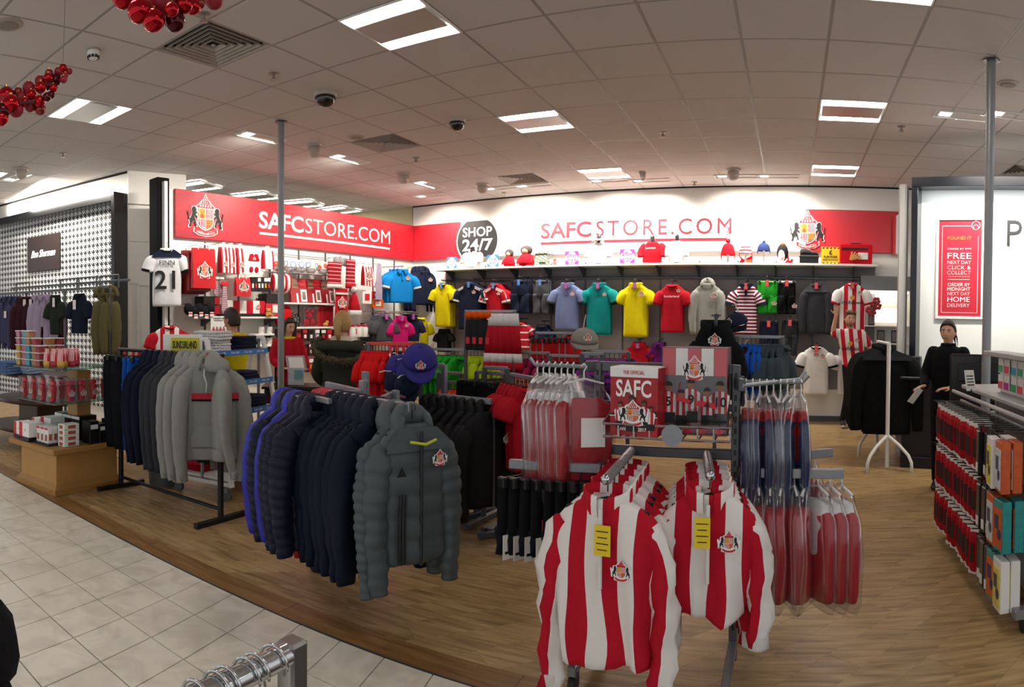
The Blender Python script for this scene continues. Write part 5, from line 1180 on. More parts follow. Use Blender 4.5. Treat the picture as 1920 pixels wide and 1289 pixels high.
mb.loft(rings, (1, 1), uvs=[[(p_[0], p_[2]) for p_ in r] for r in rings]); put(mb, 'cushion', stripes('cushion stripes', ['#c02330', '#e8e4e0'], .11), t, True)
STB = stripes('big box stripes', ['#c5202e', '#ebe8e4'], .24, rough=.4, bump=0)
t, w, h = giftbox((426, 497, 561, 591), .3, 'wide red and white striped gift box on a black tray', STB, .25, zfloor=z2, base=BLACKP); crest(t, h * .3, (w * .3, -.01, h * .5), small=True)
giftbox((499, 523, 566, 591), .3, 'red mug box with a white panel behind the pole', RED, .12, zfloor=z2, prints=((.2, .6, .4, .6, WHT), (.0, .2, .3, .3, PHOTO)))
for k, y in enumerate((556, 574)): giftbox((382, 417, y, y + 16), .3, 'black boxed gift with a red and white end, %s' % ('upper', 'lower')[k], BLACKP, .22, prints=((.28, .5, .4, .9, RED), (.4, .5, .2, .9, WHT)))
t, w, h = lthing('teddy_bear', 'tiny tan teddy bear sitting on the shelf behind the pole', 'toy', (497, 509, 577, 591), .33); t.location.z = z2
mb = MB(); mb.ball((0, 0, h * .35), (w * .4, w * .35, h * .35), 10, 8); mb.ball((0, 0, h * .8), (w * .32,) * 3, 10, 8)
for s_ in (-1, 1): mb.ball((s_ * w * .25, 0, h * 1.02), w * .12, 8, 6); mb.ball((s_ * w * .38, -.03, h * .15), w * .16, 8, 6)
put(mb, 'body', mat('tan plush', '#c08a45', .9), t, True)
t, w, h = lthing('cushion', 'plain red cushion standing on the wall shelf right of the pole', 'cushion', (516, 545, 572, 613), .2); t.location.z = z3
mb = MB(); mb.ball((0, 0, h * .5), (w / 2, .08, h / 2), 16, 10); mb.v = [(math.copysign(abs(x / (w / 2)) ** .6, x) * w / 2, y, h / 2 + math.copysign(abs((z - h / 2) / (h / 2)) ** .6, z - h / 2) * h / 2) for x, y, z in mb.v]; put(mb, 'cushion', cloth('cushion red', '#c3131f'), t, True)
t, w, h = lthing('wall_clock', 'round black and silver clock standing on the wall shelf', 'clock', (541, 563, 584, 611), .22); t.location.z = z3
MX = Matrix.Translation((0, 0, h / 2)) @ Matrix.Rotation(pi / 2, 4, 'X')
mb = MB(); mb.lathe([(h * .5, -.02), (h * .5, .02), (h * .42, .03), (h * .42, .01)], n=24, M=MX); put(mb, 'rim', BLACKP, t, True, split=40); mb = MB(); mb.lathe([(h * .42, .012), (.002, .014)], n=24, M=MX); put(mb, 'dial', mat('silver dial', '#9b9b9b', .3, .5), t)
mb = MB()
for k in range(8): a = k * pi / 4; mb.bar((.03 * cos(a), -.018, h / 2 + .03 * sin(a)), (h * .4 * cos(a), -.018, h / 2 + h * .4 * sin(a)), .012)
put(mb, 'spokes', BLACKP, t)
t, w, h = lthing('clear_gift_pack', 'clear plastic pack of red gifts beside the round clock', 'pack', (566, 592, 573, 612), .24); t.location.z = z3
mb = MB(); mb.box((0, 0, h / 2), (w, .12, h), .02); put(mb, 'bag', CLEAR, t)
for x, z, r in ((-.2, .2, .2), (.2, .22, .2), (0, .5, .22), (-.15, .75, .15), (.2, .72, .15)): mb = MB(); mb.ball((x * w, 0, z * h), (r * w, .045, r * w), 10, 7); put(mb, 'gift', REDC, t, True)
for k in range(4): giftbox((594 + k * 8, 601 + k * 8, 572, 611), .25, 'thin red book standing on the wall shelf, %s from the left' % ORD[k], DKR, .14, 'book', 'book', zfloor=z3, group='thin red books')
t, w, h = lthing('toy_bear', 'small tan toy at the right end of the wall shelf', 'toy', (606, 615, 602, 612), .3); t.location.z = z3; mb = MB(); mb.ball((0, 0, h * .4), (w * .5, w * .3, h * .4), 10, 7); mb.ball((w * .3, 0, h * .85), w * .28, 8, 6); put(mb, 'body', MATS['tan plush'], t, True)
FAIR = stripes('knit pattern', ['#a51b2a', '#d9c9c6', '#a51b2a', '#6e1420', '#a51b2a'], .06, 'Y', widths=[.4, .15, .2, .1, .15])
def stocking(box, off, label, m, band=WHC, name='christmas_stocking'):
  t, w, h = lthing(name, label, 'stocking', box, off)
  rings = []
  for q, cx_, r in ((1, 0, .42), (.8, 0, .42), (.5, -.02, .4), (.25, -.03, .42), (.08, -.0, .46), (0, .05, .3)): rings.append([(w * (cx_ + r * cos(a)), .03 * sin(a), h * q) for a in [2 * pi * i / 14 for i in range(14)]])
  mb = MB(); mb.loft(rings, (1, 1), uvs=[[(p_[0], p_[2]) for p_ in r] for r in rings]); put(mb, 'sock', m, t, True); mb = MB(); mb.loft([[(w * .46 * cos(a), .036 * sin(a), h * q) for a in [2 * pi * i / 14 for i in range(14)]] for q in (.0, .16)]); put(mb, 'cuff', band, t, True); hook(t, h, off - .03); return t
stocking((612, 643, 492, 541), .38, 'red patterned knitted hat with white brim, left of a pair', FAIR, name='knitted_hat'); stocking((647, 668, 487, 541), .38, 'red patterned knitted hat with white top, right of a pair', FAIR, REDC, name='knitted_hat')
t, w, h = lthing('slipper_pair', 'grey and white padded slippers hanging above the knitted hats', 'slippers', (626, 652, 482, 500), .32)
for k in range(3): mb = MB(); mb.ball(((k - 1) * w * .32, 0, h / 2), (w * .2, .05, h * .5), 12, 8); put(mb, 'slipper', cloth('pale grey fleece', '#a3a1a1'), t, True)
hook(t, h, .3)
t, w, h = lthing('red_towel', 'hanging red towel with white bands and a crest', 'towel', (628, 652, 541, 602), .4)
mb = MB(); mb.loft([[(x, .01 * sin(x * 30 + z * 9), z) for x in [w * (-.5 + i / 8) for i in range(9)]] for z in (0, h * .25, h * .5, h * .75, h)] , (0, 0), False); bm_ = mb
put(mb, 'towel', REDC, t, True); crest(t, w * .62, (0, -.02, h * .4))
for z in (.06, .17, .84): mb = MB(); mb.box((0, -.016, z * h), (w * .96, .006, h * .06)); put(mb, 'band', WHC, t)
hook(t, h * .98, .36)
for k, (a, b_, y0_, y1_) in enumerate(((653, 664, 548, 590), (656, 677, 541, 592))):
  t, w, h = lthing('santa_hat', 'red santa hat with white brim, %s' % ('half hidden behind the other', 'hanging in front')[k], 'hat', (a, b_, y0_, y1_), .34 + k * .08)
  rings = [[(w * (cx_ + r * cos(q)), .05 * r * 2 * sin(q), h * z) for q in [2 * pi * i / 14 for i in range(14)]] for z, cx_, r in ((.12, 0, .46), (.4, -.02, .36), (.7, -.08, .22), (.92, -.16, .08))]
  mb = MB(); mb.loft(rings); put(mb, 'hat', REDC, t, True); mb = MB(); mb.loft([[(w * r * cos(q), .06 * r * 2 * sin(q), h * z) for q in [2 * pi * i / 14 for i in range(14)]] for z, r in ((0, .46), (.02, .52), (.17, .52), (.19, .46))]); put(mb, 'brim', WHC, t, True); mb = MB(); mb.ball((-w * .16, 0, h * .95), w * .2, 12, 8); put(mb, 'pompom', WHC, t, True); hook(t, h, .3)
giftbag((677, 700, 500, 536), .36, 'red and white striped drawstring bag left of the blue polo shirt', stripes('drawstring stripes', ['#c02330', '#e8e4e0'], .09), True, .2)
t, w, h = lthing('scarf', 'pale lilac scarf hanging left of the blue polo shirt', 'scarf', (705, 716, 495, 562), .4); mb = MB(); mb.loft([[(x, .012 * sin(x * 60 + z * 5), z) for x in [w * (-.5 + i / 6) for i in range(7)]] for z in [h * i / 6 for i in range(7)]], (0, 0), False); put(mb, 'scarf', LILAC, t, True); hook(t, h, .36)
for k, (a, b_, y0_, y1_, m) in enumerate(((697, 718, 547, 560, RED), (699, 719, 562, 578, ORANGE), (680, 697, 545, 570, CARDW), (663, 680, 612, 632, CARDW), (682, 693, 612, 632, CARDW))):
  giftbox((a, b_, y0_, y1_), .34, 'small boxed souvenir on a hook near the corner, %s of five' % ORD[k], m, .05, prints=((0, .5, .5, .5, RED if m is CARDW else WHT),), group='boxed souvenirs near the corner')
giftbox((700, 737, 606, 641), .36, 'black display box with a red and grey lid under the blue polo', BLACKP, .3, prints=((.0, .9, 1., .2, mat('grey lid print', '#7b7a7a', .4)), (.1, .9, .5, .14, RED)))
TIE = stripes('club tie', ['#b8929f', '#8a2233', '#d8ccd0', '#6a2a58'], .03, 'Y', widths=[.3, .2, .3, .2])
for k, (a, b_, y0_, y1_) in enumerate(((401, 410, 519, 556), (412, 419, 520, 552), (415, 427, 527, 592))):
  t, w, h = lthing('neck_tie', 'striped club tie, %s of three below the striped gift bags' % ORD[k], 'tie', (a, b_, y0_, y1_), .32 + k * .03, 'club ties')
  mb = MB(); mb.prism([(-w * .22, h), (w * .22, h), (w * .5, h * .14), (0, 0), (-w * .5, h * .14)], -.006, .006); put(mb, 'tie', TIE, t); mb = MB(); mb.box((0, -.01, h * .93), (w * 1.1, .014, h * .12), .002); put(mb, 'card', CARDW if k < 2 else RED, t); hook(t, h * .95, .3)
for k in range(5):
  a = 346 + k * 10; t, w, h = lthing('slipper', 'black slipper with a price tag below the gift bags, %s from the left' % ORD[k], 'slipper', (a, a + 14, 568 + (k % 2) * 5, 592 + (k % 2) * 4), .36, 'black slippers with tags')
  mb = MB(); mb.ball((0, 0, h * .5), (w * .55, .05, h * .5), 12, 8); put(mb, 'slipper', cloth('black fleece', '#17171a'), t, True); mb = MB(); mb.box((.0, -.055, h * .1), (w * .5, .003, h * .34), rz=.0); put(mb, 'price_tag', TAGW, t); mb = MB(); mb.box((0, -.057, h * .16), (w * .5, .002, h * .1)); put(mb, 'tag_band', TAGR, t); hook(t, h * .9, .3)
kit = None
def pegcard(px, py0, py1, w_, col, label, group, off=.3):
  t, w, h = lthing('carded_souvenir', label, 'souvenir', (px - w_ / 2, px + w_ / 2, py0, py1), off, group)
  mb = MB(); mb.box((0, 0, h / 2), (w, .05, h), .004); put(mb, 'pack', col, t); mb = MB(); mb.box((0, -.027, h * .82), (w * .9, .004, h * .26)); put(mb, 'header_card', random.choice([RED, WHT, BLACKP]), t); mb = MB(); mb.box((0, -.028, h * .4), (w * .5, .006, h * .3), .002); put(mb, 'printed_badge', random.choice([WHT, RED, GOLD]), t); hook(t, h * .95, off - .05)
PCK = [mat('dark pack', '#2a2528', .4), DKR, mat('grey pack', '#6d6a6c', .4), mat('maroon pack', '#551018', .4), BLACKP]
for k in range(6): pegcard(472 + k * 6, 520, 547, 6, BLACKP, 'slim black carded souvenir left of the striped cushion, %s from the left' % ORD[k], 'slim black cards')
n_ = 0
for row, (y0_, y1_) in enumerate(((618, 640), (645, 668), (672, 698))):
  for k in range(12):
    px = 524 + k * 11.5
    pegcard(px, y0_, y1_, 8.5, PCK[(k * 7 + row * 3) % 5], '%s carded souvenir from the left, %s hook row on the left wall' % (ORD[k], ('top', 'middle', 'lowest')[row]), 'carded souvenirs on hooks')
for k in range(4):
  px = 640 + k * 12; giftbox((px, px + 11, 642, 652), .3, 'small black boxed gift below the bottles, %s from the left' % ORD[k], BLACKP, .1, prints=((0, .5, .6, .3, WHT),), group='small black boxed gifts')
zz = lshelf(636, 692, 660, 'short white shelf left of the black display box')
for k in range(4): giftbox((638 + k * 13, 650 + k * 13, 650, 659), .25, 'small flat white box on the short shelf, %s from the left' % ORD[k], CARDW, .1, zfloor=zz, prints=((0, .5, .6, .5, BLACKP),), group='flat white boxes')
for k in range(3):
  t, w, h = lthing('water_bottle', 'white sports bottle with a red cap, %s of three on hooks' % ORD[k], 'bottle', (655 + k * 12, 665 + k * 12, 608, 632), .33, 'white sports bottles'); mb = MB(); mb.lathe([(w * .4, 0), (w * .42, h * .1), (w * .42, h * .65), (w * .3, h * .78)], n=14); put(mb, 'bottle', WHITE, t, True, split=50); mb = MB(); mb.lathe([(w * .3, h * .78), (w * .3, h * .92), (w * .1, h)], n=12); put(mb, 'cap', RED, t, True, split=50); hook(t, h * .96, .3)
for r_, z in enumerate((z5, z4)):
  for k in range(2):
    p = lp(490 + k * 15, 620, .24); t = thing('mug', 'white crest mug, %s on the %s mug shelf' % (('left', 'right')[k], ('upper', 'lower')[r_]), 'mug', (p.x, p.y, z), LANG + .4, 'crest mugs'); mb = MB(); mb.lathe([(.043, 0), (.045, .01), (.045, .1), (.04, .1), (.04, .012), (.003, .012)], n=20, cap=(1, 0)); put(mb, 'cup', mat('white glaze', '#dcdad6', .15, var=.01), t, True, split=40); mb = MB(); mb.tube([(.045, 0, .08), (.075, 0, .075), (.08, 0, .05), (.07, 0, .025), (.045, 0, .02)], .007, 6); put(mb, 'handle', MATS['white glaze'], t, True); crest(t, .05, (0, -.048, .028), small=True)
t, w, h = lthing('team_poster', 'small white poster with a row of players below the black slippers', 'poster', (395, 424, 593, 640), .4); mb = MB(); mb.box((0, 0, h / 2), (w, .008, h)); put(mb, 'sheet', CARDW, t)
for k in range(4):
  mb = MB(); x = w * (-.33 + .22 * k); mb.box((x, -.006, h * .35), (w * .17, .003, h * .3)); put(mb, 'printed_shirt', RED if k % 2 == 0 else PHOTO, t); mb = MB(); mb.ball((x, -.006, h * .54), (w * .06, .002, w * .06), 10, 6); put(mb, 'printed_head', PHOTO, t)
obj('lettering', text_mesh('SUNDERLAND AFC', BLK, .018, 0, .002, w * .7), t, (0, -.007, h * .88)); obj('lettering', text_mesh('MEMBERSHIP', BLK, .016, 0, .002, w * .6), t, (0, -.007, h * .8)); hook(t, h, .36)
def lg(pl, pr, yn, yh, key, label, off=.5, ang=0., behind=0, **s):
  c, w, _ = lsz(pl, pr, yn, yh, off); zt = lp((pl + pr) / 2, yn, off).z; L = zt - c.z; kk = dict(s); kk.setdefault('w', w); kk.setdefault('L', L); kk.setdefault('d', .085)
  for q in range(behind + 1):
    p = Vector((c.x, c.y, zt + .075)) + Vector((*ln, 0)) * (-.085 * q); garment(key, label if q == 0 else ' '.join(label.split()[:7]) + ', %s behind the front one' % ORD[q - 1], p, LANG + ang, 'clothes at the corner of the left wall', **kk)
  t = thing('rail_arm', 'chrome arm holding the ' + ' '.join(label.split()[:7]), 'rail', (c.x, c.y, zt + .07), LANG); mb = MB(); mb.tube([(0, -.03, 0), (0, off, 0)], .009, 8); mb.ball((0, -.03, 0), .012, 8, 6); put(mb, 'arm', CHROME, t)
lg(735, 770, 507, 568, 'blue_polo', 'bright sky blue polo shirt in the corner beside the left sign', .55, -.5, 2, kind='polo', body=SKY, cuffm=WHC, crest=(.1, -.17, .08), w=.46)
lg(785, 806, 508, 572, 'navy_jacket_corner', 'navy jacket with crest right of the sky blue polo', .4, -.4, 2, kind='jacket', body=NAVY, zip=BLACKP, crest=(.1, -.2, .08), w=.46)
lg(738, 762, 595, 652, 'pink_polo', 'hot pink polo shirt below the sky blue one', .6, -.3, 0, kind='polo', body=PINKC, crest=(.1, -.17, .07), tag=(TAGP, 0, -.02, .06, .1))
lg(766, 776, 592, 640, 'navy_small', 'small navy polo shirt right of the hot pink one', .5, -.3, 1, kind='polo', body=NAVY, tag=(TAGP, 0, -.02, .06, .1), w=.36)
lg(780, 797, 596, 650, 'yellow_small', 'small yellow shirt near the corner behind the pink polo', .45, -.3, 0, body=YEL, crest=(.1, -.17, .07), w=.36)
lg(716, 726, 592, 640, 'grey_small', 'small grey shirt left of the hot pink polo', .5, -.3, 2, body=GREYC, tag=(TAGP, 0, -.02, .06, .1), w=.36)
p = atr(313, 466, 8.85)
L_ = p.z - atr(313, 575, 8.85).z
garment('finn', 'white football shirt lettered FINN 21 hung on the black end post', (p.x, p.y, p.z + .075), .95, w=.40, L=L_, d=.1, body=cloth('shirt white', '#e3e3e6'), yoke=NAVY, cuffm=BLKC, collar=WHC, print=[('FINN', BLK, .06, -.225, .2)], number=('21', BLK, .24, -.54))
p = atr(318, 612, 8.85)
garment('red_white_small', 'small red and white football shirt with white sponsor panel hung low on the black post', (p.x, p.y, p.z + .08), .95, w=.42, L=.6, d=.1, body=STRIPE_RWS, sleeve=REDC, print=[('dafabet', BLK, .035, -.22, .2)])
# BLACK RAIL WITH TRACKSUITS AND HOODIES
ra_ = thing('clothes_rail', 'black free standing clothes rail at the left with red size cubes', 'clothes rail', (-4.44, 3.225, 0), atan2(.05, 1.35))
HL = .665; ZRAIL = 1.262
mb = MB()
for s_ in (-1, 1):
  mb = MB(); mb.box((s_ * HL, 0, .02), (.04, .5, .04), .004); put(mb, 'foot', BLACKM, ra_)
  mb = MB(); mb.box((s_ * HL, 0, ZRAIL / 2 + .02), (.036, .036, ZRAIL - .03), .004); put(mb, 'upright', BLACKM, ra_)
  for e in (-1, 1): mb = MB(); mb.box((s_ * HL, e * .245, .02), (.044, .012, .044), .003); put(mb, 'foot_cap', BLACKP, ra_)
mb = MB(); mb.tube([(-HL - .03, 0, ZRAIL), (HL + .03, 0, ZRAIL)], .016, 12); put(mb, 'top_rail', BLACKM, ra_, True, split=40)
mb = MB(); mb.tube([(-HL, 0, .1), (HL, 0, .1)], .014, 10); put(mb, 'lower_bar', BLACKM, ra_, True, split=40)
def onr(x): return ra_.matrix_basis @ Vector((x, 0, ZRAIL + .014))
HCUBE = mat('red size cube', '#cf2531', .4)
seqs = [('rail_trousers', 2, 'black tracksuit bottoms with white drawstrings, %s from the left end of the black rail', dict(kind='trousers', w=.4, L=.82, d=.1, body=cloth('blue black', '#12141b'), cord=WHC, sizer=HCUBE)),
  ('rail_royal', 2, 'royal blue trousers on the black rail, %s pair', dict(kind='trousers', w=.38, L=.8, d=.08, body=ROYAL, cord=WHC, sizer=HCUBE)),
  ('rail_navy', 3, 'navy sweatshirt on the black rail, %s after the blue trousers', dict(kind='hoodie', w=.46, L=.78, d=.08, body=cloth('deep navy', '#11152a'), sizer=HCUBE, armL=.68, hoodsize=.8)),
  ('rail_char', 3, 'charcoal hooded top on the black rail, %s after the navy ones', dict(kind='hoodie', w=.46, L=.76, d=.08, body=DGREY, sizer=HCUBE, armL=.7, hoodsize=.8)),
  ('rail_grey', 3, 'light grey hooded top on the black rail, %s behind the red banded one', dict(kind='hoodie', w=.46, L=.72, d=.085, body=LGREY, sizer=HCUBE, armL=.72, cuffm=LGREY, hem=LGREY))]
x = -.6
for key, n, lab, kw in seqs:
  for q in range(n):
    if key == 'rail_trousers': x += .05 * q
    garment(key, lab % ORD[q], onr(x), ra_.rotation_euler[2] + pi / 2 + random.uniform(-.08, .08) - (.65 if key == 'rail_trousers' else 0), 'clothes on the black rail', **kw); x += .085 if 'hood' not in key else .085
FL = x + .03
garment('hero_hoodie', 'light grey hoodie with a red chest band and white drawstrings on the black rail', onr(.55), pi / 2 - .66, 'clothes on the black rail', kind='hoodie', w=.46, L=.72, d=.13, body=LGREY, cord=WHC, tag=(TAGR, .0, .015, .07, .12), chest=((-.27, .045, mat('cloth band red', '#b21f33', .8)), (-.285, .015, BLKC)), hem=LGREY, cuffm=LGREY, armL=.74, sizer=HCUBE, fold=.013, n=32, pocket=LGREY)
garment('rail_end_hoodie', 'light grey hoodie at the right end of the black rail', onr(.68), pi / 2 + .85, 'clothes on the black rail', kind='hoodie', w=.3, L=.70, d=.14, body=LGREY, hem=LGREY, cuffm=LGREY, armL=.66, fold=.014, fwd=.06)
p = atz(268, 868, 0); t = thing('waste_bin', 'grey bin with a clear liner behind the black rail', 'bin', (-5.0, 3.62, 0)); mb = MB(); mb.lathe([(.15, .0), (.17, .36), (.16, .36), (.14, .02)], n=20, cap=(1, 1)); put(mb, 'bin', mat('dark grey plastic', '#4d4f52', .4), t, True, split=40); mb = MB(); mb.lathe([(.165, .3), (.18, .37), (.15, .44), (.1, .42), (.06, .47), (.01, .4)], n=14, cap=(0, 1)); put(mb, 'liner', clear('frosted liner', '#f0f0f0', .2, .3, .45), t, True)
# SHELF TROLLEY
TA = radians(101.5); tr = thing('shelf_trolley', 'white A shaped shelf trolley with blue offer strips', 'trolley', (-4.13, 3.68, 0), TA)
WT, DT, HT_ = .86, .64, 1.36
def fy(z): return (z - .12) / (HT_ - .12) * .27
for xx in (0, WT):
  for y0_, y1_ in ((0, .27), (DT, DT - .27)): mb = MB(); mb.bar((xx, y0_, .12), (xx, y1_, HT_), .05, .03, .004); put(mb, 'stile', WHITE, tr)
  mb = MB(); mb.bar((xx, 0, .14), (xx, DT, .14), .06, .03, .004); put(mb, 'base_rail', WHITE, tr); mb = MB(); mb.bar((xx, .27, HT_), (xx, DT - .27, HT_), .05, .03, .004); put(mb, 'top_rail', WHITE, tr); mb = MB(); mb.bar((xx, DT * .5, .14), (xx, DT * .5, HT_), .03, .02, .003); put(mb, 'centre_post', STEEL, tr)
  for y in (.05, DT - .05):
    mb = MB(); M = Matrix.Translation((xx, y, .045)) @ Matrix.Rotation(pi / 2, 4, 'Y'); mb.lathe([(.015, -.02), (.045, -.016), (.045, .016), (.015, .02)], n=18, M=M); w_ = put(mb, 'castor_wheel', mat('grey rubber', '#55585a', .6), tr, True, split=40); mb = MB(); mb.box((xx, y, .095), (.05, .03, .05), .006); put(mb, 'fork', STEEL, w_)
mb = MB(); mb.box((WT / 2, DT / 2, .175), (WT, DT, .02), .003); put(mb, 'base_board', WHITE, tr)
BLS = mat('blue offer strip', '#2f78bd', .45)
SHZ = (1.235, .965, .715, .455)
for z in SHZ:
  mb = MB(); y0_ = fy(z); mb.box((WT / 2, (y0_ + DT * .5) / 2, z), (WT - .03, DT * .5 - y0_ + .06, .018), .002); put(mb, 'shelf', WHITE, tr)
  mb = MB(); mb.box((WT / 2, y0_ - .035, z + .0), (WT - .02, .006, .05), .001); so = put(mb, 'offer_strip', BLS, tr)
  for k in range(4):
    obj('offer_text', text_mesh('2 for £30', WHT, .018, .01, .001, .12), tr, (.12 + k * .2, y0_ - .04, z - .008))
FOLDN = [cloth('folded navy', '#1a2036'), cloth('folded blue white', '#4a6f9c'), cloth('folded grey', '#8b8d8c')]
BWP = stripes('blue white print', ['#e4e6ea', '#27406f', '#d8dbe2', '#1d2f55'], .03, 'Y', widths=[.35, .2, .2, .25])
WBP = stripes('white navy print', ['#e9e8e6', '#2a3350', '#e9e8e6', '#4d5878'], .026, 'Y', widths=[.4, .15, .3, .15])
def folded(parentM, x, y, z, n, m, label, w=.27, d=.26, name='folded_shirt', grp='folded shirts on the trolley', rz=TA, top=None, h=.022):
  for k in range(n):
    p = parentM @ Vector((x + random.uniform(-.012, .012), y + random.uniform(-.012, .012), z + k * h)); R_ = random.Random(k + int(x * 100))
    t = thing(name, label % ORD[k], 'shirt', p, rz + random.uniform(-.08, .08), grp)
    rings = []
    for j, (zz, e) in enumerate(((0, .96), (h * .3, 1.0), (h * .7, 1.0), (h * .98, .95))):
      rings.append([((w / 2) * e * math.copysign(abs(cos(a)) ** .35, cos(a)), (d / 2) * e * math.copysign(abs(sin(a)) ** .35, sin(a)), zz + .003 * sin(3 * a + k)) for a in [2 * pi * i / 20 for i in range(20)]])
    mb = MB(); mb.loft(rings, uvs=[[(q_[0] + q_[1] * .3, q_[2] * 1.2 + q_[0] * .35 + q_[1] * .5) for q_ in r] for r in rings]); put(mb, 'cloth', m, t, True, split=60)
    if k == n - 1 and top:
      mb = MB(); mb.box((0, -.02, h + .0005), (w * .75, .03, .003), .001); put(mb, 'printed_stripe', top, t); mb = MB(); mb.box((0, .015, h + .0003), (w * .75, .008, .002)); put(mb, 'white_stripe', WHT, t)
    else:
      mb = MB(); mb.tube([(.06 * cos(a), d * .42 + .02 * sin(a), h * .98) for a in [2 * pi * i / 10 for i in range(10)]], .006, 5, close=True); put(mb, 'collar', m, t, True)
TM = tr.matrix_basis
for (x, si, n, m, lab, top) in ((.2, 0, 7, WBP, 'white shirt with navy print on the trolley top shelf, %s from the bottom', None), (.6, 0, 5, FOLDN[0], 'navy shirt on the trolley top shelf, %s from the bottom', RED), (.18, 1, 2, FOLDN[0], 'navy shirt at the left of the second trolley shelf, %s from the bottom', None), (.55, 1, 3, FOLDN[0], 'navy shirt at the right of the second trolley shelf, %s from the bottom', None),
  (.2, 2, 3, FOLDN[0], 'navy shirt at the left of the third trolley shelf, %s from the bottom', None), (.6, 2, 4, FOLDN[0], 'navy shirt at the right of the third trolley shelf, %s from the bottom', None), (.2, 3, 5, BWP, 'blue and white printed shirt on the fourth trolley shelf, %s from the bottom', None), (.58, 3, 2, ROYAL, 'plain blue shirt on the fourth trolley shelf, %s from the bottom', None)):
  folded(TM, x, fy(SHZ[si]) + .12, SHZ[si] + .012, n, m, lab, top=top, h=.026, w=.3)
folded(TM, .45, .2, .187, 3, FOLDN[2], 'grey lettered shirt on the trolley base board, %s from the bottom', w=.4, d=.3)
o = obj('lettering', text_mesh('SAFC', BLK, .07, .02, .002, .24), [q for q in bpy.data.objects if q.get('label', '').startswith('grey lettered shirt') and 'third' in q['label']][0], (0, -.06, .025)); o.rotation_euler = (-pi / 2, 0, 0)
folded(TM, .2, .48, .187, 3, REDC, 'red shirt at the back of the trolley base board, %s from the bottom', w=.28, d=.25)
p = TM @ Vector((-.045, .3, 1.2)); sgn = thing('plate_sign', 'yellow number plate sign on a white board on the trolley top', 'sign', tuple(atr(342, 662, 5.75)), radians(35));
pb, pt = atr(342, 661, 5.75), atr(342, 628, 5.75); H_ = pt.z - pb.z; W_ = 72 * 5.75 / FPX
mb = MB(); mb.box((0, .01, H_ / 2), (W_ * 1.08, .014, H_ * 1.1), .003); put(mb, 'board', CARDW, sgn); mb = MB(); mb.box((W_ * .07, -.002, H_ * .47), (W_ * .76, .01, H_ * .78), .003); put(mb, 'number_plate', mat('yellow plate', '#c9c21e', .4, var=.03), sgn)
obj('lettering', text_mesh('SUND3RL4ND', BLK, H_ * .4, .03, .003, W_ * .66), sgn, (W_ * .07, -.009, H_ * .27))
for s_ in (-1, 1): mb = MB(); mb.box((s_ * W_ * .5, .02, H_ * .3 - .2), (.02, .015, .5), .003); put(mb, 'bracket', WHITE, sgn)
def sheet(label, quad, m, name='fabric_panel', cat='fabric'):
  P = [Vector(q) for q in quad]; c = Vector((sum(q.x for q in P) / 4, sum(q.y for q in P) / 4, min(q.z for q in P))); t = thing(name, label, cat, c); rings = []
  for th in (0, .012):
    pass
  mb = MB(); n = 8; A = []
  for j in range(n + 1):
    for i in range(n + 1):
      u, v = i / n, j / n; q = P[0] * (1 - u) * (1 - v) + P[1] * u * (1 - v) + P[2] * u * v + P[3] * (1 - u) * v - c; q += Vector((.02 * sin(4 * v + 2 * u), .02 * cos(3 * v), 0)); A.append(mb.vert(q))
  for j in range(n):
    for i in range(n): k = j * (n + 1) + i; mb.face((A[k], A[k + 1], A[k + n + 2], A[k + n + 1]))
  o = put(mb, 'sheet', m, t, True); s_ = o.modifiers.new('thick', 'SOLIDIFY'); s_.thickness = .01; return t
sheet('grey grooved fabric panel hanging beside the trolley', (atr(480, 838, 5.4), atr(497, 822, 5.6), atr(530, 722, 6.2), atr(512, 765, 5.2)), stripes('grooved grey', ['#6f6d69', '#7b7974'], .03, bump=.2))
# JACKET RACK
AD = Vector((.94, -.342, 0)).normalized(); AJ = atan2(AD.y, AD.x)      # direction of the front arm
ZJ = 1.115
C0, C1 = atz(617, 738, ZJ), atz(768, 765, ZJ)
jr = thing('four_way_rack', 'grey four way floor rack holding the padded jackets', 'clothes rack', ((C0.x + C1.x) / 2 - .2, (C0.y + C1.y) / 2 + .45, 0))
JO = jr.location.copy()
def jp(p, z=None): return Vector((p[0] - JO.x, p[1] - JO.y, z if z is not None else p[2]))
def part(mb, name, m, t, **k): return put(mb, name, m, t, **k)
def post(t, O, x, y, z0, z1, w=.045):
  mb = MB(); mb.box((x - O.x, y - O.y, (z0 + z1) / 2), (w, .03, z1 - z0), .004, AJ); put(mb, 'post', STEEL, t)
mb = MB(); mb.bar(jp(C0), jp(C1), .03, .042, .004); put(mb, 'front_arm', STEEL, jr)
mb = MB(); e_ = (C1 - C0).normalized(); mb.bar(jp(C1 - e_ * .004), jp(C1 + e_ * .012), .034, .06, .004); put(mb, 'end_stop', STEEL, jr)
BP1, BP2 = atr(680, 760, 3.75), atr(742, 790, 3.9)
for q, ztop_ in ((BP1, 1.19), (BP2, 1.12)): post(jr, JO, q.x, q.y, .14, ztop_)
q0, q1 = atr(612, 722, 4.0), atr(680, 738, 3.75); mb = MB(); mb.bar(jp(q0), jp(q1), .03, .042, .004); put(mb, 'rear_arm', STEEL, jr)
q0, q1 = atr(700, 757, 3.78), atr(742, 738, 3.95); mb = MB(); mb.bar(jp(q0), jp(q1), .03, .042, .004); put(mb, 'cross_bar', STEEL, jr)
q0, q1 = atr(553, 747, 3.75), atr(640, 760, 3.7); mb = MB(); mb.bar(jp(q0), jp(q1), .03, .038, .004); put(mb, 'left_arm', STEEL, jr)
mb = MB(); mb.bar(jp(C0 + Vector((.05, 0, 0))), jp((BP1.x, BP1.y, C0.z)), .03, .04, .003); put(mb, 'arm_bracket', STEEL, jr)
foot = atz(836, 1068, 0)
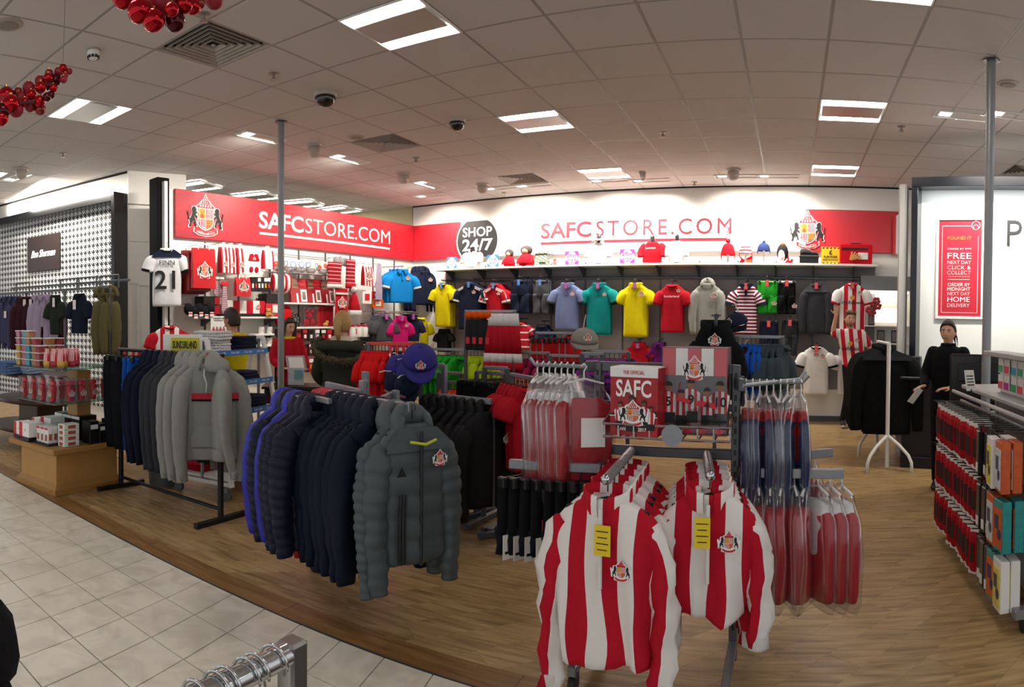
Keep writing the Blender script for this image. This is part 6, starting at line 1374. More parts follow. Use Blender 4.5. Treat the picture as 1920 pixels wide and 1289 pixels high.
for dx, dy in ((1, 0), (-1, 0), (0, 1), (0, -1)):
  c = Vector((foot.x - .62, foot.y, 0)); e = c + Vector((dx * .6, dy * .5, 0)); mb = MB(); mb.bar(jp(c, .11), jp(e, .1), .04, .03, .004); put(mb, 'leg', DSTEEL, jr)
  mb = MB(); mb.lathe([(.012, -.02), (.036, -.016), (.036, .016), (.012, .02)], n=16, M=Matrix.Translation(jp(e, .036)) @ Matrix.Rotation(pi / 2, 4, 'X')); put(mb, 'castor', BLACKP, jr, True, split=40)
post(jr, JO, foot.x - .62, foot.y, .1, 1.19, .06)
mb = MB(); mb.bar(jp((foot.x - .62, foot.y, 1.12)), jp((BP1.x, BP1.y, 1.12)), .03, .04, .003); put(mb, 'arm_bracket', STEEL, jr); mb = MB(); mb.bar(jp((foot.x - .62, foot.y, 1.0)), jp((BP2.x, BP2.y, 1.0)), .03, .04, .003); put(mb, 'arm_bracket', STEEL, jr)
NAVYJ = mat('navy jacket shell', '#0c1428', .65, var=.12, scale=10, bump=.25, bscale=60, spec=.2); GREYJ = mat('grey jacket shell', '#434c50', .55, var=.1, scale=10, bump=.3, bscale=40); REDJ = mat('red jacket shell', '#a80f1f', .5, var=.1, scale=10, bump=.2, bscale=60); BLUEJ = mat('blue jacket shell', '#1c1fa0', .5, var=.1, scale=10, bump=.2, bscale=60); BLKJ = mat('black jacket shell', '#0e0e10', .6, var=.15, scale=10, bump=.25, bscale=60, spec=.2); NAVYP = mat('navy puffer shell', '#10132c', .5, var=.1, scale=10, bump=.15, bscale=60, spec=.25)
JW, JL = .42, .76
nseq = [('red_jacket', 'red padded jacket, rearmost on the front arm', dict(body=REDJ, puff=0, fold=.012), 2)] + [('navy_jacket', 'navy padded jacket, %s from the red one on the front arm', dict(body=NAVYJ, puff=0, fold=.016), 6)]
N_ = 9; k_ = 0
for key, lab, kw, n in nseq:
  for q in range(n):
    p = C0 + (C1 - C0) * (-.04 + .105 * k_) + Vector((0, 0, .02)); k_ += 1
    garment(key, (lab % ORD[q]) if '%' in lab else (lab if q == 0 else 'red padded jacket, second on the front arm'), p, AJ + pi / 2 + random.uniform(-.07, .07), 'padded jackets on the front arm', kind='jacket', w=JW, L=JL, d=.1, armL=.64, armR=.075, zip=BLACKP, z0=-.085, sl='long', flat=.7, swing=.0, **kw)
garment('grey_jacket', 'grey padded jacket just behind the foremost grey one', C0 + (C1 - C0) * .90 + Vector((0, 0, .02)), AJ + pi / 2 + .12, 'padded jackets on the front arm', kind='jacket', w=.38, L=.68, d=.13, armL=.64, armR=.068, body=GREYJ, puff=.075, zip=BLACKP, z0=-.085, flat=.75, swing=.02)
hj = garment('hero_jacket', 'grey padded jacket with crest, foremost on the jacket rack', C0 + (C1 - C0) * 1.03 + Vector((0, 0, .02)), AJ + pi / 2 - .12, 'padded jackets on the front arm', kind='jacket', w=.36, L=.66, d=.15, armL=.62, armR=.066, body=GREYJ, sleeve=GREYJ, puff=.11, zip=mat('dark zip', '#23282a', .4), z0=-.085, flat=.8, swing=.0, n=36, crest=(.10, -.2, .075), yoke=GREYJ, hoodsize=.95)
mb = MB(); mb.prism([(-.15, -.31), (-.1, -.31), (-.125, -.265)], -.118, -.122); put(mb, 'chest_logo', BLACKP, hj); mb = MB(); mb.tube([(-.07, -.1, -.16), (0, -.125, -.172), (.07, -.1, -.16)], .007, 6); put(mb, 'neck_tape', mat('lime tape', '#b9c42c', .6), hj)
for k in range(3): mb = MB(); mb.tube([(-.09 - .016 * k, -.1, -.40), (-.095 - .016 * k, -.102, -.55), (-.09 - .016 * k, -.095, -.72)], .006, 5); put(mb, 'side_stripe', BLACKP, hj)
L0 = atr(540, 762, 3.95); L0.z = ZJ + .0
labs = ['royal blue jacket, leftmost on the jacket rack', 'navy quilted jacket between the two royal blue ones', 'royal blue jacket, second of the two on the jacket rack', 'navy quilted jacket right after the second royal blue one', 'navy quilted jacket, third on the left arm', 'navy quilted jacket next to the red one']
for k in range(6):
  p = L0 + AD * (.075 * k); p.z = ZJ
  if k in (0, 2): garment('blue_jacket', labs[k], p, AJ + pi / 2 + random.uniform(-.08, .08), 'slim jackets on the left arm', kind='jacket', w=.42, L=.66, d=.09, armL=.58, armR=.07, body=BLUEJ, zip=BLACKP, flat=.75, hoodsize=.9)
  else: garment('navy_puffer', labs[k], p, AJ + pi / 2 + random.uniform(-.08, .08), 'slim jackets on the left arm', kind='jacket', w=.42, L=.74, d=.09, armL=.6, armR=.072, body=NAVYP, puff=.085, zip=BLACKP, flat=.75, hoodsize=.9)
q0 = L0 - AD * .1; q1 = L0 + AD * .5; mb = MB(); mb.bar(jp((q0.x, q0.y, ZJ - .015)), jp((q1.x, q1.y, ZJ - .015)), .026, .03, .003); put(mb, 'side_arm', STEEL, jr)
ZB = .985; K0, K1 = atr(822, 742, 4.75), atr(922, 758, 4.45); K0.z = K1.z = ZB
br = thing('four_way_rack', 'grey floor rack holding the black jackets', 'clothes rack', (K0.x - .1, K0.y + .45, 0)); BO = br.location.copy()
def bp(p, z=None): return Vector((p[0] - BO.x, p[1] - BO.y, z if z is not None else p[2]))
mb = MB(); mb.bar(bp(K0), bp(K1), .03, .042, .004); put(mb, 'front_arm', STEEL, br); po = atr(833, 740, 4.9); post(br, BO, po.x, po.y, .1, 1.2); q0 = atr(800, 703, 5.0); mb = MB(); mb.bar(bp(q0, 1.19), bp((po.x, po.y), 1.19), .03, .04, .003); put(mb, 'upper_arm', STEEL, br)
mb = MB(); mb.bar(bp((po.x, po.y), ZB - .02), bp(K0, ZB - .02), .03, .04, .003); put(mb, 'arm_bracket', STEEL, br)
f2 = atz(897, 962, 0)
for e in (f2, Vector((f2.x - .75, f2.y + .1, 0)), Vector((f2.x - .3, f2.y + .6, 0)), atz(950, 945, 0)):
  mb = MB(); mb.bar(bp((po.x, po.y), .1), bp(e, .09), .04, .03, .004); put(mb, 'leg', STEEL, br); mb = MB(); mb.lathe([(.012, -.02), (.036, -.016), (.036, .016), (.012, .02)], n=16, M=Matrix.Translation(bp(e, .036)) @ Matrix.Rotation(pi / 2, 4, 'X')); put(mb, 'castor', BLACKP, br, True, split=40)
for k in range(7):
  p = K0 + (K1 - K0) * (-.12 + .175 * k); p.z = ZB + .015
  if k < 6: garment('black_jacket', 'black padded jacket, %s from the back on its own arm' % ORD[k], p, AJ + pi / 2 + random.uniform(-.1, .1), 'black jackets', kind='jacket', w=.4, L=.62, d=.09, armL=.55, armR=.07, body=BLKJ, zip=BLACKP, flat=.75, hoodsize=.8)
  else: garment('black_jacket_front', 'black jacket with a round crest, foremost on its own arm', p, AJ + pi / 2 - .2, 'black jackets', kind='jacket', w=.41, L=.64, d=.15, armL=.56, armR=.072, body=BLKJ, zip=mat('grey zip', '#3b3c3e', .4), flat=.75, hoodsize=.8, crest=(.11, -.22, .075), fold=.014)
# STRIPED HOODIE RACK
LX, RX, YS = -.86, -.235, 2.9
sr = thing('frame_rack', 'grey slotted frame rack with striped hoodies and annuals', 'clothes rack', ((LX + RX) / 2, YS, 0)); SO = sr.location.copy()
def sp(x, y, z): return (x - SO.x, y - SO.y, z)
for x in (LX, RX):
  mb = MB(); mb.box(sp(x, YS, .7), (.035, .05, 1.3), .003); pst = put(mb, 'upright', DSTEEL, sr)
  mb = MB()
  for k in range(24): mb.box(sp(x, YS - .0255, .2 + k * .048), (.012, .002, .026))
  for k in range(24): mb.box(sp(x + .018, YS, .2 + k * .048), (.002, .014, .026))
  o = put(mb, 'slots', BLACKP, pst); o['kind'] = 'stuff'
  for e in (-1, 1):
    mb = MB(); mb.bar(sp(x, YS, .12), sp(x, YS + e * .36, .1), .035, .045, .004); put(mb, 'foot', STEEL, sr)
    mb = MB(); mb.lathe([(.012, -.018), (.04, -.014), (.04, .014), (.012, .018)], n=18, M=Matrix.Translation(sp(x, YS + e * .33, .04)) @ Matrix.Rotation(pi / 2, 4, 'Y')); put(mb, 'castor', BLACKP, sr, True, split=40); mb = MB(); mb.box(sp(x, YS + e * .33, .085), (.045, .03, .03), .004); put(mb, 'fork', DSTEEL, sr)
ZH = .955
for z in (.45, ZH, 1.33):
  mb = MB(); mb.bar(sp(LX, YS, z), sp(RX, YS, z), .03, .045, .004); put(mb, 'cross_bar', DSTEEL, sr)
mb = MB(); mb.bar(sp(LX, YS, 1.16), sp(RX, YS, 1.16), .02, .03, .003); put(mb, 'cross_bar', DSTEEL, sr)
ARMS = []
for (xa, ya), (px, py) in (((-.70, YS), (1136, 900)), ((-.36, YS), (1332, 893))):
  e = atz(px, py, ZH - .01); mb = MB(); mb.tube([sp(xa, ya - .02, ZH), sp(e.x, e.y, ZH - .012)], .02, 10); put(mb, 'front_arm', STEEL, sr, True, split=40); mb = MB(); mb.ball(sp(e.x, e.y - .004, ZH - .008), .02, 8, 6); put(mb, 'arm_end', CHROME, sr, True); ARMS.append((Vector((xa, ya - .03, ZH)), Vector((e.x, e.y, ZH - .012))))
SIDE = {}
for key, a, b_, z in (('upL', (1098, 692, 3.0), (1003, 690, 3.1), 1.33), ('loL', (1127, 880, 2.92), (955, 864, 3.0), .885), ('upR', (1392, 716, 2.95), (1505, 716, 2.95), 1.275), ('upR2', (1392, 728, 2.75), (1500, 708, 3.1), 1.275), ('loR', (1392, 886, 2.88), (1582, 884, 2.88), .885), ('loR2', (1392, 868, 3.1), (1560, 862, 3.3), .895)):
  p, q = atr(*a), atr(*b_); p.z = q.z = z; SIDE[key] = (p, q); mb = MB(); (mb.bar(sp(*p), sp(*q), .03, .042, .004) if key in ('loL', 'loR', 'loR2') else mb.tube([sp(*p), sp(*q), sp(q.x + (q.x - p.x) * .1, q.y + (q.y - p.y) * .1, z + .03)], .009, 8)); put(mb, 'side_arm', STEEL, sr)
  e = Vector((LX if 'L' in key else RX, YS, z)); mb = MB(); mb.bar(sp(*e), sp(*p), .03, .05, .004); put(mb, 'arm_bracket', DSTEEL, sr)
HW = cloth('knit white', '#d4d0ca'); HR = cloth('knit red', '#b01627')
def striped(i, arm, f, key, label, rz, w, L, front=False, **s):
  a, b_ = ARMS[arm]; p = a + (b_ - a) * f; p.z += .018
  kw = dict(kind='jacket', col='stand', w=w, L=L, d=.15 if front else .09, body=STRIPE_RW, sleeve=STRIPE_SL, collar=STRIPE_RW, cuffm=HW, zip=mat('white zip', '#dedbd6', .5), zipL=.3, fold=.026, hemwave=.018, armR=.06, flat=.8, n=48, ax=.012, taper=.93, z0=-.085, name='striped_hoodie'); kw.update(s)
  return garment(key, label, p, rz, 'striped fleece tops on the front arms', **kw)
for k in range(4): striped(k, 0, .12 + .19 * k, 'stripe_back', 'red and white striped fleece top, %s from the back on the left front arm' % ORD[k], -.15 + .12 * (k % 2), .4, .58, armL=.54)
striped(5, 0, .93, 'stripe_front_l', 'foremost red and white striped fleece top on the left front arm', -.06, .42, .62, True, fold=.034, crest=(.085, -.28, .075), tag=(TAGY, .015, -.14, .062, .112), armL=.6, armR=.06)
for k in range(4): striped(k, 1, .1 + .19 * k, 'stripe_back2', 'red and white striped fleece top, %s from the back on the right front arm' % ORD[k], .12 - .12 * (k % 2), .35, .48, armL=.46, armR=.062)
striped(5, 1, .93, 'stripe_front_r', 'foremost red and white striped fleece top on the right front arm', .05, .37, .47, True, fold=.032, crest=(.08, -.2, .08), tag=(TAGY, -.02, -.13, .06, .115), armL=.43, armR=.056)
ZT = 1.045
ty = YS - .1; tx0, tx1 = atr(1130, 820, 2.82).x, atr(1372, 816, 2.8).x
yk = atr(1250, 818, 2.78).y
for y, z in ((yk - .02, ZT), (yk - .02, ZT + .055), (yk + .15, ZT)):
  mb = MB(); mb.tube([sp(tx0, y, z), sp(tx1, y, z)], .006, 6); put(mb, 'tray_wire', CHROME, sr)
for k in range(9):
  x = tx0 + (tx1 - tx0) * k / 8; mb = MB(); mb.tube([sp(x, yk - .02, ZT + .055), sp(x, yk - .02, ZT), sp(x, yk + .15, ZT), sp(x, yk + .15, ZT + .02)], .004, 5); put(mb, 'tray_wire', CHROME, sr)
for x in (tx0, tx1): mb = MB(); mb.tube([sp(x, yk - .02, ZT + .055), sp(x, YS - .02, ZT + .1)], .006, 6); put(mb, 'tray_wire', CHROME, sr)
mb = MB(); mb.lathe([(.045, -.003), (.045, .003)], n=20, M=Matrix.Translation(sp((tx0 + tx1) / 2 + .03, yk - .03, ZT + .02)) @ Matrix.Rotation(pi / 2, 4, 'X') @ Matrix.Scale(1.0, 4)); put(mb, 'tray_badge', STEEL, sr)
def bookbox(label, px0, px1, py0, py1, r, dep, build, name, rz=0.):
  a, b_ = atr(px0, py1, r), atr(px1, py1, r); W_ = (b_ - a).length; c = (a + b_) / 2; H_ = atr((px0 + px1) / 2, py0, r).z - c.z
  t = thing(name, label, 'book', (c.x, c.y, ZT + .006), rz); build(t, W_, c.z + H_ - ZT - .006, dep); return t
CROWD = mat('crowd print', '#3a3336', .5, var=.8, scale=26)
REDM = mat('mottled red print', '#a3151f', .45, var=.45, scale=16)
def player(t, x, z, s, y, num=None, skin='#8a5a3e'):
  sk = mat('printed skin ' + skin, skin, .5, var=.15)
  mb = MB(); mb.prism([(x - .3 * s, z), (x + .3 * s, z), (x + .42 * s, z + .75 * s), (x + .2 * s, z + .95 * s), (x - .2 * s, z + .95 * s), (x - .42 * s, z + .75 * s)], y, y - .001); put(mb, 'printed_shirt', stripes('printed shirt stripes', ['#c2303c', '#e5dedb'], .026, rough=.5, bump=0), t)
  mb = MB(); mb.prism([(x - .3 * s, z - .5 * s), (x + .3 * s, z - .5 * s), (x + .3 * s, z), (x - .3 * s, z)], y, y - .001); put(mb, 'printed_shorts', BLK, t)
  mb = MB(); mb.prism([(x + .17 * s * cos(a), z + 1.16 * s + .22 * s * sin(a)) for a in [2 * pi * k / 14 for k in range(14)]], y, y - .0012); put(mb, 'printed_head', sk, t)
  mb = MB(); mb.prism([(x + .18 * s * cos(a), z + 1.2 * s + .2 * s * sin(a)) for a in [pi * k / 9 for k in range(10)]], y - .001, y - .0018); put(mb, 'printed_hair', mat('printed hair', '#2a211c', .6), t)
  if num: obj('printed_number', text_mesh(num, BLK, .4 * s, .03, .001), t, (x, y - .002, z + .3 * s))
def annual(t, W_, H_, dep):
  mb = MB(); mb.box((0, dep / 2, H_ / 2), (W_, dep, H_), .002); put(mb, 'box', REDM, t)
  y = -.001
  mb = MB(); mb.box((0, y, H_ * .93), (W_, .003, H_ * .14)); put(mb, 'printed_band', CARDW, t); mb = MB(); mb.box((0, dep / 2, H_ + .001), (W_, dep, .003)); put(mb, 'lid', CARDW, t)
  obj('lettering', text_mesh('THE OFFICIAL', RED, .016, .004, .001, W_ * .45), t, (0, y - .003, H_ * .905))
  obj('lettering', text_mesh('SAFC', WHT, H_ * .24, .03, .001, W_ * .74), t, (0, y - .002, H_ * .58))
  for x, z, s_, sk in ((-.28, .42, .11, '#8a5a3e'), (.22, .44, .115, '#6a4028'), (.36, .4, .1, '#8a5a3e'), (-.03, .42, .15, '#5c3a28')): player(t, x * W_, z * H_ - .06, s_ * .55, y - .003 - s_ * .02, None, sk)
  mb = MB(); mb.box((0, y - .004, H_ * .31), (W_, .002, H_ * .02)); mb.box((W_ * .3, y - .0045, H_ * .35), (W_ * .4, .002, H_ * .05)); put(mb, 'printed_brush', BLK, t); mb = MB(); mb.box((0, y - .0045, H_ * .29), (W_, .002, H_ * .012)); put(mb, 'printed_line', WHT, t)
  crest(t, H_ * .36, (0, y - .009, H_ * .17)).scale = (W_ * .6, .1, H_ * .36)
  obj('lettering', text_mesh('ANNUAL 2017', WHT, H_ * .05, .02, .001, W_ * .56), t, (0, y - .006, H_ * .08))
bookbox('boxed SAFC annual with players, left of the pair on the wire tray', 1140, 1235, 690, 815, 2.8, .13, annual, 'annual_book', -.12)
def calendar(t, W_, H_, dep):
  mb = MB(); mb.box((0, dep / 2, H_ / 2), (W_, dep, H_), .002); put(mb, 'box', mat('dark cover print', '#5d1a1f', .35, var=.5, scale=14), t); y = -.001
  for k in range(5):
    x = W_ * (-.4 + .2 * k); mb = MB(); mb.box((x, y, H_ * .8), (W_ * .19, .002, H_ * .38)); put(mb, 'printed_stripe', RED if k % 2 == 0 else CARDW, t)
  mb = MB(); mb.box((0, y - .001, H_ * .5), (W_ * .96, .002, H_ * .36)); put(mb, 'printed_crowd', CROWD, t)
  crest(t, H_ * .27, (0, y - .004, H_ * .64)).scale = (W_ * .36, .1, H_ * .27)
  for x, z, s_, n_ in ((-.4, .15, .19, '5'), (-.05, .17, .2, '9'), (.2, .13, .17, '4'), (.4, .15, .2, '10'), (-.2, .12, .16, None)): player(t, x * W_, z * H_ + .04, s_ * .5, y - .004, n_)
  mb = MB(); mb.bar((-W_ * .28, y - .005, H_ * .42), (-W_ * .22, y - .005, H_ * .6), .002, .02); mb.bar((-W_ * .05, y - .005, H_ * .38), (-W_ * .28, y - .005, H_ * .42), .002, .02); mb.bar((.05 * W_, y - .005, H_ * .37), (.36 * W_, y - .005, H_ * .34), .002, .022); put(mb, 'printed_arms', RED, t)
  for x in (-.38, -.1, .12, .38): mb = MB(); mb.prism([(x * W_ + .022 * cos(a), H_ * .055 + .016 * sin(a)) for a in [2 * pi * k / 12 for k in range(12)]], y, y - .001); put(mb, 'printed_boots', RED, t)
  mb = MB(); mb.box((0, dep / 2, H_ / 2), (W_ + .008, dep + .012, H_ + .006), .002); put(mb, 'clear_wrap', CLEAR, t)
bookbox('large boxed calendar showing players from behind, right of the pair', 1240, 1362, 652, 815, 2.84, .11, calendar, 'calendar_box', -.03)
# items in clear bags
PVC = clear('crinkled clear bag', '#fbfbfd', .04, .16, .015)
BCACHE = {}
def bagged(key, label, loc, rz, group, m, w=.3, L=.42, d=.06, top=.13, m2=None, lab=False, hm=HANGW):
  if key in BCACHE: return dup(BCACHE[key], loc, rz, label, group)
  t = thing('bagged_shirt', label, 'bagged shirt', loc, rz, group); R_ = random.Random(len(key)); n = 16
  def rr(hw, hd, z, k): return [(hw * math.copysign(abs(cos(a)) ** .6, cos(a)) + k * sin(3 * a + z * 20), hd * math.copysign(abs(sin(a)) ** .7, sin(a)) * (1 + .15 * sin(2 * a + z * 15)), z) for a in [2 * pi * i / n for i in range(n)]]
  h = w / 2; z1 = -.05 - top
  mb = MB(); mb.loft([rr(h * .5, d * .2, z1 + .03, 0), rr(h * .82, d * .42, z1, .004), rr(h * .9, d * .5, z1 - .08, .005), rr(h * .9, d * .52, z1 - L * .5, .006), rr(h * .88, d * .5, z1 - L + .04, .005), rr(h * .8, d * .4, z1 - L, .003)]); put(mb, 'folded_cloth', m, t, True)
  if m2: mb = MB(); mb.loft([rr(h * .55, d * .3, z1 + .05, 0), rr(h * .7, d * .5, z1 - .03, .0), rr(h * .5, d * .56, z1 - .16, 0), rr(h * .2, d * .5, z1 - .2, 0)]); put(mb, 'second_colour', m2, t, True)
  mb = MB(); mb.loft([rr(h * .12, .006, -.045, 0), rr(h * .55, d * .3, -.09, .006), rr(h * .98, d * .55, z1 - .01, .008), rr(h * 1.0, d * .62, z1 - L * .5, .007), rr(h * .98, d * .6, z1 - L - .005, .006), rr(h * .9, d * .25, z1 - L - .04, .008)], (0, 1)); put(mb, 'clear_bag', PVC, t, True)
  mb = MB(); mb.tube([(0, 0, -.07), (0, 0, -.028), (.012, 0, -.01), (0, 0, .006), (-.013, 0, -.006)], .0035, 6); mb.bar((-h * .6, 0, -.085), (0, 0, -.062), .008); mb.bar((h * .6, 0, -.085), (0, 0, -.062), .008); put(mb, 'hanger', hm, t)
  if lab: mb = MB(); mb.box((h * .25, -d * .66, z1 - .12), (w * .36, .003, .13)); put(mb, 'size_label', CARDW, t)
  BCACHE[key] = t; return t
SR_ = cloth('satin red', '#a5141f', .6)
p, q = SIDE['upL']
for k in range(8):
  f = .95 - k * .12; c = p + (q - p) * f; c.z += .01
  if k < 7: bagged('bag_red', 'red bagged shirt on the upper left arm, %s from the left' % ORD[k], c, pi / 2 + random.uniform(-.35, .1), 'red bagged shirts on the upper left arm', SR_, .3, .42, .07, m2=WHC if k == 0 else None)
  else: bagged('bag_red_front', 'red shirt in a clear bag with a white size label beside the annual', c + Vector((.03, -.03, 0)), .45, 'red bagged shirts on the upper left arm', SR_, .3, .42, .06, lab=True)
UNB = cloth('dark uniform blue', '#16264e')
TRI = stripes('red blue black tracksuit', ['#111218', '#12244f', '#14387a', '#8c1722'], .5, 'Y', widths=[.3, .25, .25, .2])
p, q = SIDE['upR']
for k in range(9):
  c = p + (q - p) * (.06 + .115 * k); c.z += .005; bagged('bag_blue', 'navy bagged tracksuit on the upper right arm, %s from the left' % ORD[k], c, pi / 2 + random.uniform(-.3, .3), 'bagged tracksuits on the upper right arm', UNB, .26, .36, .05, m2=SR_ if k == 0 else None, hm=HANGW)
p, q = SIDE['loR']
for k in range(9):
  c = p + (q - p) * (.04 + .118 * k); c.z += .01; bagged('bag_low' if k < 6 else 'bag_low_big', 'red bagged fleece on the lower right arm, %s from the left' % ORD[k], c, pi / 2 + (random.uniform(-.25, .25) if k < 6 else .5 - 0 * k), 'bagged fleeces on the lower right arm', SR_, .28, .36, .075, m2=WHC if k == 6 else None)
p, q = SIDE['loR2']
for k in range(4):
  c = p + (q - p) * (.2 + .2 * k); c.z += .01; dup(BCACHE['bag_low'], c, pi / 2 + random.uniform(-.3, .3), 'red bagged fleece on the rear lower arm, %s from the left' % ORD[k], 'bagged fleeces on the rear lower arm')
p, q = SIDE['loL']
for k in range(8):
  c = p + (q - p) * (.97 - .125 * k); c.z += .012
  t = garment('dark_jogger', 'black socks and joggers pack on the lower left arm, %s from the left' % ORD[k], c, pi / 2 - .5 + random.uniform(-.1, .1), 'black packs on the lower left arm', kind='shorts', w=.17, L=.34, d=.05, body=BLKC, sleeve=cloth('blue black knit', '#14161f'), cuff=.5) if k else garment('dark_jogger', 'black socks and joggers pack on the lower left arm, first from the left', c, pi / 2 - .5, 'black packs on the lower left arm', kind='shorts', w=.17, L=.34, d=.05, body=BLKC, sleeve=cloth('blue black knit', '#14161f'), cuff=.5)
  if k < 6:
    m_ = MB(); m_.box((-.05, -.04, -.37), (.055, .003, .11), rz=.0); tg = put(m_, 'price_tag', CARDW, t); m_ = MB(); m_.box((-.05, -.042, -.395), (.035, .001, .012)); put(m_, 'tag_print', BLK, tg)
    if k % 2: m_ = MB(); m_.box((-.02, -.038, -.27), (.05, .003, .06)); put(m_, 'red_label', RED, t)
# PLINTH WITH SWEETS AND GIFTS AT THE FAR LEFT
OAK = mat('light oak veneer', '#b98a4c', .45, var=.12, scale=9); OAKD = mat('oak edge', '#a5783c', .45, var=.12, scale=9)
PLX, PLY = -5.50, 2.87; PR = .12
pl = thing('display_plinth', 'light oak plinth with glass shelves at the left', 'display plinth', (PLX, PLY, 0), PR)
mb = MB(); mb.box((0, 0, .19), (.6, .68, .36), .004); put(mb, 'plinth_body', OAK, pl); mb = MB(); mb.loft([[(s1 * (.3 + e), s2 * (.34 + e), z) for s1, s2 in ((-1, -1), (1, -1), (1, 1), (-1, 1))] for e, z in ((.035, .002), (.035, .05), (.002, .09))]); put(mb, 'skirting', OAKD, pl)
mb = MB(); mb.box((0, 0, .392), (.78, .86, .05), .008); put(mb, 'top_board', OAKD, pl)
mb = MB(); mb.box((0, .12, .74), (.16, .16, .64), .004); put(mb, 'column', OAK, pl)
G1, G2 = .80, 1.10
for z in (G1, G2): mb = MB(); mb.box((0, -.02, z), (.72, .74, .012), .003); put(mb, 'glass_shelf', clear('green glass', '#b9d8cc', .12, .03, .06), pl)
PM = pl.matrix_basis
def onpl(x, y, z): return PM @ Vector((x, y, z))
SW = [mat('sweets ' + c, c, .5, var=.5, scale=90) for c in ('#c9a03c', '#c96a86', '#2f9fb8', '#b5762f', '#a32433', '#8a8f46')]
tub0 = None; TUBL = 'clear tub of sweets on the top glass shelf, row %s, place %s from the left'
def tub(x, y, z, m, label):
  t = thing('sweet_tub', label, 'sweet tub', onpl(x, y, z), PR, 'clear tubs of sweets'); mb = MB(); mb.loft([[(s1 * e, s2 * e, zz) for s1, s2 in ((-1, -1), (1, -1), (1, 1), (-1, 1))] for e, zz in ((.03, .003), (.036, .052))]); put(mb, 'sweets', m, t); mb = MB(); mb.loft([[(s1 * e, s2 * e, zz) for s1, s2 in ((-1, -1), (1, -1), (1, 1), (-1, 1))] for e, zz in ((.032, .001), (.038, .056))], (0, 0)); put(mb, 'tub', CLEAR, t); mb = MB(); mb.box((0, 0, .06), (.084, .084, .008), .002); put(mb, 'lid', CARDW, t); return t
for r_ in range(5):
  n = 5 if r_ < 3 else 4 if r_ == 3 else 3
  for k in range(n): tub(-.33 + k * .088, -.32 + .012 * (k % 2), G2 + .007 + r_ * .066, SW[(k + (r_ // 3)) % 6], TUBL % (ORD[r_], ORD[k]))
  if r_ < 4:
    for k in range(2): tub(.02 + .09 * 0, -.22 + k * .09, G2 + .007 + r_ * .066, SW[3 + k], 'clear tub of sweets at the side of the stack, row %s, %s' % (ORD[r_], ('front', 'back')[k]))
SWB = stripes('sweet bag stripes', ['#c9303c', '#f0dfdd'], .012, rough=.35, bump=0)
for k in range(8):
  t = thing('sweet_bag', 'pink and white striped sweet bag on the top glass shelf, %s of eight' % ORD[k], 'sweet bag', onpl(.13 + .066 * (k % 3) , -.32 + .12 * (k // 3) + .03 * (k % 3), G2 + .007), PR + .2 * (k % 3 - 1), 'striped sweet bags'); mb = MB(); rg = [[(w_ * cos(a), d_ * sin(a), z) for a in [2 * pi * i / 12 for i in range(12)]] for w_, d_, z in ((.034, .02, 0), (.042, .03, .03), (.042, .03, .1), (.045, .008, .17))]; mb.loft(rg, uvs=[[(q[0], q[2]) for q in r] for r in rg]); put(mb, 'bag', SWB, t, True); mb = MB(); mb.loft([[(1.05 * w_ * cos(a), 1.08 * d_ * sin(a), z) for a in [2 * pi * i / 12 for i in range(12)]] for w_, d_, z in ((.038, .024, .006), (.042, .03, .03), (.042, .03, .06))]); put(mb, 'sweets', SW[k % 2 * 4], t, True)
PCUP = mat('red plastic cup', '#b8141f', .25, var=.05)
for k in range(12):
  c, r_ = k % 4, k // 4; x = -.27 + .0 + (.16 * c if r_ == 0 else .3 + .055 * r_); y = (-.31 if r_ == 0 else -.15 + .15 * c);
  if r_ == 2: x, y = -.2 + .16 * c, -.16
  if r_ == 1: x, y = .29, -.19 + .13 * c
  t = thing('boxed_cup', 'red cup in a clear box on the middle glass shelf, %s of twelve' % ORD[k], 'boxed cup', onpl(x, y, G1 + .007), PR + (pi / 2 if r_ == 1 else 0), 'red cups in clear boxes'); mb = MB(); mb.box((0, 0, .1), (.1, .1, .2), .003); put(mb, 'clear_box', CLEAR, t); mb = MB(); mb.lathe([(.026, .005), (.038, .14), (.034, .14), (.024, .015)], n=16, cap=(1, 1)); put(mb, 'cup', PCUP, t, True, split=40); mb = MB(); mb.box((.0, .0, .165), (.07, .03, .04), .006); put(mb, 'wrapping', RED, t); crest(t, .06, (0, -.04, .05), small=True)
ZP = .419
def pbox(x, y, w, d, h, z, label, m, name='gift_box', prints=(), rz=0., cat='gift box'):
  t = thing(name, label, cat, onpl(x, y, z), PR + rz); mb = MB(); mb.box((0, 0, h / 2), (w, d, h), .003); put(mb, 'box', m, t)
  for (px_, pz_, pw, ph, mm, side) in prints:
    mb = MB(); (mb.box((px_ * w, -d / 2 - .001, pz_ * h), (pw * w, .003, ph * h)) if side == 'f' else mb.box((w / 2 + .001, px_ * d, pz_ * h), (.003, pw * d, ph * h))); put(mb, 'printed_panel', mm, t)
  return t
BRICK = mat('brown building print', '#a0573f', .5, var=.4, scale=60)
WP = ((.3, .55, .4, .8, RED, 'f'),)
for k, (x, y, w, h) in enumerate(((-.3, -.3, .14, .15), (-.3, -.1, .14, .17), (-.13, -.33, .17, .17), (-.12, -.1, .17, .2))): pbox(x, y, w, .16, h, ZP, 'white and red gift box at the left of the plinth, %s of four' % ORD[k], WHT, prints=((-.34, .55, .32, .9, RED, 'f'), (0, .12, 1.01, .24, BLACKP, 'f'), (0, .12, 1.01, .24, BLACKP, 's'), (.1, .6, .06, .12, GOLD, 'f')))
for k, x in enumerate((-.2, -.06, .08)): pbox(x, .12, .13, .2, .22, ZP, 'black gift box at the back of the plinth, %s from the left' % ORD[k], BLACKP, prints=((0, .92, 1.01, .12, WHT, 'f'), (0, .5, .3, .5, DKR, 'f')))
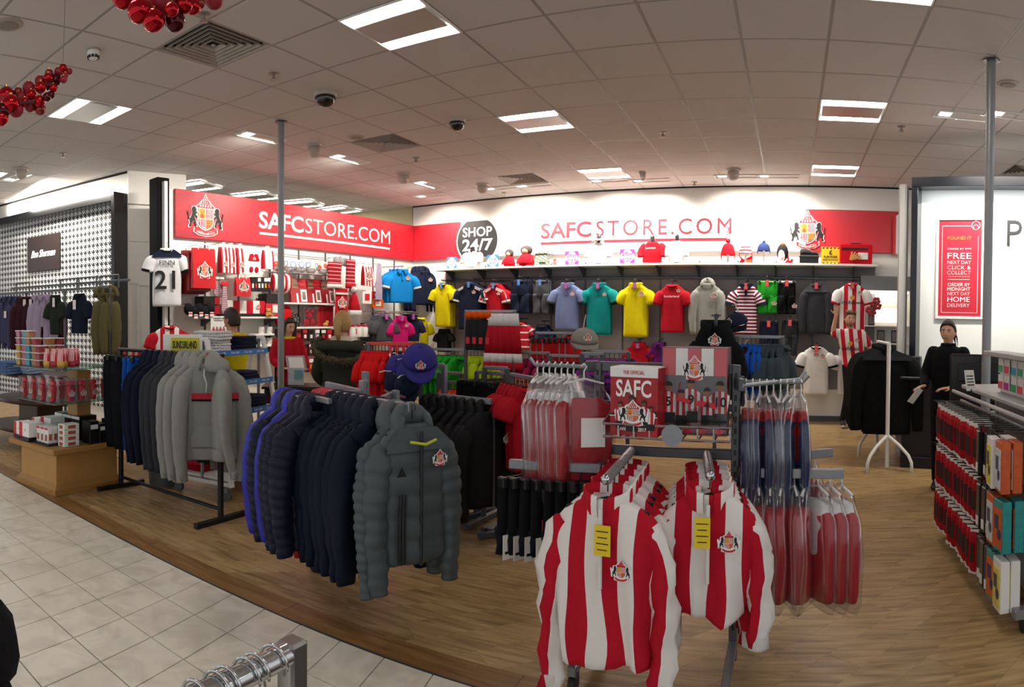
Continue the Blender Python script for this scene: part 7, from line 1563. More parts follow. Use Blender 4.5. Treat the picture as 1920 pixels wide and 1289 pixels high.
for r_ in range(3):
  for k in range(3): pbox(.03 + .066 * k, -.33 + .055 * r_, .062, .05, .14, ZP + .016, 'small white gift carton with a building print, row %s, %s from the left' % (ORD[r_], ORD[k]), CARDW, prints=((0, .35, .5, .4, BRICK, 'f'), (0, .4, .6, .4, BRICK, 's'), (0, .92, .8, .12, RED, 'f')))
pbox(.1, -.275, .26, .2, .015, ZP, 'thin black tray under the small white gift cartons', BLACKP, 'tray', cat='tray')
for k in range(4): pbox(.29, -.2, .1, .16, .048, ZP + .05 * k, 'flat white gift carton with a building print, %s from the bottom' % ORD[k], CARDW, prints=((0, .5, .5, .6, BRICK, 's'), (0, .5, .5, .6, BRICK, 'f')))
for k in range(3): pbox(.29, .04 + .11 * k, .12, .1, .2 - .03 * (k % 2), ZP, 'black banded gift carton behind the flat white ones, %s' % ORD[k], BLACKP, prints=((0, .75, .8, .2, WHT, 's'),))
# menswear: shirts on a rail in the black bay, folded jeans on a dark table
WR_ = 1.25
def onbay(px, py, off=WR_): return onp(px, py, WA + wn * off, WB + wn * off)
BA_ = atan2(wd.y, wd.x)
bz = onbay(100, 545).z; q0, q1 = onbay(-14, 545), onbay(204, 545); mr = thing('clothes_rail', 'dark rail of menswear in front of the houndstooth panel', 'clothes rail', ((q0.x + q1.x) / 2, (q0.y + q1.y) / 2, 0), BA_); w = (q1 - q0).length
for z, y in ((bz, 0), (bz + .1, .35)): mb = MB(); mb.bar((-w / 2, y, z), (w / 2, y, z), .025, .03, .003); put(mb, 'bar', DSTEEL, mr)
for k in range(4): mb = MB(); mb.box((-w / 2 + w * k / 3, .02, bz / 2), (.03, .03, bz), .003); put(mb, 'post', DSTEEL, mr)
for k, px in enumerate((20, 105, 140, 180)): mb = MB(); p = onbay(px, 532); x = (p - Vector((mr.location.x, mr.location.y, p.z))).dot(Vector((*wd, 0))); mb.tube([(x - .16, .2, bz - .0), (x - .16, .2, bz + .16), (x + .2, .2, bz + .16), (x + .2, .2, bz)], .012, 6); put(mb, 'upper_frame', DSTEEL, mr)
def mg(px, pw, yt, yb, key, label, n=1, **s):
  c = onbay(px, yt); b_ = onbay(px, yb); w_ = pw * rng(c) / FPX; kk = dict(w=w_, L=c.z - b_.z, d=.09); kk.update(s)
  for k in range(n):
    p = Vector((c.x, c.y, bz + .015)) + Vector((*wd, 0)) * (.09 * k) ; p.y += .04 * k; z0_ = c.z - p.z
    garment(key, label if n == 1 else label + ', %s in a row' % ORD[k], p, BA_ + s.get('turn', 0) , 'menswear on the dark rail', z0=-.08, **{a: b for a, b in kk.items() if a != 'turn'})
mg(10, 34, 555, 640, 'indigo_shirt', 'indigo shirt at the far left of the menswear rail', 3, kind='sweater', body=cloth('indigo', '#43435f'), col='polo', tag=(TAGW, .1, -.25, .06, .1))
mg(48, 40, 548, 640, 'burgundy_jumper', 'burgundy jumper on the menswear rail', 5, kind='sweater', body=cloth('burgundy', '#3a1a24'), turn=.7, tag=(TAGW, .0, -.1, .04, .12))
mg(74, 28, 560, 618, 'lilac_shirt', 'lilac shirt between the burgundy jumpers and the green t-shirt', 2, kind='sweater', body=LILAC, col='polo', turn=.5)
mg(104, 34, 566, 640, 'dark_green_tee', 'dark green t-shirt with a round badge on the menswear rail', 1, body=cloth('dark green', '#262b24'), tag=(TAGW, .05, -.1, .05, .12))
mg(149, 44, 566, 640, 'navy_pocket_tee', 'navy t-shirt with a chest pocket on the menswear rail', 1, body=cloth('ink navy', '#171d2e'), tag=(TAGW, -.02, -.14, .06, .12))
mg(192, 15, 548, 622, 'khaki_jacket', 'khaki jacket at the right end of the menswear rail', 2, kind='jacket', body=OLIVE, turn=.8)
tb_ = thing('display_table', 'dark brown tiered table of folded jeans at the left edge', 'table', tuple(atz(20, 838, 0)), BA_); WD = mat('dark walnut', '#3d2418', .35, var=.2, scale=8)
for z, w_, d_ in ((.86, 1.1, .6), (.55, 1.2, .7), (.22, 1.3, .8)):
  mb = MB(); mb.lathe([(.62, -.02), (.64, 0), (.62, .02)], (0, .5, z), 28); mb.v = [(x * w_ * .9, .4 + (y - .5) * d_, zz) for x, y, zz in mb.v]; put(mb, 'shelf', WD, tb_, True, split=40)
mb = MB(); mb.box((0, .45, .44), (.4, .4, .86), .01); put(mb, 'core', WD, tb_)
JE = [cloth('pale denim', '#8698b4'), cloth('mid denim', '#4f6a8f')]
for k, (px, n, m) in enumerate(((4, 5, JE[1]), (40, 6, JE[0]))):
  p = atr(px, 692, rng(tb_.location) + .02);
  folded(Matrix.Translation((p.x, p.y, 0)), 0, 0.1, .885, n, m, ('mid blue' if k == 0 else 'pale blue') + ' folded jeans on the dark table, %s from the bottom', w=.3, d=.24, name='folded_jeans', grp='folded jeans', rz=BA_, h=.03)
# RACKS IN THE MIDDLE OF THE SHOP
def rowrack(label, px0, px1, py, r0, r1, m=STEEL, name='clothes_rack', bar=.02):
  a, b_ = atr(px0, py, r0), atr(px1, py, r1); z = (a.z + b_.z) / 2; c = (a + b_) / 2; d = Vector((b_.x - a.x, b_.y - a.y, 0)); L_ = d.length; ang = atan2(d.y, d.x); t = thing(name, label, 'clothes rack', (c.x, c.y, 0), ang)
  mb = MB(); mb.bar((-L_ / 2, 0, z), (L_ / 2, 0, z), bar, bar * 1.3, .003); put(mb, 'bar', m, t)
  for s_ in (-1, 1):
    mb = MB(); mb.box((s_ * L_ * .48, 0, z / 2), (.03, .03, z), .003); put(mb, 'post', DSTEEL, t); mb = MB(); mb.box((s_ * L_ * .48, 0, .03), (.04, .5, .04), .004); put(mb, 'foot', DSTEEL, t)
  def at(f, dz=.012): return Vector((a.x + (b_.x - a.x) * f, a.y + (b_.y - a.y) * f, z + dz))
  return t, at, ang
def rowof(at, ang, n, f0, f1, key, label, group, turn=pi / 2, jit=.15, **s):
  for k in range(n): garment(key, label % ORD[k], at(f0 + (f1 - f0) * k / max(1, n - 1)), ang + turn + random.uniform(-jit, jit), group, **s)
t, at, ang = rowrack('red topped rack of scarlet shirts right of the blonde woman', 690, 792, 645, 5.15, 5.0, mat('red rail', '#d0361f', .4)); rowof(at, ang, 7, .02, .38, 'scarlet_top', 'scarlet sports top on the red rail, %s from the left', 'scarlet tops on the red rail', w=.36, L=.52, d=.07, body=cloth('scarlet', '#cc1418'), kid=True, sleeve=MATS['cloth scarlet'])
rowof(at, ang, 4, .5, .72, 'maroon_top', 'black and maroon sports top on the red rail, %s from the left', 'dark tops on the red rail', w=.36, L=.5, d=.07, body=cloth('maroon', '#2a1116'), kid=True)
CN, CG, CK = cloth('cap indigo', '#34307a'), cloth('cap grey', '#8d8780'), cloth('cap black', '#121214')
def cap(px, py, r, m, label, size=1., yaw=0., tilt=0.3, m2=None):
  p = atr(px, py, r); t = thing('baseball_cap', label, 'cap', p, 0, 'caps on the racks', rot=(tilt, .0, yaw)); R_ = .095 * size
  rg = [[(R_ * cos(b_) * cos(a), R_ * 1.12 * cos(b_) * sin(a), R_ * .95 * sin(b_)) for a in [2 * pi * i / 18 for i in range(18)]] for b_ in [k * pi / 2 / 6.2 for k in range(7)]]
  mb = MB(); mb.loft(rg, (1, 1)); put(mb, 'crown', m, t, True); mb = MB(); rows_ = []
  for q in range(5):
    e = q / 4; rows_.append([(R_ * (1 - .12 * e) * cos(a), -R_ * 1.0 * abs(sin(a)) - e * R_ * .85 * abs(sin(a)) ** .7, -.006 - e * .02 - .02 * e * cos(a) ** 2) for a in [pi + pi * i / 12 for i in range(13)]])
  mb.loft(rows_, (0, 0), False); o = put(mb, 'peak', m2 or m, t, True); s_ = o.modifiers.new('thick', 'SOLIDIFY'); s_.thickness = .006; mb = MB(); mb.ball((0, 0, R_ * .95), .01, 8, 6); put(mb, 'button', m, t, True); crest(t, .05 * size, (0, -R_ * 1.16, R_ * .28), rot=(-.25, 0, 0), small=True)
  mb = MB(); mb.tube([(0, R_ * .6, R_ * .75), (0, R_ * .3, R_ * 1.5), (0, 0, R_ * 1.9)], .004, 5); put(mb, 'hanging_loop', WHT, t); return t
for k, (px, py, r, s_, ya, ti) in enumerate(((748, 690, 4.75, 1.0, .3, .9), (770, 700, 4.6, 1.05, .0, 1.0), (787, 676, 4.5, 1.25, .6, .6), (742, 716, 4.7, .9, -.3, 1.1), (762, 722, 4.55, .9, .2, 1.2))): cap(px, py, r, CN if k in (0, 1, 2) else NAVY, 'indigo cap hanging at the end of the red rail, %s of five' % ORD[k], s_, ya, ti)
for k, px in enumerate((732, 744, 757, 770)):
  p = atr(px, 648, 4.85); t = thing('hang_tag', 'red and white hang tag above the indigo caps, %s from the left' % ORD[k], 'tag', (p.x, p.y, p.z - .12), -.4, 'hang tags above the caps'); mb = MB(); mb.box((0, 0, .06), (.035, .004, .12), .001); put(mb, 'tag', RED, t); mb = MB(); mb.lathe([(.012, 0), (.012, .002)], n=12, M=Matrix.Translation((0, -.003, .05)) @ Matrix.Rotation(pi / 2, 4, 'X')); put(mb, 'printed_dot', WHT, t)
t, at, ang = rowrack('low rack of green shirts in the middle of the shop', 795, 925, 656, 6.6, 6.4); rowof(at, ang, 6, .02, .5, 'green_tee', 'green football shirt on the low rack, %s from the left', 'green shirts', w=.34, L=.4, d=.07, body=GREEN, kid=True, turn=pi / 2 - .35); garment('green_front', 'green football shirt facing the front on the low rack', at(.62), ang - .1, 'green shirts', w=.36, L=.42, d=.1, body=GREEN, kid=True, crest=(.08, -.2, .06)); rowof(at, ang, 7, .68, .98, 'lime_tee', 'lime shirt on the low rack, %s from the left', 'lime shirts', w=.34, L=.3, d=.06, body=LIME, kid=True, turn=pi / 2)
t, at, ang = rowrack('tall grey rack of gloves and socks with orange loops', 872, 968, 584, 6.2, 5.9)
for k in range(4):
  p = at(.1 + .13 * k, .0); t = thing('football_socks', 'black football socks with orange tops, %s from the left' % ORD[k], 'socks', p, ang, 'black socks with orange tops'); mb = MB(); rg = [[(w_ * cos(a), .03 * sin(a), z) for a in [2 * pi * i / 12 for i in range(12)]] for w_, z in ((.03, -.08), (.045, -.1), (.05, -.2), (.045, -.3), (.05, -.34), (.03, -.36))]; mb.loft(rg); put(mb, 'sock', cloth('charcoal knit', '#252326'), t, True); mb = MB(); mb.ball((0, 0, -.035), (.05, .045, .04), 10, 7); put(mb, 'orange_top', ORNG, t, True); mb = MB(); mb.box((0, -.034, -.27), (.04, .004, .06)); put(mb, 'red_label', RED, t)
for k in range(5):
  p = at(.55 + .1 * k, -.0); t = thing('football_socks', 'red football socks with white tops, %s from the left' % ORD[k], 'socks', p, ang + .2, 'red socks with white tops')
  for a0, a1, m, nm in ((-.02, -.13, WHC, 'white_top'), (-.13, -.38, REDC, 'sock'), (-.38, -.46, WHC, 'white_foot'), (-.46, -.53, REDC, 'toe')):
    mb = MB(); x = .04 * (k - 2); mb.loft([[(x * (-z) * 1.2 + .045 * cos(a), .028 * sin(a), z) for a in [2 * pi * i / 12 for i in range(12)]] for z in (a0, (a0 + a1) / 2, a1)]); put(mb, nm, m, t, True)
t, at, ang = rowrack('rack of red tracksuit trousers below the blue grey polo', 1004, 1078, 625, 6.6, 6.6); TRK = stripes('tracksuit stripes', ['#b81a1e', '#b81a1e', '#8f8a88', '#b81a1e', '#8f8a88', '#b81a1e'], .3, widths=[.3, .25, .05, .05, .05, .3])
rowof(at, ang, 7, .1, .95, 'red_track', 'red tracksuit trousers on the rack below the polo shirts, %s from the left', 'red tracksuit trousers', kind='shorts', w=.2, L=.34, d=.05, body=TRK, sleeve=TRK, cuff=.5, turn=.5)
cap(1096, 640, 6.0, CG, 'grey baseball cap at the end of the red trouser rack', 1.35, .5, .2)
t, at, ang = rowrack('rack of purple striped tops behind the annuals', 1108, 1180, 660, 5.6, 5.5); PST = stripes('purple stripes', ['#8a2a8f', '#3d1d4a'], .05, 'Y'); rowof(at, ang, 9, .0, .98, 'purple_stripe', 'purple striped top behind the annuals, %s from the left', 'purple striped tops', w=.34, L=.4, d=.06, body=PST, kid=True, turn=pi / 2 - .3)
t, at, ang = rowrack('rack of red shirts on orange hangers', 958, 1000, 706, 4.7, 4.4); rowof(at, ang, 6, .05, .95, 'red_orange_hanger', 'red shirt on an orange hanger, %s from the left', 'red shirts on orange hangers', w=.28, L=.56, d=.06, body=REDC, hanger=mat('orange hanger', '#d9822f', .4), turn=pi / 2 - .15, kid=True)
t, at, ang = rowrack('rack of black trousers behind the black jackets', 893, 950, 700, 5.1, 4.9); rowof(at, ang, 7, .02, .98, 'black_trousers', 'black trousers behind the black jackets, %s from the left', 'black trousers', kind='trousers', w=.36, L=.75, d=.07, body=BLKC, turn=pi / 2 - .3)
t, at, ang = rowrack('low rack of orange shirts behind the black jackets', 838, 880, 718, 5.6, 5.5); rowof(at, ang, 5, .05, .95, 'orange_shirt', 'orange red shirt behind the black jackets, %s from the left', 'orange red shirts', w=.32, L=.4, d=.06, body=cloth('orange red', '#c0481f'), hanger=MATS['orange hanger'], turn=pi / 2 - .3, kid=True)
t, at, ang = rowrack('low rack of black tops in front of the wine shelf', 1030, 1110, 668, 5.7, 5.6); rowof(at, ang, 7, .02, .98, 'dark_top', 'black sports top on the rack beyond the bagged shirts, %s from the left', 'black sports tops', w=.36, L=.5, d=.06, body=BLKC, turn=pi / 2 - .3)
t, at, ang = rowrack('grey rack of red and pink children clothes', 965, 1030, 662, 6.1, 6.0); rowof(at, ang, 6, .02, .98, 'pink_kid', 'dark pink small top beyond the bagged shirts, %s from the left', 'dark pink small tops', w=.3, L=.36, d=.06, body=cloth('dark pink', '#8f1d4a'), turn=pi / 2 - .2, kid=True)
for pxs, py, r, lab in (((822, 866), 700, 5.6, 'empty grey rack frame left of the socks rack'), ((908, 952), 690, 5.0, 'empty grey rack frame behind the black trousers'), ((1090, 1130), 664, 5.2, 'empty grey rack frame left of the annuals')): rowrack(lab, pxs[0], pxs[1], py, r, r - .1)
t, at, ang = rowrack('grey rack of blue and grey clothes behind the upper right arm', 1380, 1470, 632, 5.2, 5.2); rowof(at, ang, 6, .05, .5, 'royal_top', 'royal blue top behind the bagged tracksuits, %s from the left', 'royal blue tops', w=.34, L=.42, d=.06, body=ROYAL, turn=pi / 2 - .2, kid=True); rowof(at, ang, 6, .55, .98, 'slate_top', 'slate grey top behind the bagged tracksuits, %s from the left', 'slate grey tops', w=.34, L=.5, d=.06, body=cloth('slate', '#39454a'), turn=pi / 2 - .2)
mb = MB(); p = atr(1342, 592, 4.2); pp = thing('display_stand', 'thin dark stand behind the boxed calendar', 'stand', (p.x, p.y, 0)); mb = MB(); mb.tube([(0, 0.02, 0), (0, .02, p.z)], .012, 8); mb.bar((-.03, .02, p.z), (.03, .02, p.z), .014); put(mb, 'post', DSTEEL, pp); mb = MB(); mb.lathe([(.09, 0.002), (.09, .015), (.03, .02)], (0, .02, 0), 20); put(mb, 'base_plate', DSTEEL, pp)
FADE = stripes('red fade lines', ['#151214', '#8f1620', '#151214', '#a51a26', '#2a1013', '#b81c2a'], .11, 'Y', widths=[.25, .1, .2, .15, .1, .2])
garment('training_top', 'black training top fading to red with a crest, above the boxed calendar', (p.x, p.y, p.z + .01), .05, w=.27, L=.46, d=.12, body=BLKC, kind='sweater', col='stand', hem=None, crest=(-.0, -.12, .075), chest=((-.36, .16, FADE),), armL=.34, armR=.06)
cap(1381, 606, 5.0, NAVY, 'navy cap beside the black training top', .9, -.5, .3, CK); cap(1396, 668, 5.15, CK, 'black cap hanging right of the boxed calendar', .95, .3, .7)
# CASH DESK BEHIND THE POLE, RIGHT GONDOLA, COUNTER
p = atr(548, 722, 7.75); kz = p.z; ks = thing('cash_desk', 'black cash desk behind the left grey pole', 'desk', (p.x, p.y, 0), radians(40)); mb = MB(); mb.box((0, 0, (kz - .03) / 2), (.62, .42, kz - .03), .01); put(mb, 'body', BLACKP, ks); mb = MB(); mb.box((0, 0, kz - .015), (.68, .48, .03), .004); put(mb, 'top', mat('black laminate', '#1a1a1c', .25), ks); mb = MB(); mb.box((.18, -.215, kz - .25), (.14, .01, .3), .002); put(mb, 'notice', CARDW, ks); mb = MB(); mb.box((-.14, -.215, kz - .36), (.3, .012, .5), .002); put(mb, 'wine_panel', cloth('wine panel', '#4a1420'), ks)
t = thing('leaflet_stand', 'clear leaflet holder with papers on the cash desk', 'leaflet holder', tuple(ks.matrix_basis @ Vector((.05, -.1, kz))), radians(35)); mb = MB(); mb.box((0, 0, .1), (.2, .07, .2), .004); put(mb, 'holder', CLEAR, t); mb = MB(); mb.box((0, .0, .11), (.18, .03, .2), .002); put(mb, 'leaflets', mat('pale leaflet', '#c6cfd2', .5, var=.3, scale=40), t); mb = MB(); mb.box((.03, -.018, .13), (.1, .004, .1)); put(mb, 'printed_block', mat('teal print', '#78a9b5', .5), t)
GXf, GY0, GY1 = 1.22, 3.08, 4.68
gd = thing('gondola', 'grey double sided hook gondola at the right edge', 'gondola', (GXf, (GY0 + GY1) / 2, 0)); GL = GY1 - GY0
mb = MB(); mb.box((.3, 0, .58), (.03, GL, 1.0), .003); put(mb, 'back_panel', mat('grey peg panel', '#75777a', .5), gd); mb = MB(); mb.box((.28, 0, 1.09), (.5, GL + .08, .03), .006); put(mb, 'top_shelf', mat('pale grey shelf', '#a9a8a6', .45), gd); mb = MB(); mb.box((.28, 0, .12), (.46, GL, .04), .004); put(mb, 'base_shelf', STEEL, gd)
for y in (-GL / 2 + .03, GL / 2 - .03):
  mb = MB(); mb.box((.3, y, .6), (.05, .05, 1.0), .004); put(mb, 'upright', STEEL, gd); mb = MB(); mb.box((.1, y, .1), (.42, .06, .05), .005); put(mb, 'foot', STEEL, gd); mb = MB(); mb.lathe([(.012, -.018), (.04, -.014), (.04, .014), (.012, .018)], n=18, M=Matrix.Translation((-.05, y, .04)) @ Matrix.Rotation(pi / 2, 4, 'Y')); put(mb, 'castor', BLACKP, gd, True, split=40)
RZ = (.985, .685, .385)
for z in RZ: mb = MB(); mb.bar((.02, -GL / 2, z), (.02, GL / 2, z), .02, .03, .003); put(mb, 'hook_bar', STEEL, gd)
mb = MB(); mb.tube([(-.04, -GL / 2, 1.06), (-.04, GL / 2, 1.06)], .014, 8); put(mb, 'front_rail', mat('pale grey rail', '#9d9ea0', .4), gd)
TOYM = [mat('toy box ' + c, c, .4, var=.35, scale=25) for c in ('#c9d3d6', '#c8571c', '#2b8f8d', '#d9cf5a')]
HK = MB(); HK.tube([(.02, 0, 0), (-.2, 0, .012)], .004, 5); HKM = HK.mesh('hook', [BLACKP])
PKM = {}
def pack(kind):
  if kind in PKM: return PKM[kind]
  if kind == 'red':
    mb = MB(); rg = [[(.022 * cos(a) * e, w_ * sin(a), z) for a in [2 * pi * i / 10 for i in range(10)]] for e, w_, z in ((.5, .03, -.035), (1, .038, -.06), (1.1, .04, -.16), (1, .04, -.24), (.8, .03, -.262))]; mb.loft(rg); a_ = ('pack', mb.mesh('pack', [SR_]))
    m2 = MB(); m2.box((0, 0, -.025), (.012, .06, .05), .002); b_ = ('header_card', m2.mesh('header_card', [CARDW])); m3 = MB(); m3.box((-.0, 0, -.265), (.03, .074, .022), .003); c_ = ('white_foot', m3.mesh('white_foot', [WHC])); m4 = MB(); m4.box((-.026, .004, -.15), (.003, .03, .11), .001); PKM[kind] = [a_, b_, c_, ('dark_label', m4.mesh('dark_label', [mat('sock label', '#3a1c20', .4, var=.5, scale=60)]))]
  elif kind == 'dark':
    mb = MB(); mb.box((0, 0, -.16), (.03, .07, .25), .006); a_ = ('pack', mb.mesh('pack', [mat('black pack', '#15161a', .3)])); m2 = MB(); m2.box((-.0, 0, -.03), (.012, .05, .05), .002); b_ = ('header_card', m2.mesh('header_card', [BLACKP])); m3 = MB(); m3.box((-.017, 0, -.24), (.004, .035, .05)); c_ = ('price_label', m3.mesh('price_label', [CARDW])); PKM[kind] = [a_, b_, c_]
  else:
    i = int(kind[-1]); mb = MB(); mb.box((0, 0, -.16), (.05, .12, .26), .003); a_ = ('box', mb.mesh('box', [CARDW if i == 0 else TOYM[i]])); m2 = MB(); m2.box((-.027, 0, -.17), (.004, .1, .2)); b_ = ('printed_front', m2.mesh('printed_front', [TOYM[(i + 3) % 4]])); m3 = MB(); m3.box((-.028, .01, -.14), (.005, .05, .07)); m3.ball((-.028, -.02, -.2), (.004, .03, .03), 8, 6); c_ = ('printed_picture', m3.mesh('printed_picture', [mat('toy picture', '#2a2c55', .4, var=.6, scale=40)])); PKM[kind] = [a_, b_, c_]
  return PKM[kind]
for r_, z in enumerate(RZ):
  y = GL / 2 - .05; k = 0
  while y > -GL / 2 + .03:
    f = (GL / 2 - y) / GL; kind = 'red' if f < .66 else 'dark' if f < .8 else 'toy%d' % ((k + r_) % 3); wdt = .088 if kind == 'red' else .085 if kind == 'dark' else .128
    nm = {'r': 'red sock pack', 'd': 'black glove pack', 't': 'boxed toy'}[kind[0]]
    for q in range(2):
      t = thing({'r': 'sock_pack', 'd': 'glove_pack', 't': 'boxed_toy'}[kind[0]], '%s on the %s gondola row, %s hook from the far end, %s' % (nm, ('top', 'middle', 'bottom')[r_], ORD[k], ('front', 'behind')[q]), nm.split(' ', 1)[1] if kind[0] != 't' else 'boxed toy', (GXf - .15 + q * .07 + random.uniform(-.01, .01), (GY0 + GY1) / 2 + y, z), random.uniform(.3, .75) if kind == 'red' else random.uniform(-.1, .15), nm + 's on the %s gondola row' % ('top', 'middle', 'bottom')[r_])
      for n_, me in pack(kind): obj(n_, me, t)
      if q == 0: obj('hook', HKM, gd, (0, y, z))
    y -= wdt; k += 1
for k in range(4):
  t = thing('card_rack_panel', 'white card rack with bright cards on the gondola top, %s from the far end' % ORD[k], 'card rack', (GXf + .1, 4.05 - k * .26, 1.106), 0, 'card racks on the gondola'); mb = MB(); mb.box((.06, 0, .13), (.02, .25, .26), .004); put(mb, 'panel', WHITE, t); mb = MB(); mb.box((0, 0, .255), (.14, .25, .03), .004); put(mb, 'top_rail', mat('pale grey shelf', '#a9a8a6'), t)
  for c in range(2):
    for r2 in range(2): mb = MB(); mb.box((.035, -.06 + .12 * c, .07 + .105 * r2), (.006, .1, .095), .002); cd = put(mb, 'card', CARDW, t); mb = MB(); mb.box((.031, -.06 + .12 * c, .05 + .105 * r2), (.004, .085, .045)); put(mb, 'colour_block', mat('card block %d' % ((k + c + r2) % 4), ('#c02392', '#e5455b', '#3aa26c', '#2fa0c0')[(k + c + r2) % 4], .5), cd)
p = atr(1822, 735, 4.35); t = thing('price_ticket_holder', 'white slanted ticket on the corner of the gondola', 'sign', (p.x, p.y, 1.09), .3, rot=(-.3, 0, .2)); mb = MB(); mb.box((0, 0, .09), (.07, .004, .14), .001); put(mb, 'ticket', CARDW, t); mb = MB(); mb.tube([(0, .0, 0), (0, 0, .03)], .006, 6); put(mb, 'clip', BLACKP, t)
mb = MB()
for q in range(4): mb.box((0, -.003, .06 + .02 * q), (.05, .002, .006))
put(mb, 'printed_lines', BLK, t)
tr2 = thing('clothes_rail', 'white T base clothes rail holding black jackets', 'clothes rail', (1.04, 6.95, 0), 0); W1, W2 = 0., .85
for y in (W1, W2):
  mb = MB(); mb.tube([(0, y, .02), (0, y, 1.34)], .022, 14); put(mb, 'post', WHITE, tr2, True, split=40)
  for sx, sy in ((-1, -1), (1, -1), (.15, 1)): mb = MB(); mb.tube([(0, y, .36), (sx * .12, y + sy * .08, .26), (sx * .2, y + sy * .15, .17), (sx * .23, y + sy * .18, .1), (sx * .235, y + sy * .185, .0)], .018, 8); put(mb, 'leg', WHITE, tr2, True)
mb = MB(); mb.tube([(0, W1 - .04, 1.33), (0, W2 + .04, 1.33)], .018, 10); put(mb, 'rail', WHITE, tr2, True, split=40)
for k in range(5): garment('suit_jacket', 'black jacket on the white T base rail, %s from the front' % ORD[k], (1.04, 7.06 + .15 * k, 1.35), .06 * (k % 3 - 1) - .1, 'black jackets on the white rail', kind='jacket', col='stand', w=.54, L=.92, d=.13, body=cloth('black suiting', '#0c0d0e'), yoke=cloth('grey piping', '#2a2c30') if k == 0 else None, armL=.72, armR=.09, swing=.05)
ct = thing('sales_counter', 'black sales counter in front of the white panel at the right', 'counter', tuple(RA + rdir * 1.3 + rn * .35) + (0,), RANG); mb = MB(); mb.box((0, 0, .48), (2.5, .5, .94), .006); put(mb, 'body', mat('black counter', '#141517', .35), ct); mb = MB(); mb.box((0, -.03, .965), (2.54, .6, .03), .005); put(mb, 'top', mat('dark counter top', '#232427', .25), ct); mb = MB(); mb.box((0, -.27, .06), (2.5, .05, .12), .003); put(mb, 'kick_plate', BLACKM, ct)
p = atr(1743, 700, 7.3); t = thing('white_tray', 'small white tray of green sweets on the counter', 'tray', (p.x, p.y, .982), RANG); mb = MB(); mb.box((0, 0, .02), (.24, .16, .04), .006); put(mb, 'tray', WHITE, t); mb = MB()
for k in range(6): mb.ball((-.08 + .032 * k, .01 * (k % 3 - 1), .05), .025, 8, 6)
put(mb, 'green_sweets', mat('green wrapper', '#6fb52e', .4), t, True)
p = atr(1716, 695, 7.45); t = thing('card_machine', 'black device standing on the counter by the frame', 'device', (p.x, p.y, .982), RANG); mb = MB(); mb.box((0, 0, .1), (.13, .12, .2), .01); put(mb, 'body', BLACKP, t); mb = MB(); mb.box((0, -.062, .13), (.1, .006, .08), .002); put(mb, 'screen', mat('dim screen', '#3c3f46', .2), t)
p = atr(1838, 760, 5.75); t = thing('till_monitor', 'large black till monitor seen from behind at the right', 'monitor', (p.x, p.y, .0), radians(-15)); zt_ = atr(1838, 665, 5.75).z; zb_ = atr(1838, 758, 5.75).z
mb = MB(); mb.box((0, 0, (zt_ + zb_) / 2), (.54, .07, zt_ - zb_), .02); put(mb, 'casing', mat('black casing', '#0d0e10', .3), t); mb = MB(); mb.box((0, -.04, (zt_ + zb_) / 2 + .06), (.4, .04, .16), .015); put(mb, 'vent_panel', BLACKP, t); mb = MB(); mb.box((0, .02, zb_ - .04), (.12, .1, .12), .01); put(mb, 'neck', BLACKP, t); mb = MB(); mb.box((0, .02, (zb_ - .08) / 2), (.6, .35, zb_ - .08), .01); put(mb, 'till_cabinet', MATS['black counter'], t)
# NEAREST THINGS: chrome rail end and dark coat
CH0, CH1 = atr(548, 1222, 1.1), atr(395, 1305, .98); t = thing('chrome_rail', 'chrome clothes rail end with wire hooks at the bottom edge', 'clothes rail', (CH0.x, CH0.y, 0)); dd = CH1 - CH0; dd.z = 0
mb = MB(); mb.tube([(0, 0, CH0.z), (dd.x * 6, dd.y * 6, CH0.z)], .02, 16); put(mb, 'rail', CHROME, t, True, split=40); mb = MB(); mb.box((0, 0, CH0.z / 2 + .01), (.04, .04, CH0.z + .02), .005, atan2(dd.y, dd.x)); put(mb, 'post', CHROME, t); mb = MB(); mb.box((0, 0, .02), (.3, .3, .04), .01); put(mb, 'foot', CHROME, t)
for k in range(6):
  f = .25 + k * .17 + (.06 if k % 2 else 0); c = Vector((dd.x * f, dd.y * f, CH0.z)); n = Vector((-dd.y, dd.x, 0)).normalized(); mb = MB(); mb.tube([c + n * .026 * cos(a) + Vector((0, 0, .026 * sin(a))) + dd * (.02 * (a - 1.5)) for a in [-.4 + .4 * q for q in range(10)]] + [c - n * .02 + Vector((0, 0, -.05))], .0028, 6); put(mb, 'wire_hook', CHROME, t, True)
p = atr(-78, 1235, 1.3); garment('near_coat', 'black coat on a hanger cut off by the left edge of the picture', (p.x, p.y, p.z + .1), .6, kind='jacket', w=.3, L=.9, d=.12, body=BLKC, armL=.7, armR=.06)
t = thing('clothes_rail', 'dark rail carrying the black coat at the left edge', 'clothes rail', (p.x, p.y, 0)); mb = MB(); mb.tube([(.05, .0, p.z + .085), (-.6, -.3, p.z + .085)], .014, 8); put(mb, 'rail', DSTEEL, t); mb = MB(); mb.box((-.5, -.25, p.z / 2), (.03, .03, p.z + .14), .003); put(mb, 'post', DSTEEL, t)
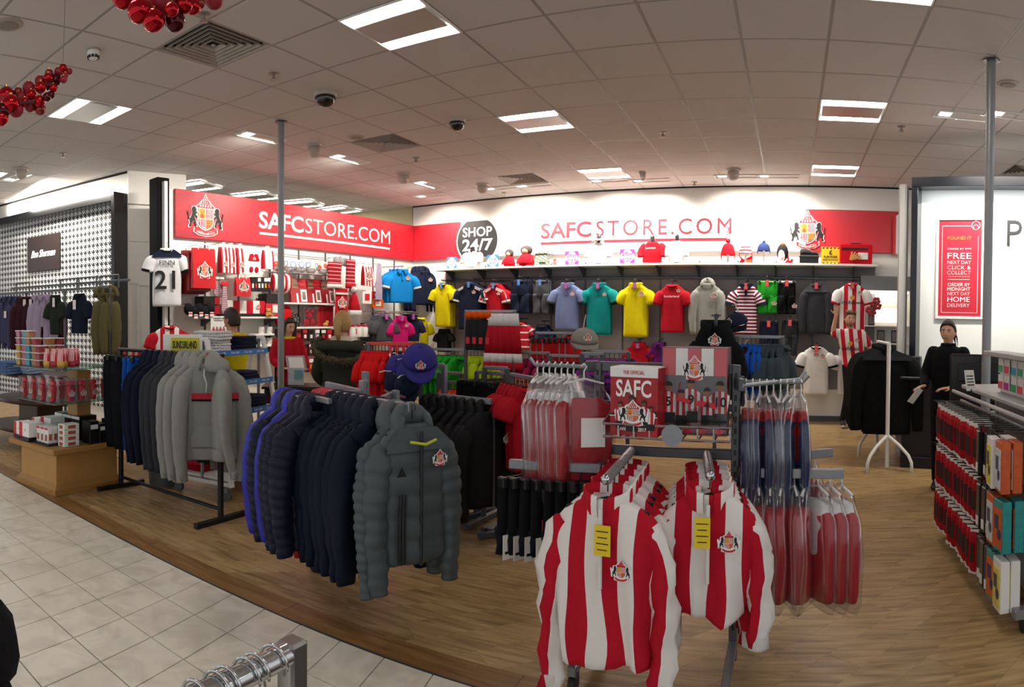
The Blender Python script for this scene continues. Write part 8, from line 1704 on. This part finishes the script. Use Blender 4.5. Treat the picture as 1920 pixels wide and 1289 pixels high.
# PEOPLE
SKINS = {'fair': mat('fair skin', '#d29f82', .5, var=.06, scale=14), 'tan': mat('warm skin', '#b87f5f', .5, var=.06, scale=14)}
EYEW = mat('eye white', '#d8d2cc', .3); IRIS = mat('iris', '#2c2018', .3); LIPS = mat('lips', '#a05a50', .5)
def fuse(mb, name, m, parent, vox=.008, it=2, label=None):
  """one continuous skin grown round overlapping lofts"""
  me = mb.mesh('tmp', [m], fix=True); o = bpy.data.objects.new('tmp', me); C.objects.link(o)
  r = o.modifiers.new('r', 'REMESH'); r.mode = 'VOXEL'; r.voxel_size = vox; r.use_smooth_shade = True
  s = o.modifiers.new('s', 'SMOOTH'); s.factor = .5; s.iterations = it
  dg = bpy.context.evaluated_depsgraph_get(); dg.update(); out = bpy.data.meshes.new_from_object(o.evaluated_get(dg)); bpy.data.objects.remove(o)
  out.materials.clear(); out.materials.append(m); out.name = name
  return obj(name, out, parent, label=label)
def limb(mb, pts, rad, n=12, flat=1.):
  P = [Vector(p) for p in pts]; Q = []; R_ = []
  for i in range(len(P) - 1):
    for k in range(4): t = k / 4; Q.append(P[i].lerp(P[i + 1], t)); R_.append(rad[i] + (rad[i + 1] - rad[i]) * t)
  Q.append(P[-1]); R_.append(rad[-1])
  for _ in range(2): Q = [Q[0]] + [(Q[i - 1] + Q[i] * 2 + Q[i + 1]) / 4 for i in range(1, len(Q) - 1)] + [Q[-1]]
  mb.tube(Q, R_, n, flat=flat); mb.ball(Q[0], R_[0], 10, 8); mb.ball(Q[-1], R_[-1], 10, 8)
def trunk(mb, rows, n=22):
  mb.loft([[(cx + hw * math.copysign(abs(cos(a)) ** .85, cos(a)), cy + hd * math.copysign(abs(sin(a)) ** .9, sin(a)), z) for a in [2 * pi * i / n for i in range(n)]] for cx, cy, z, hw, hd in rows])
def head_mb(mb, M, s=1.):
  seg, rows = 30, 24; rings = []
  for j in range(1, rows):
    b_ = pi * j / rows - pi / 2; ring = []
    for k in range(seg):
      a = 2 * pi * k / seg; x, y, z = cos(b_) * sin(a), -cos(b_) * cos(a), sin(b_); f = max(0, -y)
      X, Y, Z = x * .074, y * .094, z * .118
      if z < 0: X *= 1 - .34 * (-z) ** 1.4; Y *= 1 - (.05 if y < 0 else .32) * (-z)
      if y > 0: X *= 1.04; Y *= 1.04
      g = lambda cx, cz, wx, wz: math.exp(-((x - cx) / wx) ** 2 - ((z - cz) / wz) ** 2) * (f > .2)
      Y -= .026 * g(0, -.16, .13, .14) + .012 * g(0, .05, .10, .16) + .008 * g(0, -.5, .3, .1) + .012 * g(0, -.82, .3, .16) + .006 * g(0, .24, .5, .1)
      Y += .012 * (g(.36, .06, .2, .12) + g(-.36, .06, .2, .12)) + .004 * g(0, -.66, .3, .06)
      ring.append(M @ (Vector((X, Y, Z)) * s))
    rings.append(ring)
  mb.loft(rings)
  for sg_ in (-1, 1): mb.ball((sg_ * .076 * s, .012 * s, -.004 * s), (.011 * s, .022 * s, .034 * s), 10, 8, M=M)
def face_parts(body, M, s=1., brow='#3a2a1c'):
  bm_ = mat('brow ' + brow, brow, .8)
  for sg_ in (-1, 1):
    mb = MB(); mb.ball((sg_ * .029 * s, -.0745 * s, .008 * s), (.0135 * s, .010 * s, .0085 * s), 12, 8, M=M); put(mb, 'eye', EYEW, body, True)
    mb = MB(); mb.ball((sg_ * .029 * s, -.0825 * s, .008 * s), (.0062 * s, .004 * s, .0066 * s), 10, 7, M=M); put(mb, 'iris', IRIS, body, True)
    mb = MB(); mb.tube([M @ (Vector((sg_ * x, y, z)) * s) for x, y, z in ((.014, -.093, .027), (.03, -.090, .032), (.046, -.08, .026))], [.0035 * s, .0045 * s, .002 * s], 6); put(mb, 'eyebrow', bm_, body, True)
  mb = MB()
  for dz, r in ((.002, .0042), (-.004, .005)): mb.tube([M @ (Vector((x, -.098 + 12 * x * x, -.055 + dz + 1.5 * x * x)) * s) for x in (-.024, -.012, 0, .012, .024)], [.0015, r * .8, r, r * .8, .0015], 6)
  put(mb, 'mouth', LIPS, body, True)
def hand(mb, wrist, d, palm_n, curl=.3, s=1., side=1):
  d = Vector(d).normalized(); nn = Vector(palm_n); nn = (nn - d * nn.dot(d)).normalized(); u = d.cross(nn) * side
  w = Vector(wrist); mb.loft([[w + d * q + u * hw * cos(a) + nn * hd * sin(a) for a in [2 * pi * i / 12 for i in range(12)]] for q, hw, hd in ((-.02, .026, .02), (.02, .034, .017), (.06, .042, .015), (.09, .040, .012))])
  for k, L in enumerate((.068, .078, .072, .056)):
    b_ = w + d * .082 + u * (.031 - .0205 * k); dd = (d + u * (.16 - .1 * k)).normalized(); a2 = curl * .6; p1 = b_ + dd * L * .45 + nn * L * .1 * curl; p2 = p1 + (dd * cos(a2) + nn * sin(a2)) * L * .32; p3 = p2 + (dd * cos(2.2 * a2) + nn * sin(2.2 * a2)) * L * .26
    mb.tube([b_ - dd * .02, b_, p1, p2, p3], [.0095, .0095, .009, .0085, .007], 8); mb.ball(p3, .007, 8, 6)
  b_ = w + d * .02 + u * .028; p1 = b_ + (d * .6 + u * .8).normalized() * .045 + nn * .012; p2 = p1 + (d * .85 + u * .4 + nn * .3 * curl).normalized() * .035; mb.tube([b_ - u * .012, b_, p1, p2], [.013, .0125, .0105, .008], 8); mb.ball(p2, .008, 8, 6)
def person(label, loc, rz, H, arms, skin, clothes, hair, hm, lookyaw=0., tilt=0., lean=0., hands=(1, 1), brow='#3a2a1c', nod=0.):
  """arms: for -x and +x side (elbow, wrist, hand direction, palm normal); clothes: dict of materials"""
  t = thing('person', label, 'person', loc, rz); k = H / 1.75; sk = SKINS[skin]; t.scale = (k, k, k)
  sh = lambda s_: Vector((s_ * .165 + lean * .9, 0, 1.41)); NB = Vector((lean, -.005, 1.47)); HCn = NB + Vector((lean * .3 + tilt * .12, -.025, .14))
  M = Matrix.Translation(HCn) @ Matrix.Rotation(lookyaw, 4, 'Z') @ Matrix.Rotation(tilt, 4, 'Y') @ Matrix.Rotation(nod, 4, 'X')
  hips = [(-.085, 0, .92), (.085, 0, .92)]; mb = MB()
  T = [(0, 0, .86, .15, .1), (0, 0, .95, .165, .105), (lean * .3, 0, 1.08, .14, .095), (lean * .7, -.005, 1.25, .165, .11), (lean * .85, 0, 1.36, .175, .105), (lean * .95, 0, 1.43, .13, .08), (lean, 0, 1.47, .065, .06)]
  if not clothes.get('slim'): pass
  trunk(mb, T); limb(mb, [(lean * .97, 0, 1.43), NB, HCn + Vector((0, .015, -.07))], [.065, .054, .052])
  head_mb(mb, M)
  ARM = []
  for s_, (el, wr, hd, pn) in zip((-1, 1), arms):
    limb(mb, [sh(s_), el, wr], [.046, .04, .027]); ARM.append((s_, sh(s_), Vector(el), Vector(wr)))
    hand(mb, wr, hd, pn, .5, 1., s_)
  LEG = clothes.get('legs', (((-.095, -.02, .5), (-.1, .02, .09)), ((.095, -.02, .5), (.1, .02, .09))))
  for h_, (kn, an) in zip(hips, LEG): limb(mb, [h_, kn, an], [.085, .056, .038])
  body = fuse(mb, 'body', sk, t, .0075, 2); face_parts(body, M, 1., brow)
  e = .02; top = clothes['top']; mb = MB(); hem = clothes.get('hem', .84); fl = clothes.get('flare', 1.)
  trunk(mb, [(0, 0, hem, .168 * fl, .118 * fl), (0, 0, .95, .178 * (1 + (fl - 1) * .7), .122), (lean * .3, 0, 1.08, .165 * (1 + (fl - 1) * .4), .115), (lean * .7, -.005, 1.25, .185, .128), (lean * .85, 0, 1.36, .192, .122), (lean * .95, 0, 1.43, .15, .096), (lean, 0, 1.47, .08, .072)])
  for s_, a, el, wr in ARM:
    if clothes['sl'] == 'short': mid = a.lerp(el, .62); limb(mb, [a - Vector((s_ * .01, 0, .01)), mid], [.068, .068])
    else: limb(mb, [a - Vector((s_ * .012, 0, .012)), el, wr.lerp(el, .06)], [.071, .06, .044])
  tp = fuse(mb, clothes.get('tname', 'top'), top, t, .009, 3)
  if clothes.get('uv'):
    ul = tp.data.uv_layers.new(name='UVMap')
    for l in tp.data.loops: c = tp.data.vertices[l.vertex_index].co; ul.data[l.index].uv = (c.x - lean * (c.z - .9) * 1.6 + .03, c.z)
  mb = MB(); trunk(mb, [(0, 0, .80, .165, .11), (0, 0, .9, .172, .115), (0, 0, .97, .162, .108)])
  for h_, (kn, an) in zip(hips, LEG): limb(mb, [h_, kn, Vector(an) + Vector((0, 0, .0))], [.1, .074, .058])
  fuse(mb, 'trousers', clothes['trousers'], t, .01, 3)
  for h_, (kn, an) in zip(hips, LEG):
    ax, ay, az = an; rg = [[(ax + w_ * cos(a), ay + q, az - .085 + max(0, hh * (.5 + .5 * sin(a)))) for a in [2 * pi * i / 14 for i in range(14)]] for q, w_, hh in ((.075, .02, .06), (.06, .036, .1), (.0, .042, .1), (-.08, .045, .07), (-.15, .042, .05), (-.19, .02, .035))]
    mb = MB(); mb.loft(rg); so = put(mb, 'shoe', clothes['shoe'], t, True, fix=True); mb = MB(); mb.loft([[(ax + w_ * cos(a), ay - .06 + .14 * sin(a), z) for a in [2 * pi * i / 16 for i in range(16)]] for w_, z in ((.043, az - .088), (.047, az - .075), (.045, az - .062))]); put(mb, 'sole', clothes.get('sole', BLACKP), so, True, split=40)
    if clothes.get('sole'):
      for q in range(3): mb = MB(); mb.bar((ax + .044, ay - .03 - .03 * q, az - .06), (ax + .03, ay - .045 - .03 * q, az - .0), .012, .008); put(mb, 'shoe_stripe', WHT, so)
  mb = MB(); rings = []
  for j in range(13):
    b_ = -.62 + (pi / 2 + .6) * j / 12.2; ring = []
    for q in range(26):
      a = 2 * pi * q / 26; x, y, z = cos(b_) * sin(a), -cos(b_) * cos(a), sin(b_); f = max(0, -y); lift = 1.1 + .03 * sin(a * 9 + j)
      bd_ = .12 + .5 * min(1, max(0, (f - .12) / .35)) if f > .12 else (.12 - .75 * min(1, max(0, y + .12) / .45)); zc = max(z, bd_)
      r = (1 - zc * zc) ** .5 if abs(zc) < 1 else 0; n_ = max(1e-4, (x * x + y * y) ** .5); x2, y2 = x / n_ * r, y / n_ * r
      ring.append(M @ Vector((x2 * .078 * lift, y2 * .1 * lift - .001, zc * .122 * lift + .002)))
    rings.append(ring)
  mb.loft(rings)
  P = lambda x, y, z: M @ Vector((x, y, z))
  if hair == 'messy':
    R_ = random.Random(3)
    for q in range(26): a = R_.uniform(0, 6.28); x, y = .07 * sin(a), -.075 * cos(a); mb.tube([P(x * .7, y * .7, .085), P(x, y - .01, .105 + .02 * R_.random()), P(x * 1.15, y * 1.1 - .012, .075)], [.016, .016, .006], 6)
  if hair in ('pony', 'bun'): mb.ball(P(0, .1, .035), .03, 12, 8)
  if hair == 'pony': mb.tube([P(0, .1, .03), P(.01, .135, -.02), P(.012, .13, -.1), P(0, .115, -.18)], [.026, .036, .03, .008], 10)
  if hair == 'bun': mb.tube([P(.05, .075, .0), P(.085, .03, -.06), P(.1, .0, -.14)], [.012, .009, .003], 6); mb.tube([P(.02, .09, .0), P(.04, .1, -.06), P(.06, .07, -.12)], [.02, .014, .004], 6)
  if hair == 'long':
    for s_ in (-1, 1): mb.tube([P(s_ * .02, .0, .118), P(s_ * .076, -.02, .06), P(s_ * .088, -.012, -.04), P(s_ * .09, .0, -.16), P(s_ * .08, .0, -.25)], [.02, .026, .028, .03, .012], 10)
    mb.tube([P(0, .08, .06), P(0, .1, -.08), P(0, .09, -.24)], [.06, .07, .03], 10)
  put(mb, 'hair', hm, body, True)
  return t, body, tp, M
def face_to(p): return atan2(-p[0], p[1]) + 0. if False else atan2(p[0] * -1, p[1]) * 1.0
def towards_camera(p): return atan2(-p.x, p.y)      # local -y turned to the camera
DOWN = ((-.22, .02, 1.13), (-.22, -.05, .88), (0, -.1, -1), (1, 0, 0)), ((.22, .02, 1.13), (.22, -.05, .88), (0, -.1, -1), (-1, 0, 0))
HB = {'brown': mat('brown hair', '#5a3a22', .6, var=.35, scale=60), 'dark': mat('dark hair', '#2a1d15', .6, var=.3, scale=60), 'blonde': mat('blonde hair', '#a5804a', .55, var=.3, scale=60), 'sandy': mat('sandy hair', '#6d5132', .6, var=.35, scale=60)}
JEANS = cloth('black jeans', '#15161a')
p = atz(1600, 803, 0); rz = atan2(p.x, -p.y) + pi
mp = Vector((p.x, p.y, 0)); rz0 = towards_camera(mp)
arms = (((-.33, -.03, 1.40), (-.275, -.1, 1.67), (.0, -.05, 1), (0, -1, 0)), ((.25, .03, 1.16), (.27, -.02, .93), (.05, -.1, -1), (-1, 0, 0)))
wm, wb, wt, wM = person('smiling man in a red and white striped football shirt waving beside the back wall', (p.x, p.y, 0), rz0, 1.74, arms, 'fair', dict(top=STRIPE_RWS, sl='short', uv=1, trousers=JEANS, shoe=mat('black suede shoe', '#17171a', .7), sole=mat('white rubber', '#dddad5', .5), tname='football_shirt', hem=.88, legs=(((-.07, -.06, .5), (-.15, .06, .12)), ((.095, -.02, .5), (.1, .02, .09)))), 'messy', HB['sandy'], .25, .12, -.07, brow='#5a4028')
obj('lettering', text_mesh('dafabet', BLK, .05, .012, .003, .26), wt, (-.06, -.14, 1.16)); mb = MB(); mb.lathe([(.032, 0), (.032, .004)], n=16, M=Matrix.Translation((-.06, -.138, 1.255)) @ Matrix.Rotation(pi / 2, 4, 'X')); put(mb, 'sponsor_badge', GOLD, wt); crest(wt, .06, (.03, -.138, 1.28), small=True)
mb = MB(); mb.tube([(-.07 + .08 * cos(a), -.002 + .074 * sin(a), 1.455 - .025 * (sin(a) < 0) * abs(sin(a))) for a in [2 * pi * i / 18 for i in range(18)]], .008, 6, close=True); put(mb, 'collar', REDC, wt, True)
mb = MB()
for q in range(60):
  R_ = random.Random(q); x = R_.uniform(-.05, .05); z = -.055 - .05 * R_.random() - .012 * (1 - abs(x) / .05); y = -.086 + abs(x) * .9; mb.ball(wM @ Vector((x, y, z)), (.0065, .004, .006), 5, 4)
put(mb, 'beard_stubble', HB['sandy'], wb, True)['kind'] = 'stuff'
p = atz(1768, 915, 0); mp = Vector((p.x, p.y, 0))
arms = (((-.24, -.02, 1.15), (-.2, -.24, 1.07), (-.5, -1, -.1), (.4, 0, -1)), ((.25, -.02, 1.14), (.07, -.26, 1.06), (-1, -.4, -.1), (0, 0, -1)))
pw, pb_, pt_, pM = person('woman in a black high necked uniform holding a paper by the counter', (p.x + .03, p.y, 0), towards_camera(mp) - .15, 1.60, arms, 'fair', dict(top=cloth('black uniform', '#0f0f11'), sl='long', trousers=cloth('black trousers', '#0d0d0f'), shoe=mat('black shoe', '#111', .4) if False else BLACKP, hem=.8, tname='uniform_top', flare=1.05), 'bun', HB['dark'], -.1, .0, .0, nod=.04)
mb = MB(); mb.tube([(.07 * cos(a), .0 + .066 * sin(a), 1.475) for a in [2 * pi * i / 18 for i in range(18)]], .014, 6, close=True, flat=1.8); put(mb, 'collar', MATS['cloth black uniform'], pt_, True)
hp = pw.matrix_basis @ Vector((-.27, -.36, .98)); t = thing('paper_slip', 'white paper slip held by the woman in black', 'paper', hp, .5, rot=(.5, .4, .5)); mb = MB(); mb.box((0, 0, 0), (.07, .004, .16)); put(mb, 'sheet', CARDW, t)
p = atr(640, 700, 5.75); mp = Vector((p.x, p.y, 0)); rzb = towards_camera(mp) + pi - .35
arms = (((-.26, .0, 1.13), (-.18, -.2, 1.0), (.2, -1, 0), (1, 0, 0)), ((.27, 0, 1.13), (.2, -.2, 1.0), (-.2, -1, 0), (-1, 0, 0)))
PARKA = cloth('dark olive parka', '#35372d'); FUR = mat('brown fur trim', '#4a3f2d', .95, var=.5, scale=70, bump=1., bscale=160)
bw, bb, bt, bM = person('woman with a blonde ponytail and a dark olive fur hooded parka seen from behind', (p.x, p.y, 0), rzb, 1.62, arms, 'fair', dict(top=PARKA, sl='long', trousers=JEANS, shoe=BLACKP, hem=.62, tname='parka', flare=1.22), 'pony', HB['blonde'], .1, .0, .0, nod=.1, brow='#7a5c3a')
mb = MB(); rg = []
for q in range(11):
  a = -.25 + (pi + .5) * q / 10; rg.append([(.185 * cos(a) + .03 * cos(a) * cos(b_), .075 + .13 * sin(a) + .04 * sin(a) * cos(b_) , 1.40 + .02 * sin(a) + .05 * sin(b_)) for b_ in [2 * pi * i / 10 for i in range(10)]])
mb.loft(rg); put(mb, 'hood', PARKA, bt, True)
mb = MB(); pts = [(.24 * cos(a), .06 + .17 * sin(a), 1.385 - .10 * sin(a) + .045 * cos(a)) for a in [-.5 + (pi + 1.) * q / 18 for q in range(19)]]; mb.tube(pts, [.03 + .008 * sin(q * 2.3) for q in range(19)], 9)
R_ = random.Random(9)
for q in range(420):
  i = R_.uniform(0, 17.99); a0 = Vector(pts[int(i)]).lerp(Vector(pts[int(i) + 1]), i % 1); d = Vector((R_.gauss(0, 1), R_.gauss(0, 1), R_.gauss(0, 1))).normalized(); mb.tube([a0 + d * .022, a0 + d * .06 + Vector((0, 0, -.008))], [.006, .001], 3)
put(mb, 'fur_trim', FUR, bt)
mb = MB(); trunk(mb, [(0, .02, 1.44, .12, .1), (0, .015, 1.47, .1, .085), (0, .015, 1.5, .085, .075)]); put(mb, 'cream_lining', cloth('cream lining', '#b9b09c'), bt, True)
p = atr(540, 660, 8.15); mp = Vector((p.x, p.y, 0))
gw, gb, gt, gM = person('dark haired girl with long hair in a red top looking down behind the cash desk', (p.x, p.y, 0), towards_camera(mp) + .3, 1.56, (((-.24, -.02, 1.15), (-.12, -.24, 1.06), (.4, -1, 0), (0, 0, -1)), ((.24, -.02, 1.15), (.14, -.24, 1.06), (-.4, -1, 0), (0, 0, -1))), 'fair', dict(top=REDC, sl='long', trousers=JEANS, shoe=BLACKP, tname='red_top'), 'long', HB['dark'], .2, .05, 0, nod=.22)
mb = MB(); mb.tube([(.085 * cos(a), .0 + .075 * sin(a), 1.46) for a in [2 * pi * i / 18 for i in range(18)]], .022, 6, close=True); put(mb, 'yellow_neckerchief', YEL, gt, True)
mb = MB(); trunk(mb, [(0, .025, .86, .185, .12), (0, .025, 1.1, .18, .115), (0, .03, 1.3, .2, .11), (0, .03, 1.42, .16, .08)]); put(mb, 'black_waistcoat', BLKC, gt, True)
hp = gw.matrix_basis @ Vector((0.02, -.3, 1.13)); t = thing('open_folder', 'grey open folder held by the dark haired girl', 'folder', hp, 0, rot=(-.5, 0, gw.rotation_euler[2])); mb = MB(); mb.box((0, 0, 0), (.24, .012, .2), .003); put(mb, 'folder', mat('grey folder', '#8d9196', .4), t); mb = MB(); mb.box((.0, -.008, .0), (.18, .004, .15)); put(mb, 'sheet', CARDW, t)
p = atr(438, 640, 6.75); mp = Vector((p.x, p.y, 0))
yw, yb, yt, yM = person('man with short brown hair in a yellow polo shirt browsing the left wall', (p.x, p.y, 0), towards_camera(mp) - 2.3, 1.66, DOWN, 'tan', dict(top=cloth('yellow polo', '#cfc01a'), sl='short', trousers=JEANS, shoe=BLACKP, tname='polo_shirt'), 'short', HB['dark'], .0, .0, 0, nod=.12)
